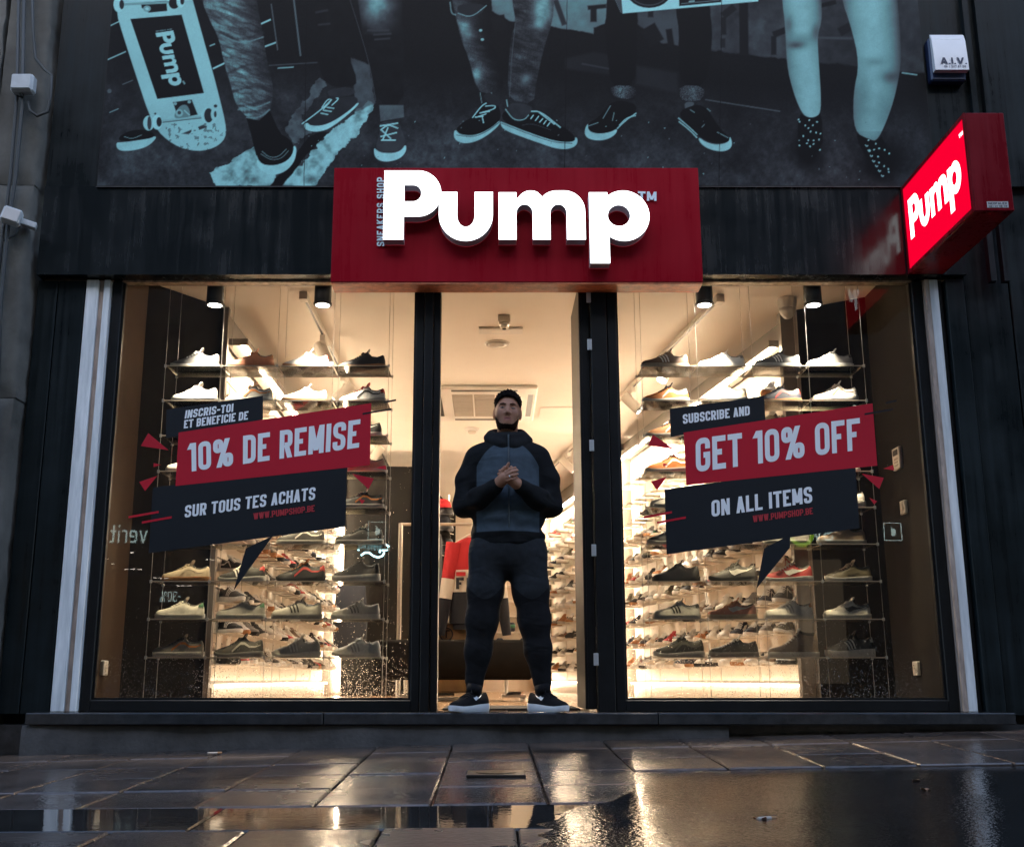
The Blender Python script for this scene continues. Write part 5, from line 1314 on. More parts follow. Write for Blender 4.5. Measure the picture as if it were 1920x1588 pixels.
    i = (np.arange(nz-1)[:, None]*nx+np.arange(nx-1)[None]).reshape(-1)
    quads = np.stack([i, i+1, i+nx+1, i+nx], -1).astype(np.int32)
    me.vertices.add(nv); me.vertices.foreach_set('co', co)
    me.loops.add(quads.size); me.loops.foreach_set('vertex_index', quads.reshape(-1))
    me.polygons.add(len(quads)); me.polygons.foreach_set('loop_start', np.arange(len(quads), dtype=np.int32)*4)
    me.update(calc_edges=True)
    at = me.color_attributes.new('ink', 'FLOAT_COLOR', 'POINT'); at.data.foreach_set('color', col.reshape(-1))
    m_, nt, p = nodes('poster_print'); a_ = N(nt, 'ShaderNodeAttribute', attribute_name='ink'); L(nt, a_.outputs['Color'], p.inputs['Base Color'])
    p.inputs['Roughness'].default_value = .55; p.inputs['Specular IOR Level'].default_value = .12
    me.materials.append(m_)
    t = empty('wall_poster', ((xa+xb)/2, YP, zb), 'giant black and white poster of legs in sneakers with a skateboard', 'poster')
    o = bpy.data.objects.new('print', me); COL.objects.link(o); o.parent = t; o.matrix_parent_inverse = Matrix.Translation(t.location).inverted()
    b = MB().box(xa-.004, xb+.004, YP+.002, YF+.013, zb-.004, zt+.01).build('backing_board', M['frame'], t); b.matrix_parent_inverse = o.matrix_parent_inverse
    s = MB().box(xa-.006, xb+.006, YP-.003, YP+.0015, zb-.010, zb-.0045).build('bottom_trim', M['plinth'], t); s.matrix_parent_inverse = o.matrix_parent_inverse
build_poster()
# ================================================================ PERSON
def sn_mesh(f, lo, hi, h):
    """naive surface nets of a signed distance function on a grid"""
    lo = np.array(lo, float); hi = np.array(hi, float); n = np.ceil((hi-lo)/h).astype(int)+1
    ax = [lo[i]+h*np.arange(n[i]) for i in range(3)]
    X, Y, Z = np.meshgrid(*ax, indexing='ij'); D = f(X.astype(np.float32), Y.astype(np.float32), Z.astype(np.float32))
    c = [D[i:n[0]-1+i, j:n[1]-1+j, k:n[2]-1+k] for i in (0, 1) for j in (0, 1) for k in (0, 1)]
    off = [(i, j, k) for i in (0, 1) for j in (0, 1) for k in (0, 1)]
    neg = sum((q < 0).astype(np.int8) for q in c); act = (neg > 0) & (neg < 8)
    idx = np.argwhere(act); cv = np.stack([q[act] for q in c], 1)
    acc = np.zeros((len(idx), 3)); cnt = np.zeros(len(idx))
    for a in range(8):
        for b in range(a+1, 8):
            if sum(abs(off[a][q]-off[b][q]) for q in range(3)) != 1: continue
            va, vb = cv[:, a], cv[:, b]; m = (va < 0) != (vb < 0); t = np.where(m, va/np.where(m, va-vb, 1), 0)[:, None]
            p = np.array(off[a])[None]*(1-t)+np.array(off[b])[None]*t; acc += p*m[:, None]; cnt += m
    P = lo+h*(idx+acc/cnt[:, None]); ids = -np.ones(act.shape, int); ids[act] = np.arange(len(idx))
    F = []
    S = D < 0
    for axn in range(3):
        o = [q for q in range(3) if q != axn]
        sl0 = [slice(None)]*3; sl1 = [slice(None)]*3
        sl0[axn] = slice(0, n[axn]-1); sl1[axn] = slice(1, n[axn])
        ch = S[tuple(sl0)] != S[tuple(sl1)]; first = S[tuple(sl0)]
        e = np.argwhere(ch)
        e = e[(e[:, o[0]] > 0) & (e[:, o[1]] > 0) & (e[:, o[0]] < n[o[0]]-1) & (e[:, o[1]] < n[o[1]]-1)]
        q = []
        for d0, d1 in ((-1, -1), (0, -1), (0, 0), (-1, 0)):
            w = e.copy(); w[:, o[0]] += d0; w[:, o[1]] += d1; q.append(ids[w[:, 0], w[:, 1], w[:, 2]])
        q = np.stack(q, 1); fl = first[e[:, 0], e[:, 1], e[:, 2]]
        if axn == 1: fl = ~fl
        q[~fl] = q[~fl][:, ::-1]; F.append(q)
    return P, np.concatenate(F)
def v3(x): return np.array(x, np.float32)
def cone(X, Y, Z, a, b, ra, rb):        # capsule with changing radius
    a, b = v3(a), v3(b); e = b-a; L2 = float(e@e)
    t = np.clip(((X-a[0])*e[0]+(Y-a[1])*e[1]+(Z-a[2])*e[2])/L2, 0, 1)
    return np.sqrt((X-a[0]-t*e[0])**2+(Y-a[1]-t*e[1])**2+(Z-a[2]-t*e[2])**2)-(ra+(rb-ra)*t)
def ellip(X, Y, Z, c, r):
    k0 = np.sqrt(((X-c[0])/r[0])**2+((Y-c[1])/r[1])**2+((Z-c[2])/r[2])**2)
    return (k0-1)*min(r)*np.where(k0 > 1, 1, 1)
def smin(a, b, k): 
    h = np.clip(.5+.5*(b-a)/k, 0, 1); return b+(a-b)*h-k*h*(1-h)
def smax(a, b, k): return -smin(-a, -b, k)
def chain(X, Y, Z, pts, rs, k=.02):
    d = None
    for i in range(len(pts)-1):
        c = cone(X, Y, Z, pts[i], pts[i+1], rs[i], rs[i+1]); d = c if d is None else smin(d, c, k)
    return d
def mesh_from(name, P, F, mats, parent, mi=None):
    me = bpy.data.meshes.new(name)
    me.vertices.add(len(P)); me.vertices.foreach_set('co', P.astype(np.float32).reshape(-1))
    me.loops.add(F.size); me.loops.foreach_set('vertex_index', F.astype(np.int32).reshape(-1))
    me.polygons.add(len(F)); me.polygons.foreach_set('loop_start', np.arange(len(F), dtype=np.int32)*4)
    me.update(calc_edges=True)
    for m in (mats if isinstance(mats, list) else [mats]): me.materials.append(m)
    if mi is not None: me.polygons.foreach_set('material_index', mi.astype(np.int32))
    me.shade_smooth()
    bm = bmesh.new(); bm.from_mesh(me); bmesh.ops.recalc_face_normals(bm, faces=bm.faces)
    bmesh.ops.smooth_vert(bm, verts=bm.verts, factor=.4, use_axis_x=True, use_axis_y=True, use_axis_z=True)
    bm.to_mesh(me); bm.free(); me.update()
    o = bpy.data.objects.new(name, me); COL.objects.link(o); o.parent = parent; return o
def fold_noise(X, Y, Z, a):
    return a*(np.sin(38*Z+9*X+3*np.sin(17*X+5*Y))*np.sin(13*X+21*Y+4*Z)+.6*np.sin(61*Z-22*X+2*np.sin(25*Y)))

M['skin'] = mat('brown_skin', (0.33, 0.158, 0.092), 0.55, var=0.12, scale=30, bump=0.08, bscale=300, sss=0.15)
M['lip'] = mat('lips', (0.27, 0.085, 0.07), 0.5)
M['hair'] = mat('black_curly_hair', (0.007, 0.0055, 0.005), 0.95, bump=0.9, bscale=160, spec=.08)
M['beard'] = mat('short_beard', (0.014, 0.0085, 0.006), 0.95, bump=0.6, bscale=300, spec=.08)
M['chest'] = mat('blue_grey_fleece', (0.050, 0.066, 0.082), 0.9, var=0.18, scale=25, bump=0.15, bscale=220, spec=.2)
M['sleeve'] = mat('black_fleece', (0.0115, 0.013, 0.0145), 0.9, var=0.2, scale=25, bump=0.15, bscale=220, spec=.2)
M['trouser'] = mat('charcoal_jersey', (0.016, 0.017, 0.019), 0.9, var=0.2, scale=25, bump=0.12, bscale=220, spec=.2)
M['trouser2'] = mat('dark_grey_jersey', (0.030, 0.032, 0.036), 0.9, var=0.2, scale=25, bump=0.12, bscale=220, spec=.2)
M['shoe_black'] = mat('black_knit', (0.009, 0.009, 0.010), 0.85, bump=.1, bscale=300, spec=.12)
M['shoe_white'] = mat('white_rubber', (0.68, 0.72, 0.75), 0.45)
M['zip'] = mat('zip_tape', (0.03, 0.045, 0.055), 0.4)
M['silver'] = mat('silver', (0.7, 0.7, 0.68), 0.25, metal=1.0)
man = empty('person', (0.098, 6.33, 0.0), 'man in black and blue-grey hooded jacket and joggers standing in the doorway, hands clasped', 'person')

def tone_mat(name, ca, cb):
    m, nt, p = nodes(name); at = N(nt, 'ShaderNodeAttribute', attribute_name='panel')
    mr = N(nt, 'ShaderNodeMapRange'); mr.inputs['From Min'].default_value = -.0015; mr.inputs['From Max'].default_value = .0015
    L(nt, at.outputs['Fac'], mr.inputs['Value'])
    tc = N(nt, 'ShaderNodeTexCoord'); nz = N(nt, 'ShaderNodeTexNoise', Scale=28.0, Detail=6.0); L(nt, tc.outputs['Object'], nz.inputs['Vector'])
    n2 = N(nt, 'ShaderNodeTexNoise', Scale=240.0, Detail=3.0); L(nt, tc.outputs['Object'], n2.inputs['Vector'])
    mx = N(nt, 'ShaderNodeMix', data_type='RGBA'); mx.inputs[6].default_value = rgba(ca); mx.inputs[7].default_value = rgba(cb); L(nt, mr.outputs['Result'], mx.inputs[0])
    m2_ = N(nt, 'ShaderNodeMix', data_type='RGBA', blend_type='MULTIPLY'); m2_.inputs[0].default_value = .5
    L(nt, mx.outputs[2], m2_.inputs[6]); L(nt, nz.outputs['Fac'], m2_.inputs[7]); L(nt, m2_.outputs[2], p.inputs['Base Color'])
    n3 = N(nt, 'ShaderNodeTexNoise', Scale=4.5, Detail=1.5, Roughness=.45, Distortion=1.2); mp = N(nt, 'ShaderNodeMapping'); mp.inputs['Scale'].default_value = (1.2, 1.0, 2.4); mp.inputs['Rotation'].default_value = (0, .5, 0)
    L(nt, tc.outputs['Object'], mp.inputs['Vector']); L(nt, mp.outputs['Vector'], n3.inputs['Vector'])
    b3 = N(nt, 'ShaderNodeBump', Strength=.4, Distance=.03); L(nt, n3.outputs['Fac'], b3.inputs['Height'])
    bp = N(nt, 'ShaderNodeBump', Strength=.15, Distance=.004); L(nt, n2.outputs['Fac'], bp.inputs['Height']); L(nt, b3.outputs['Normal'], bp.inputs['Normal']); L(nt, bp.outputs['Normal'], p.inputs['Normal'])
    p.inputs['Roughness'].default_value = .9; p.inputs['Specular IOR Level'].default_value = .15; return m
M['chest_tone'] = tone_mat('two_tone_fleece', (.012, .0135, .015), (.070, .098, .125)); M['trouser2_tone'] = tone_mat('two_tone_jersey', (.014, .0145, .016), (.028, .032, .037))
def two_tone(name, P, F, fld, m):
    o = mesh_from(name, P, F, m, man); at = o.data.attributes.new('panel', 'FLOAT', 'POINT'); at.data.foreach_set('value', fld.astype(np.float32)); return o
# ---- trousers
HIP, KNE, ANK = (.105, .01, .86), (.156, -.02, .50), (.193, .01, .12)
def f_trousers(X, Y, Z):
    d = ellip(X, Y, Z, (0, .01, .90), (.212, .135, .17))
    for s in (-1, 1):
        m = lambda p: (s*p[0], p[1], p[2])
        d = smin(d, chain(X, Y, Z, [m(HIP), m((.128, .006, .66)), m((.147, .004, .50)), m((.167, .008, .33)), m((.187, .012, .17))], [.109, .097, .086, .071, .052], .045), .035)
        d = smin(d, cone(X, Y, Z, m((.19, .015, .155)), m((.192, .015, .10)), .046, .044), .012)
        d = smin(d, ellip(X, Y, Z, m((.150, .0, .78)), (.046, .07, .15)), .06)
    crease = fold_noise(X, Y, Z, .0012)*np.clip((.62-Z)/.3, .25, 1.3)
    crease += .0014*np.sin(120*Z+45*np.abs(X)+9*np.sin(30*X))*np.exp(-((Z-.19)/.05)**2)+.0010*np.sin(90*Z-55*np.abs(X)+20*Y)*np.exp(-((Z-.47)/.06)**2)
    d = d+crease
    return smax(smax(d, Z-1.0, .01), .09-Z, .01)
P, F = sn_mesh(f_trousers, (-.33, -.2, .06), (.33, .2, 1.03), .0095)
ax_ = np.abs(P[:, 0])
fld = np.minimum(P[:, 2]-(.68-.07*np.cos((ax_-.13)*16)), .05-P[:, 1])
two_tone('joggers', P, F, fld, M['trouser2_tone'])

# ---- jacket
SHO, ELB, WRI = (.174, .012, 1.424), (.250, .01, 1.150), (.060, -.205, 1.235)
def m2(p, s): return (s*p[0], p[1], p[2])
def f_torso(X, Y, Z):
    d = ellip(X, Y, Z, (0, .01, 1.28), (.190, .140, .225))
    d = smin(d, ellip(X, Y, Z, (0, .01, 1.05), (.205, .142, .22)), .09)
    d = smin(d, cone(X, Y, Z, (-.115, .015, 1.442), (.115, .015, 1.442), .080, .080), .07)
    d = smin(d, cone(X, Y, Z, (0, .02, 1.42), (0, .015, 1.52), .13, .085), .05)
    return d
def f_arm(X, Y, Z, s):
    return chain(X, Y, Z, [m2(SHO, s), m2((.228, .015, 1.30), s), m2(ELB, s), m2((.165, -.115, 1.170), s), m2((.082, -.19, 1.218), s)], [.076, .069, .063, .057, .045], .03)
def f_jacket(X, Y, Z):
    d = f_torso(X, Y, Z)
    # hem rib
    hem = smax(np.sqrt((X/.205)**2+((Y-.01)/.138)**2)*.15-.15, np.abs(Z-.945)-.032, .01)
    d = smin(smax(d, .925-Z, .02), hem, .03)
    for s in (-1, 1):
        a = f_arm(X, Y, Z, s)
        a += .006*np.sin(70*Z+45*X*s-30*Y)*np.exp(-((X*s-.225)/.06)**2-((Z-1.19)/.09)**2)
        d = smin(d, a, .035)
        d = smin(d, cone(X, Y, Z, m2((.088, -.185, 1.214), s), m2((.062, -.202, 1.231), s), .042, .040), .012)
    d = d+fold_noise(X, Y, Z, .0026)*np.clip((1.45-Z)/.3, .2, 1.2)+.004*np.sin(75*Z+6*X)*np.exp(-((Z-1.02)/.06)**2)
    return smax(d, .912-Z, .006)
P, F = sn_mesh(f_jacket, (-.40, -.30, .885), (.40, .20, 1.58), .0088)
ax_ = np.abs(P[:, 0]); z_ = P[:, 2]
arm = np.minimum(f_arm(P[:, 0], P[:, 1], P[:, 2], 1), f_arm(P[:, 0], P[:, 1], P[:, 2], -1)); tor = f_torso(P[:, 0], P[:, 1], P[:, 2])
top_ = np.where(ax_ < .06, 1.49, 1.49-5.2*(ax_-.06)**1.75)
fld = np.minimum(np.minimum(top_-z_, .178-ax_), np.minimum(.05-P[:, 1], arm-tor+.012)); fld = np.minimum(fld, z_-.985)
two_tone('hooded_jacket', P, F, fld, M['chest_tone'])
# hood: thick collar round the neck, falling behind, with a folded rim
def f_hood(X, Y, Z):
    r = np.sqrt((X/1.10)**2+((Y-.02)/1.05)**2)
    zc = 1.515+.045*np.clip((Y+.05)/.15, -.4, 1)
    wall = np.sqrt((r-.087-.012*np.clip((1.58-Z)/.08, 0, 1))**2+(np.maximum(np.abs(Z-zc)-.040, 0))**2)-.016
    bag = ellip(X, Y, Z, (0, .125, 1.50), (.155, .075, .095))
    fold = np.minimum(cone(X, Y, Z, (-.114, -.012, 1.540), (-.070, .08, 1.588), .028, .028), cone(X, Y, Z, (.118, -.012, 1.524), (.072, .08, 1.58), .029, .029))
    fold = np.minimum(fold, np.minimum(cone(X, Y, Z, (-.114, -.012, 1.535), (-.03, -.086, 1.492), .026, .021), cone(X, Y, Z, (.118, -.012, 1.519), (.03, -.086, 1.487), .026, .021)))
    d = smin(smin(wall, bag, .03), fold, .022)
    return d+fold_noise(X, Y, Z, .0018)
P, F = sn_mesh(f_hood, (-.2, -.16, 1.40), (.2, .24, 1.66), .0065)
mesh_from('hood', P, F, M['sleeve'], man)
# zip and pull
zp = []
for z in np.linspace(1.545, .97, 24):
    ys = np.linspace(-.25, 0, 120).astype(np.float32); o = np.zeros_like(ys)
    dv = np.minimum(f_torso(o, ys, o+np.float32(z)), f_hood(o, ys, o+np.float32(z))) if z > 1.46 else f_torso(o, ys, o+np.float32(z))
    k = int(np.argmax(dv < 0)); zp.append((.004, float(ys[k])-.004, z))
MB().tube(zp, .0045, 6).build('zip', M['zip'], man, smooth=True)
MB().bbox(-.002, .010, zp[10][1]-.012, zp[10][1]-.006, zp[10][2]-.04, zp[10][2]+.01, .002).build('zip_pull', M['rail'], man)
# little ribs: hem band line
# ---- head
HC = (0.0, -.012, 1.690)
TILT = math.radians(3); ROLL = math.radians(3)
def hl(X, Y, Z):     # head frame: centre, slight lean
    x, y, z = X-HC[0], Y-HC[1], Z-HC[2]
    c, s = math.cos(ROLL), math.sin(ROLL); x, z = c*x-s*z, s*x+c*z
    c, s = math.cos(TILT), math.sin(TILT); y, z = c*y-s*z, s*y+c*z
    return x, y, z
def f_head0(x, y, z):
    d = ellip(x, y, z, (0, .016, .032), (.074, .094, .092))
    d = smin(d, ellip(x, y, z, (0, -.018, -.030), (.061, .070, .085)), .04)
    d = smin(d, ellip(x, y, z, (0, -.034, -.080), (.043, .046, .036)), .035)           # jaw and chin
    for s in (-1, 1):
        d = smin(d, ellip(x, y, z, (s*.037, -.060, -.020), (.024, .02, .024)), .03)      # cheek
        d = smin(d, cone(x, y, z, (s*.012, -.083, .030), (s*.044, -.070, .030), .007, .006), .016)   # brow
        d = smax(d, -ellip(x, y, z, (s*.031, -.094, .012), (.019, .018, .012)), .012)   # socket
        d = smin(d, ellip(x, y, z, (s*.0305, -.071, .009), (.0155, .013, .010)), .004)  # lid
    d = smin(d, cone(x, y, z, (0, -.082, .018), (0, -.098, -.020), .0075, .0115), .014)  # nose
    for s in (-1, 1): d = smin(d, ellip(x, y, z, (s*.0135, -.088, -.025), (.008, .009, .007)), .007)
    d = smin(d, cone(x, y, z, (-.021, -.080, -.0530), (.021, -.080, -.0515), .0048, .0048), .008)  # lips
    d = smin(d, cone(x, y, z, (-.017, -.0795, -.0615), (.017, -.0795, -.0605), .0058, .0058), .008)
    d = smax(d, -cone(x, y, z, (-.027, -.092, -.0575), (.027, -.092, -.0555), .0028, .0028), .004)
    return d
def f_head(X, Y, Z):
    x, y, z = hl(X, Y, Z); d = f_head0(x, y, z)
    for s in (-1, 1):
        d = smin(d, ellip(x, y, z, (s*.076, .004, -.008), (.010, .020, .031)), .008)    # ear
        d = smax(d, -ellip(x, y, z, (s*.088, -.004, -.004), (.008, .010, .017)), .004)
    return smin(d, cone(X, Y, Z, (0, .022, 1.46), (0, .010, 1.62), .064, .058), .022)
P1, F1 = sn_mesh(f_head, (-.11, -.14, 1.44), (.11, .13, 1.84), .0032)
fc = P1[F1].mean(1); x, y, z = hl(fc[:, 0], fc[:, 1], fc[:, 2])
lip = (np.abs(x) < .021-.3*np.abs(z+.058)) & (y < -.072) & (z < -.048) & (z > -.068)
parts = [(P1, F1, np.where(lip, 1, 0))]
# ---- hands, clasped in front of the chest; the right hand (image left) wraps over the left
HB = np.array((0.004, -.235, 1.271))
def hp(*q): return tuple(HB+np.array(q))
def finger(X, Y, Z, pts, r): return chain(X, Y, Z, [hp(*p) for p in pts], r, .004)
def f_hand_over(X, Y, Z):
    d = chain(X, Y, Z, [(-.072, -.203, 1.229), hp(-.050, .018, -.026), hp(-.030, -.004, -.006)], [.028, .029, .030], .02)
    d = smin(d, ellip(X, Y, Z, hp(-.026, -.012, -.006), (.030, .021, .037)), .015)
    k = .005
    for pts, r in (([(-.016, -.026, .022), (.010, -.036, .038), (.034, -.026, .048)], [.0105, .0095, .008]),
                   ([(-.010, -.030, .008), (.016, -.040, .022), (.044, -.024, .034)], [.011, .010, .0085]),
                   ([(-.008, -.030, -.008), (.018, -.040, .002), (.046, -.022, .013)], [.0105, .0095, .008]),
                   ([(-.010, -.026, -.024), (.012, -.035, -.018), (.040, -.020, -.008)], [.0095, .0085, .0075])):
        d = smin(d, finger(X, Y, Z, pts, r), k)
    return smin(d, finger(X, Y, Z, [(-.038, -.012, .014), (-.036, -.022, .036), (-.024, -.024, .052)], [.0125, .0105, .0085]), .007)
def f_hand_under(X, Y, Z):
    d = chain(X, Y, Z, [(.072, -.203, 1.229), hp(.040, .010, -.034), hp(.016, -.004, -.014)], [.028, .028, .029], .02)
    d = smin(d, ellip(X, Y, Z, hp(.012, -.004, -.004), (.029, .020, .036)), .015)
    for pts, r in (([(.002, .002, .030), (-.012, -.004, .058), (-.002, -.010, .076)], [.0105, .0095, .008]),
                   ([(-.006, .006, .022), (-.032, .004, .040), (-.050, -.008, .034)], [.0105, .0095, .0085]),
                   ([(-.010, .008, .008), (-.038, .002, .018), (-.058, -.010, .016)], [.010, .009, .008]),
                   ([(-.010, .008, -.008), (-.036, .002, -.002), (-.052, -.006, .0)], [.009, .0085, .0075])):
        d = smin(d, finger(X, Y, Z, pts, r), .005)
    return smin(d, finger(X, Y, Z, [(.026, -.012, .004), (.022, -.022, .030), (.012, -.024, .052)], [.012, .0105, .0085]), .007)
for f in (f_hand_over, f_hand_under):
    Ph, Fh = sn_mesh(f, (-.11, -.32, 1.18), (.11, -.16, 1.38), .0027); parts.append((Ph, Fh, np.zeros(len(Fh))))
# slim body under the clothes so that head and hands belong to one figure
def f_core(X, Y, Z):
    d = smin(f_torso(X, Y, Z)+.03, cone(X, Y, Z, (0, .02, 1.45), (0, .015, 1.56), .06, .058), .03)
    for s in (-1, 1):
        d = smin(d, f_arm(X, Y, Z, s)+.028, .02)
        d = smin(d, chain(X, Y, Z, [m2(HIP, s), m2((.135, -.01, .66), s), m2(KNE, s), m2((.175, .02, .33), s), m2((.190, .015, .1), s)], [.075, .065, .045, .035, .028], .02), .03)
    return d
Pc, Fc = sn_mesh(f_core, (-.36, -.26, .05), (.36, .2, 1.6), .016); parts.append((Pc, Fc, np.zeros(len(Fc))))
off_ = 0; PP, FF, MM = [], [], []
for p_, f_, m_ in parts: PP.append(p_); FF.append(f_+off_); MM.append(m_); off_ += len(p_)
body = mesh_from('body', np.concatenate(PP), np.concatenate(FF), [M['skin'], M['lip']], man, np.concatenate(MM))
# hair, beard, brows, eyes
def head_grid(name, fn, lo, hi, h, m, par):
    P_, F_ = sn_mesh(fn, lo, hi, h); return mesh_from(name, P_, F_, m, par)
def f_hair(X, Y, Z):
    x, y, z = hl(X, Y, Z); ax = np.abs(x)
    k = np.clip((z-.03)/.05, 0, 1); k = k*k*(3-2*k)
    curl = np.sin(150*x+40*z)*np.sin(140*y+30*x)*np.sin(150*z)+.6*np.sin(310*x+90*y)*np.sin(290*z-60*y)
    d = f_head0(x, y, z)-(.0016+.0125*k)+curl*(.0006+.0050*k)
    front = .080-.050*np.clip((ax-.030)/.036, 0, 1)**2
    zl = np.where(y < -.03, front, np.where(y < .03, front+(.016-front)*np.clip((y+.03)/.025, 0, 1), .016-.075*np.clip((y-.03)/.02, 0, 1)))
    return smax(d, (zl-z)*.7, .003)
head_grid('hair', f_hair, (-.11, -.12, 1.60), (.11, .15, 1.86), .0034, M['hair'], body)
def f_beard(X, Y, Z):
    x, y, z = hl(X, Y, Z); d = f_head0(x, y, z)-.0035
    jaw = -.058-.030*np.clip(1-(np.abs(x)/.054)**4, 0, 1)     # upper edge of the beard
    cut = z-np.where(np.abs(x) < .058, jaw, -.052+(np.abs(x)-.058)*1.2)
    d = smax(d, cut, .004); d = smax(d, y-.0, .004); d = smax(d, np.abs(x)-.0705, .002)
    return smax(d, -.114-z, .006)+.0012*np.sin(400*x)*np.sin(380*z)
head_grid('beard', f_beard, (-.10, -.14, 1.53), (.10, .04, 1.72), .003, M['beard'], body)
def f_must(X, Y, Z):
    x, y, z = hl(X, Y, Z); d = f_head0(x, y, z)-.0012
    arc_ = np.abs(z+.044+.6*np.maximum(0, np.abs(x)-.015))-.0035
    return smax(smax(smax(d, arc_, .002), np.abs(x)-.030, .002), y+.06, .002)
def hw_(x, y, z):       # head frame back to local
    c, s = math.cos(-TILT), math.sin(-TILT); y, z = c*y-s*z, s*y+c*z
    c, s = math.cos(-ROLL), math.sin(-ROLL); x, z = c*x-s*z, s*x+c*z
    return Vector((x+HC[0], y+HC[1], z+HC[2]))
M['eye_white'] = mat('eye_white', (0.36, 0.33, 0.31), 0.25)
M['eye'] = mat('dark_eye', (0.03, 0.018, 0.012), 0.15)
for s in (-1, 1):
    MB().tube([hw_(s*.012, -.0905, .0275), hw_(s*.026, -.0875, .0325), hw_(s*.042, -.079, .0320), hw_(s*.051, -.071, .027)], [.0028, .0037, .0033, .0016], 6).build('eyebrow', M['hair'], body, smooth=True)
    MB().tube([hw_(s*.0185, -.0825, .0060), hw_(s*.025, -.0850, .0068), hw_(s*.0305, -.0855, .0070), hw_(s*.036, -.0840, .0066), hw_(s*.0425, -.0785, .0052)], [.0010, .0027, .0032, .0027, .0010], 8).build('eye', M['eye_white'], body, smooth=True)
    MB().lathe([(.0005, -.0028), (.0022, -.0020), (.0030, 0), (.0022, .0020), (.0005, .0028)], hw_(s*.0300, -.0868, .0073), 10).build('iris', M['eye'], body, smooth=True)
    MB().tube([hw_(s*.0175, -.0830, .0072), hw_(s*.025, -.0866, .0100), hw_(s*.0305, -.0872, .0106), hw_(s*.037, -.0850, .0098), hw_(s*.0445, -.0775, .0062)], [.0010, .0020, .0022, .0020, .0010], 6).build('eyelid_line', M['eye'], body, smooth=True)
MB().tube([hw_(-.024, -.0835, -.0545), hw_(-.012, -.0885, -.0572), hw_(0, -.0895, -.0578), hw_(.012, -.0885, -.0565), hw_(.025, -.083, -.0525)], [.0009, .0016, .0017, .0016, .0009], 5).build('mouth_line', M['eye'], body, smooth=True)
for s in (-1, 1): MB().tube([hw_(s*.003, -.0905, -.0405), hw_(s*.014, -.0885, -.0425), hw_(s*.026, -.079, -.0485)], [.0018, .0026, .0012], 5).build('moustache', M['beard'], body, smooth=True)
# watch and ring
wv = Vector((-.078, -.200, 1.225)); wd = Vector((.6, -.45, .35)).normalized()
a_ = wd.cross(Vector((0, 0, 1))).normalized(); b_ = wd.cross(a_)
MB().tube([wv+(a_*math.cos(k*math.pi/9)+b_*math.sin(k*math.pi/9))*.033 for k in range(19)], .0042, 6).build('bracelet', M['zip'], man, smooth=True)
rc = Vector(hp(.006, -.037, -.003)); rd_ = Vector((.82, -.3, .4)).normalized(); a_ = rd_.cross(Vector((0, 0, 1))).normalized(); b_ = rd_.cross(a_)
MB().tube([rc+(a_*math.cos(k*math.pi/8)+b_*math.sin(k*math.pi/8))*.0115 for k in range(17)], .0022, 6).build('ring', M['silver'], man, smooth=True)
# ---- his sneakers
def man_shoe(sx):
    t = empty('shoe', (sx*.215, -.055, .002)); t.parent = man
    t.rotation_euler = (0, 0, math.pi*0 + (math.radians(46) if sx < 0 else math.radians(134))); t.scale = (.98, 1.0, .95)
    s = SHM['chunky']
    for part, m in (('sole', 'shoe_white'), ('upper', 'shoe_black'), ('laces', 'shoe_black'), ('tick_near', 'shoe_white'), ('tick_far', 'shoe_white')):
        o = bpy.data.objects.new('side_mark' if 'tick' in part else part, s[part]); COL.objects.link(o); o.parent = t
        o.material_slots[0].link = 'OBJECT'; o.material_slots[0].material = M[m]
        if 'tick' in part: o.scale = (.55, 1.0, .62); o.location = (.012, 0, .034)
    MB().tube([(.03, 0, .10), (.045, 0, .15)], [.040, .042], 14).build('sock', M['shoe_black'], t, smooth=True)
    MB().slab([(.016, -.020, .115), (.030, -.024, .150), (.030, .024, .150), (.016, .020, .115)], (.006, 0, 0)).build('tongue', M['shoe_white'], t)
    MB().lathe([(.030, 0), (.034, .008), (.034, .022), (.030, .03)], (.105, 0, .004), 16).build('air_heel', M['shoe_black'], t, smooth=True)
man_shoe(-1); man_shoe(1)
# ================================================================ SHOP FURNITURE AND GOODS
M['leather'] = mat('dark_leather', (0.006, 0.0045, 0.0035), 0.8, var=.2, scale=10, spec=.12)
bn = empty('bench', (-.2, 9.5, 0), 'long dark leather bench on steel legs behind the man', 'bench')
MB().bbox(-.75, .545, -.28, .28, .17, .49, .03).build('seat', M['leather'], bn, smooth=True, angle=50)
for x in (-.5, .33):
    MB().tube([(x, -.12, .17), (x, -.12, .06), (x+.12, -.12, .06)], .016, 8).tube([(x, .12, .17), (x, .12, .06), (x+.12, .12, .06)], .016, 8).box(x-.04, x+.16, -.2, .2, .03, .05).build('leg', M['steel'], bn)
    for y in (-.18, .18): MB().lathe([(.018, 0), (.022, .01), (.022, .022), (.012, .03)], (x+.14, y, 0), 10).build('foot', M['steel'], bn)
# clothes rail and the colour-block sweater
ZR = px(875, 978, 10.0).z
rk = empty('clothes_rail', (-.2, 10.1, 0), 'steel clothes rail standing behind the man on the left', 'clothes rail')
for x in (-.62, .045): MB().tube([(x, 0, 0), (x, 0, ZR)], .02, 10).build('post', M['steel'], rk)
MB().tube([(-.62, 0, ZR-.01), (.045, 0, ZR-.01)], .014, 8).build('bar', M['steel'], rk)
MB().box(-.66, .09, -.22, .22, 0, .02).build('base', M['steel'], rk)
sw = empty('sweater', (-.150, 9.93, 0), 'red white and navy colour-block sweater lettered FILA on a hanger', 'sweater')
zt0 = px(860, 1008, 9.93).z; zb0 = px(860, 1180, 9.93).z; hh = zt0-zb0
M['sw_red'] = mat('red_jersey', (.48, .02, .03), .85, bump=.1, bscale=200); M['sw_white'] = mat('white_jersey', (.75, .70, .64), .85, bump=.1, bscale=200); M['sw_navy'] = mat('navy_jersey', (.014, .016, .026), .85, bump=.1, bscale=200)
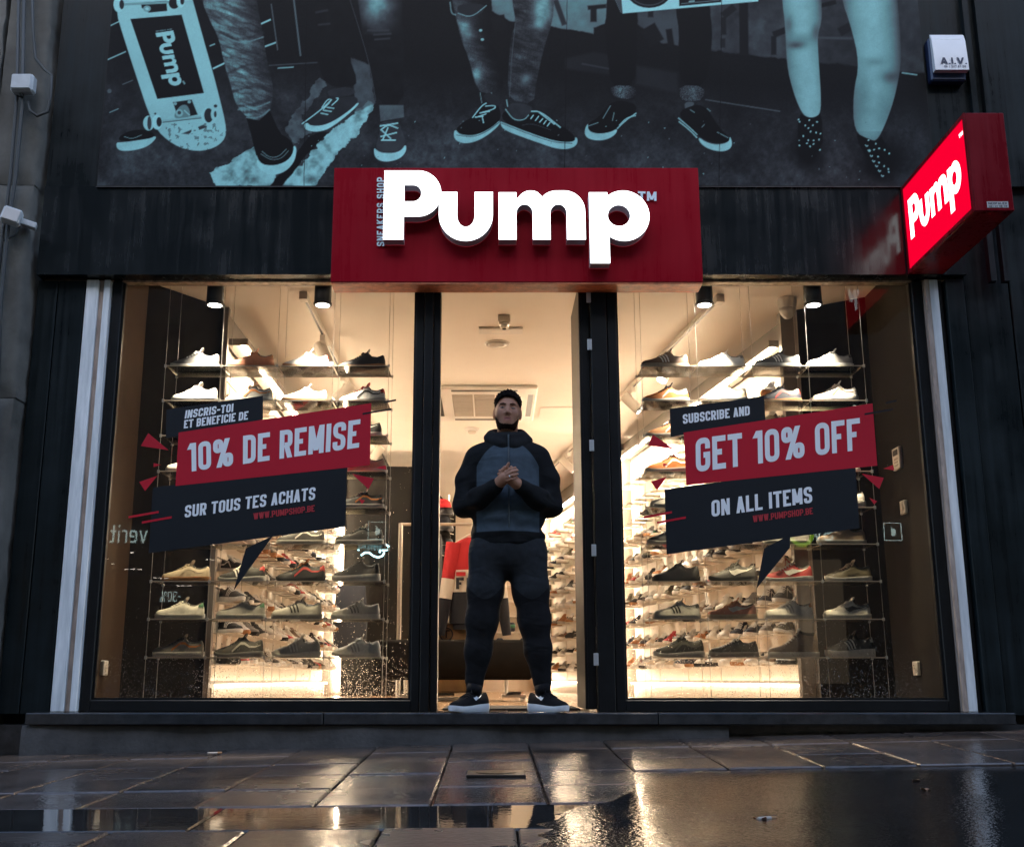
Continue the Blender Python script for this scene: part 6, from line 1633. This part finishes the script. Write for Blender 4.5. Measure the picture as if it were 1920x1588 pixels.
def panel_tube(name, m, secs, par):
    """cloth body: sections (z, half width, half depth, centre x)"""
    mb = MB(); n = 20
    for z, w, d, cx in secs:
        for k in range(n):
            a = 2*math.pi*k/n; f = 1+.05*math.sin(5*a+z*20)
            mb.v.append((cx+w*math.copysign(abs(math.cos(a))**.8, math.cos(a)), d*f*math.sin(a), z))
    for i in range(len(secs)-1):
        for k in range(n): mb.f.append((i*n+k, i*n+(k+1) % n, (i+1)*n+(k+1) % n, (i+1)*n+k)); mb.m.append(0)
    mb.f += [tuple(range(n)), tuple(reversed(range((len(secs)-1)*n, len(secs)*n)))]; mb.m += [0, 0]
    return mb.build(name, m, par, smooth=True, angle=60)
z1, z2 = zt0-hh*.36, zt0-hh*.60
panel_tube('red_yoke', M['sw_red'], [(zt0, .07, .03, 0), (zt0-.02, .12, .05, 0), (zt0-.06, .20, .07, 0), (z1, .215, .075, 0)], sw)
wb = panel_tube('white_band', M['sw_white'], [(z1-.001, .216, .076, 0), (z2, .214, .077, 0)], sw)
panel_tube('navy_body', M['sw_navy'], [(z2-.001, .2145, .0775, 0), (zb0+.05, .205, .075, 0), (zb0+.045, .185, .065, 0), (zb0, .18, .062, 0)], sw)
for s in (-1, 1):
    def sl(t): return Vector((s*(.175+.115*t), -.01, zt0-.05-(hh*.98)*t))
    for nm, m, t0, t1, r0, r1 in (('sleeve_red', 'sw_red', .0, .40, .075, .066), ('sleeve_white', 'sw_white', .402, .62, .066, .060), ('sleeve_navy', 'sw_navy', .622, 1.02, .060, .040)):
        MB().tube([sl(t0), sl((t0+t1)/2), sl(t1)], [r0, (r0+r1)/2, r1], 14).build(nm, M[m], sw, smooth=True, angle=60)
M['letter_navy'] = M['sw_navy']; zc_ = (z1+z2)/2
GL['a_'] = GL['A']
def swl(x, y, z): return Vector((-.155+x*.31, -.0815-z-.004, zc_-.075+y*.15))
MB().box(-.155, -.07, -.090, -.086, zc_+.04, zc_+.075).build('letter_top_bar', M['sw_red'], sw)
text_mesh('FILA', lambda x, y, z: Vector((-.155+x*.31, -.0855-z, zc_-.075+y*.10)), w=.62, t=.24, gap=.2).build('lettering', M['sw_navy'], sw, fixn=False)
MB().tube([(-.17, 0, zt0-.055), (-.05, 0, zt0+.02), (0, 0, zt0+.035), (.05, 0, zt0+.02), (.17, 0, zt0-.055)], .012, 8).tube([(0, 0, zt0+.035), (0, 0, zt0+.08), (.02, 0, zt0+.10), (.035, .0, zt0+.085)], .005, 6).build('hanger', M['sw_white'], sw, smooth=True)
tg = MB().box(.09, .14, -.098, -.094, zt0-.24, zt0-.12).box(.10, .13, -.0985, -.0983, zt0-.20, zt0-.15).build('price_tag', M['ink'], sw)
# garments hanging further along the rail
for i, (x, m) in enumerate(((-.50, 'sw_navy'), (-.58, 'sw_white'))):
    g_ = empty('hung_garment', (x, 10.12, 0), ['dark folded jacket hanging behind the colour-block sweater', 'white shirt hanging at the far left of the clothes rail'][i], 'garment', 'clothes on the rail')
    panel_tube('cloth', M[m], [(ZR-.1, .05, .05, 0), (ZR-.16, .06, .18, 0), (ZR-.5, .06, .20, 0), (ZR-.85, .05, .2, 0)], g_)
    MB().tube([(0, 0, ZR-.1), (0, 0, ZR), (.01, 0, ZR+.01)], .005, 6).build('hanger_hook', M['steel'], g_)
# tote bags under the sweater
M['kraft'] = mat('gold_kraft', (.32, .20, .10), .6, var=.2, scale=9)
bg_ = empty('tote_bag', (-.33, 10.0, .50), 'gold brown tote bag with a round T emblem above the bench', 'bag')
MB().bbox(-.15, .15, -.05, .05, -.44, .16, .015).build('bag_body', M['kraft'], bg_)
MB().tube([(-.06+.055*math.cos(a), -.055, .06+.055*math.sin(a)) for a in [k*math.pi/10 for k in range(21)]], .006, 5).build('emblem_ring', M['ink'], bg_)
MB().box(-.09, -.03, -.058, -.054, .085, .097).box(-.066, -.054, -.058, -.054, .03, .085).build('emblem_letter', M['ink'], bg_)
# cap wall at the left of the doorway
cp = empty('cap_rack', (-.75, 12.4, 0), 'rack of dark baseball caps at the left edge of the doorway', 'rack')
part_x = -.86
MB().slab([(part_x-1.02, 12.6, 0), (-.40, 12.6, 0), (-.40, 12.6, px(850, 960, 12.6).z), (-.60, 12.6, px(822, 925, 12.6).z), (-.86, 12.6, px(775, 875, 12.6).z), (part_x-1.02, 12.6, px(775, 873, 12.6).z)], (0, .08, 0)).build('dark_partition', M['dark']).__setitem__('kind', 'structure')
MB().tube([(.28, .02, .6), (.28, .02, 2.2)], .012, 8).build('post', M['steel'], cp)
ccol = [('sw_red', 'red'), ('ink', 'black'), ('sw_navy', 'navy'), ('ink', 'black'), ('leather', 'brown'), ('ink', 'black'), ('sw_navy', 'navy')]
for i in range(7):
    z = 2.03-i*.085; x = -.53+(.03 if i % 2 else 0)
    t = empty('baseball_cap', (x, 12.3, z), '%s baseball cap, %s from the top of the cap rack' % (ccol[i][1], NTH[i]), 'cap', 'caps on the rack')
    MB().lathe([(.088, 0), (.090, .03), (.075, .075), (.04, .10), (.01, .106)], n=18).build('crown_cloth', M[ccol[i][0]], t, smooth=True)
    MB().slab([(-.07, -.07, .004), (.07, -.07, .004), (.065, -.13, -.006), (.03, -.16, -.012), (-.03, -.16, -.012), (-.065, -.13, -.006)], (0, 0, .006)).build('peak', M[ccol[i][0]], t)
    MB().tube([(-.02, .0, -.01), (.08, .2, -.01)], .006, 6).build('peg', M['steel'], t)
# back wall shelves with a few goods, seen between his legs
bk = empty('back_shelves', (.15, 16.3, 0), 'cream wall shelves with small goods seen between the legs', 'shelving')
for k in range(6):
    MB().bbox(-1.0, .6, -.16, .08, .60+k*.22, .615+k*.22, .003).build('shelf', M['shelf_white'], bk)
for x in (-1.0, -.2, .58): MB().box(x, x+.02, -.15, .08, .3, 1.9).build('divider', M['shelf_white'], bk)
for i in range(4):
    x = -.02+i*.17
    t = empty('slipper', (.15+x, 16.18, .615+.22*(i % 2)), 'dark green slide slipper standing on the back shelves, %s' % ['leftmost', 'second from left', 'third from left', 'rightmost'][i], 'slipper', 'slippers on the back shelves')
    MB().bbox(-.05, .05, -.03, .03, 0, .13, .02).build('sole', smat('navy'), t, smooth=True); MB().bbox(-.053, .053, -.05, .0, .05, .10, .015).build('strap', smat('green'), t, smooth=True)
# neon script on the dark partition
ns = empty('neon_sign', px(705, 1030, 12.5), 'small pale blue neon Pump script glowing on the dark partition', 'neon sign')
NEON = lamp_mat('blue_neon', (.45, .9, 1.0), 1.1)
def nstroke(pts, nm='neon_tube'):
    o = MB().tube([px(u, v, 12.5) for u, v in pts], .011, 6).build(nm, NEON, ns, smooth=True); o.matrix_parent_inverse = Matrix.Translation(ns.location).inverted()
nstroke([(672, 1032), (674, 1022), (679, 1021), (681, 1026), (676, 1028)]); nstroke([(684, 1022), (685, 1029), (690, 1029), (691, 1022), (692, 1030)])
nstroke([(696, 1030), (697, 1022), (701, 1024), (702, 1030), (703, 1022), (707, 1023), (709, 1030)]); nstroke([(712, 1036), (714, 1022), (722, 1020), (729, 1024), (726, 1031), (716, 1032)])
nstroke([(677, 1041), (684, 1036), (692, 1036), (700, 1042), (709, 1045), (717, 1042), (721, 1035)], 'neon_swash')
# black hoodie at the end of the left shelving
hd = empty('hung_hoodie', (-1.55, 12.45, 0), 'black hoodie hanging at the end of the left wall shelving', 'garment', 'clothes on the rail')
panel_tube('cloth', M['sw_navy'], [(1.25, .05, .04, 0), (1.18, .16, .07, 0), (.8, .19, .08, 0), (.5, .18, .08, 0)], hd)
MB().tube([(0, 0, 1.24), (0, 0, 1.32), (.02, .05, 1.34)], .005, 6).build('hanger_hook', M['steel'], hd)
# wall-mounted controls in the window reveals
XRV = 2.583
def wallbox(nm, u, v, w, h, lab, cat, build):
    X = XRV if u > 960 else -2.270
    c = pxx(u, v, X); t = empty(nm, c, lab, cat); s = -1 if u > 960 else 1
    MB().bbox(min(0, s*.022), max(0, s*.022), -w/2, w/2, -h/2, h/2, .004).build('plate', M['white_plastic'], t); build(t, s); return t
def b_key(t, s):
    x = s*.0235
    MB().box(min(s*.0222, x), max(s*.0222, x), -.04, .04, .02, .055).build('screen', M['ink'], t)
    for i in range(3):
        for j in range(3): MB().box(min(s*.0222, x), max(s*.0222, x), -.03+j*.022, -.018+j*.022, -.05+i*.02, -.038+i*.02).build('key', M['vent'], t)
wallbox('alarm_keypad', 1686, 860, .12, .14, 'white alarm keypad with dark screen on the right window reveal', 'keypad', b_key)
def b_sw(t, s): MB().bbox(min(s*.0222, s*.027), max(s*.0222, s*.027), -.02, .02, -.025, .025, .002).build('rocker', M['white_metal'], t)
wallbox('light_switch', 1698, 951, .08, .085, 'white light switch on the right window reveal below the keypad', 'light switch', b_sw)
def b_so(t, s):
    MB().lathe([(.024, s*.0222), (.022, s*.0245), (.018, s*.0235)], n=16, axis='X').build('socket_well', M['white_metal'], t)
    for y in (-.009, .009): MB().lathe([(.003, s*.024), (.003, s*.0248)], (0, y, 0), 8, axis='X').build('hole', M['ink'], t)
wallbox('power_socket', 1722, 1253, .075, .085, 'white power socket low on the right window reveal', 'socket', b_so)
wallbox('power_socket', 192, 1252, .075, .085, 'white power socket low on the left window reveal', 'socket', b_so)

# ================================================================ CABLES AND BOXES ON THE STONE BUILDING
M['cable'] = mat('grey_cable', (0.05, 0.055, 0.055), .6)
M['jbox'] = mat('pale_grey_box', (0.50, 0.53, 0.54), .5, var=.15, scale=8)
YB = 6.185
def cable(pts, r, lab, nm='cable'):
    tag(MB().tube([px(u, v, YB-r) for u, v in pts], r, 7).build(nm, M['cable'], smooth=True), lab, 'cable', 'cables on the stone wall')
cable([(60, -40), (62, 60), (66, 110), (84, 132), (97, 142), (95, 180), (90, 210), (70, 218), (56, 208), (52, 190)], .009, 'dark cable looping from above into the upper junction box')
cable([(46, -40), (42, 200), (30, 330), (16, 420), (2, 560), (-6, 800)], .011, 'dark cable running down past both boxes on the stone wall')
cable([(36, -40), (32, 180), (20, 330), (6, 430), (-8, 560)], .010, 'leftmost dark cable running down the stone wall')
cable([(36, 425), (30, 440), (10, 450), (2, 452), (0, 480)], .008, 'short dark cable curling below the tilted flood box')
jb = empty('junction_box', px(49, 166, YB), 'pale square junction box on the stone wall below the cable loop', 'junction box')
MB().bbox(-.068, .068, -.07, 0, -.055, .06, .012).build('housing', M['jbox'], jb); MB().bbox(-.060, .060, -.082, -.0705, -.047, .052, .006).build('lid', M['jbox'], jb)
MB().lathe([(.014, -.075), (.014, -.055)], (-.01, -.03, 0), 10).build('cable_gland', M['cable'], jb)
fb = empty('flood_box', px(24, 415, YB), 'tilted pale square flood box on an arm at the far left wall', 'flood lamp'); fb.rotation_euler = (0, .25, .3)
MB().bbox(-.055, .055, -.10, -.03, -.045, .05, .012).build('housing', M['jbox'], fb); MB().bbox(-.045, .045, -.106, -.1005, -.036, .04, .003).build('front_glass', M['white_plastic'], fb)
MB().bbox(.05, .14, -.05, .0, -.015, .022, .004).build('arm', M['jbox'], fb)

# ================================================================ STREET DETAIL
def gpt(u, v):
    z = -.2
    for _ in range(12): q = pxz(u, v, z); z = zg(q.x, q.y)
    return Vector((q.x, q.y, z))
M['iron'] = mat('cast_iron', (0.03, 0.026, 0.022), .3, metal=.6, bump=.4, bscale=80)
c = gpt(930, 1452); mh = empty('drain_cover', c+Vector((0, 0, .006)), 'square iron drain cover set in the pavers before the door', 'drain cover')
MB().bbox(-.12, .12, -.12, .12, -.01, .003, .003).build('frame', M['iron'], mh); MB().lathe([(.085, .0035), (.085, .006), (.07, .008), (.03, .006)], n=24).build('lid', M['iron'], mh, smooth=True, angle=40)
M['butt'] = mat('cigarette_paper', (.55, .48, .40), .8); M['filter'] = mat('cigarette_filter', (.45, .24, .10), .8)
for i, (u, v, a, lab) in enumerate(((311, 1407, .2, 'cigarette butt against the plinth below the left window'), (400, 1415, .4, 'cigarette butt on the pavers below the left sticker'), (1805, 1362, .1, 'cigarette butt by the sill end at the right'), (1848, 1370, .05, 'bent cigarette butt on the pavers at the far right'), (1868, 1353, .3, 'cigarette butt closest to the right wall'), (1436, 1540, .5, 'cigarette butt lying on the wet asphalt'))):
    c = gpt(u, v); t = empty('cigarette_butt', c+Vector((0, 0, .010)), lab, 'cigarette butt', 'cigarette butts on the pavement', a)
    MB().tube([(-.03, 0, 0), (.02, 0, 0)], .0055, 7).build('paper', M['butt'], t); MB().tube([(.0205, 0, 0), (.042, 0, 0)], .0055, 7).build('filter', M['filter'], t)
M['leafm'] = mat('brown_leaf', (.30, .14, .06), .6, var=.3, scale=30)
for u, v, s, lab in ((1722, 1468, .04, 'crumpled brown leaf on the wet asphalt at the right'), (1735, 1484, .022, 'small dead leaf beside the crumpled leaf on asphalt'), (1425, 1540, .028, 'torn leaf on the asphalt near a cigarette butt')):
    c = gpt(u, v); mb = MB()
    for k in range(9):
        x = (k/8-.5)*2*s; w = s*.45*math.sin(math.pi*(k+.4)/8.8)
        mb.v += [(x, -w, .010+.004*math.sin(k*1.3)), (x, 0, .006), (x, w, .010+.004*math.cos(k))]
    for k in range(8): mb.f += [(k*3, k*3+1, k*3+4, k*3+3), (k*3+1, k*3+2, k*3+5, k*3+4)]; mb.m += [0, 0]
    o = mb.build('fallen_leaf', M['leafm'], smooth=True); o.location = c; o.rotation_euler = (.1, .1, R.uniform(0, 3)); tag(o, lab, 'leaf', 'fallen leaves')
# rain drops on the panes, thick along the bottom
def drops(x0, x1, n, nm):
    gz0 = px(900, 1312, YG).z; vs, fs = [], []
    base = [(math.cos(2*math.pi*k/6), math.sin(2*math.pi*k/6)) for k in range(6)]
    for i in range(n):
        t = R.random(); z = gz0+.012+(R.expovariate(1/.13) if R.random() < .85 else R.uniform(0, 1.6))
        if z > 2.3: continue
        x = R.uniform(x0, x1); r = R.choice([.0010, .0012, .0015, .0019, .0026])*(1.0 if z < .6 else .7); k = len(vs)
        vs += [(x+r*a, YG-.0004, z+r*1.2*b) for a, b in base] + [(x+r*.6*a, YG-r*.45, z+r*.75*b) for a, b in base] + [(x, YG-r*.55, z)]
        fs += [(k+j, k+(j+1) % 6, k+6+(j+1) % 6, k+6+j) for j in range(6)] + [(k+6+j, k+6+(j+1) % 6, k+12) for j in range(6)]
    mb = MB(); mb.v = vs; mb.f = fs; mb.m = [0]*len(fs)
    return mb.build(nm, M['drop'], smooth=True)
md, nt, p = nodes('rain_drop'); p.inputs['Base Color'].default_value = (1, 1, 1, 1); p.inputs['Roughness'].default_value = .02; p.inputs['Transmission Weight'].default_value = 1.0; p.inputs['IOR'].default_value = 1.33
M['drop'] = md
tag(drops(WL[0]+.02, WL[1]-.02, 7000, 'rain_drops'), 'fine rain drops on the left window pane', 'rain drops', kind='stuff')
tag(drops(WR[0]+.02, WR[1]-.02, 7000, 'rain_drops'), 'fine rain drops on the right window pane', 'rain drops', kind='stuff')
# ================================================================ ACROSS THE STREET (seen in the panes)
YO = -5.6; YV = 2*YG-YO
def vx(u, v):                       # where a mirrored sight line meets the facade opposite
    q = px(u, v, YV); return Vector((q.x, YO, q.z))
M['opp'] = mat('grey_render', (0.10, 0.095, 0.09), 0.8, var=0.25, scale=1.2)
M['opp_dark'] = mat('dark_shopfront', (0.012, 0.013, 0.015), 0.35)
M['opp_added_glow'] = lamp_mat('added_reflection_glow', (1.0, 0.78, 0.55), 0.16)  # glow added for the panes to mirror
M['opp_sign'] = lamp_mat('lit_white_sign', (0.75, 1.0, 0.95), 1.8)
M['opp_green'] = lamp_mat('lit_green_sign', (0.45, 0.9, 0.05), 1.3)
M['opp_bulb'] = lamp_mat('ceiling_bulb', (1.0, 0.9, 0.75), 4.0)
ob = empty('opposite_building', (0, YO, 0), 'grey building across the street, seen only as reflections in the panes', 'building')
def op(mb, nm, m, **k):
    o = mb.build(nm, m, ob, **k); o.matrix_parent_inverse = Matrix.Translation(ob.location).inverted(); return o
op(MB().box(-22, 22, YO-6, YO-.05, -1.0, 12.5), 'wall', M['opp'])  # unseen height raised to block low sky and keep the fascia reflection dark
for i in range(11):
    x = -20+i*3.9
    op(MB().box(x, x+3.3, YO-.06, YO-.01, -.4, 2.5), 'shop_window', M['opp_dark'])
    for k in range(4):
        if (i*3+k*5) % 7 < 3: op(MB().box(x+.1+k*.8, x+.8+k*.8, YO-.0095, YO-.004, .1+.3*((i+k) % 2), 2.1), 'added_glow_bay', M['opp_added_glow'])  # added glowing patches, produce a faint street reflection in the panes
    for k in range(2):
        op(MB().box(x+.5+k*1.5, x+1.5+k*1.5, YO-.055, YO-.02, 4.2, 6.2), 'window', M['opp_dark'])
        op(MB().box(x+.5+k*1.5, x+1.5+k*1.5, YO-.055, YO-.02, 8.0, 10.0), 'window', M['opp_dark'])
def osign(s, uva, uvb, h, m, w=.6, t=.16, gap=.14):
    a, b = vx(*uva), vx(*uvb)
    # text faces the shop (+y) and reads left to right from there, so x runs downwards in world x
    hi, lo = max(a.x, b.x), min(a.x, b.x)
    op(text_mesh(s, lambda x, y, z: Vector((hi-(hi-lo)*x, YO+.02+z, a.z+y*h)), w=w, t=t, gap=gap), 'sign_letters', M[m], fixn=False)
osign('verit', (206, 1018), (276, 1018), .30, 'opp_sign', t=.12)
osign('Sw'.replace('S', 'S'), (1515, 1014), (1562, 1014), .26, 'opp_sign', w=.7, t=.14)
c = vx(1502, 1003); op(MB().tube([(c.x+.17*math.cos(a), YO+.03, c.z+.17*math.sin(a)) for a in [i*math.pi*2/20 for i in range(21)]], .035, 6), 'green_ring', M['opp_green'])
osign('-30%', (300, 1128), (338, 1128), .17, 'opp_sign', t=.12)
# a small framed fruit logo, twice
for u, v in ((707, 995), (1673, 997)):
    c = vx(u, v); r = .15
    f = MB()
    for (x0, x1, z0, z1) in ((-r, r, -r, -r+.012), (-r, r, r-.012, r), (-r, -r+.012, -r+.012, r-.012), (r-.012, r, -r+.012, r-.012)): f.box(c.x+x0, c.x+x1, YO+.02, YO+.03, c.z+z0, c.z+z1)
    op(f, 'sign_frame', M['opp_sign'])
    P = []
    for k in range(28):
        a = 2*math.pi*k/28; q = .062*(1-.10*math.cos(2*a)-.10*max(0, math.sin(a))**6-.05*max(0, -math.sin(a))**8)
        x, z = q*math.cos(a)*.92, q*math.sin(a)
        if math.cos(a) < -.75 : x += .022          # the bite (mirrored twice over)
        P.append(Vector((c.x+x, YO+.025, c.z+z-.01)))
    op(MB().slab(P, (0, .004, 0)), 'fruit_mark', M['opp_sign'])
    op(MB().slab([(c.x+.0, YO+.025, c.z+.058), (c.x-.022, YO+.025, c.z+.085), (c.x-.028, YO+.025, c.z+.072), (c.x-.01, YO+.025, c.z+.055)], (0, .004, 0)), 'leaf_mark', M['opp_sign'])
# ceiling bulbs of the shop opposite
for u, v in ((248, 1037), (202, 1049), (212, 1058), (238, 1068), (250, 1068), (263, 1068), (292, 1084), (302, 1085), (314, 1085), (335, 1099), (345, 1099), (356, 1099), (388, 1050), (400, 1051)):
    c = vx(u, v); op(MB().lathe([(.03, 0), (.03, .012)], (c.x, YO+.03, c.z), 10), 'ceiling_bulb', M['opp_bulb'])
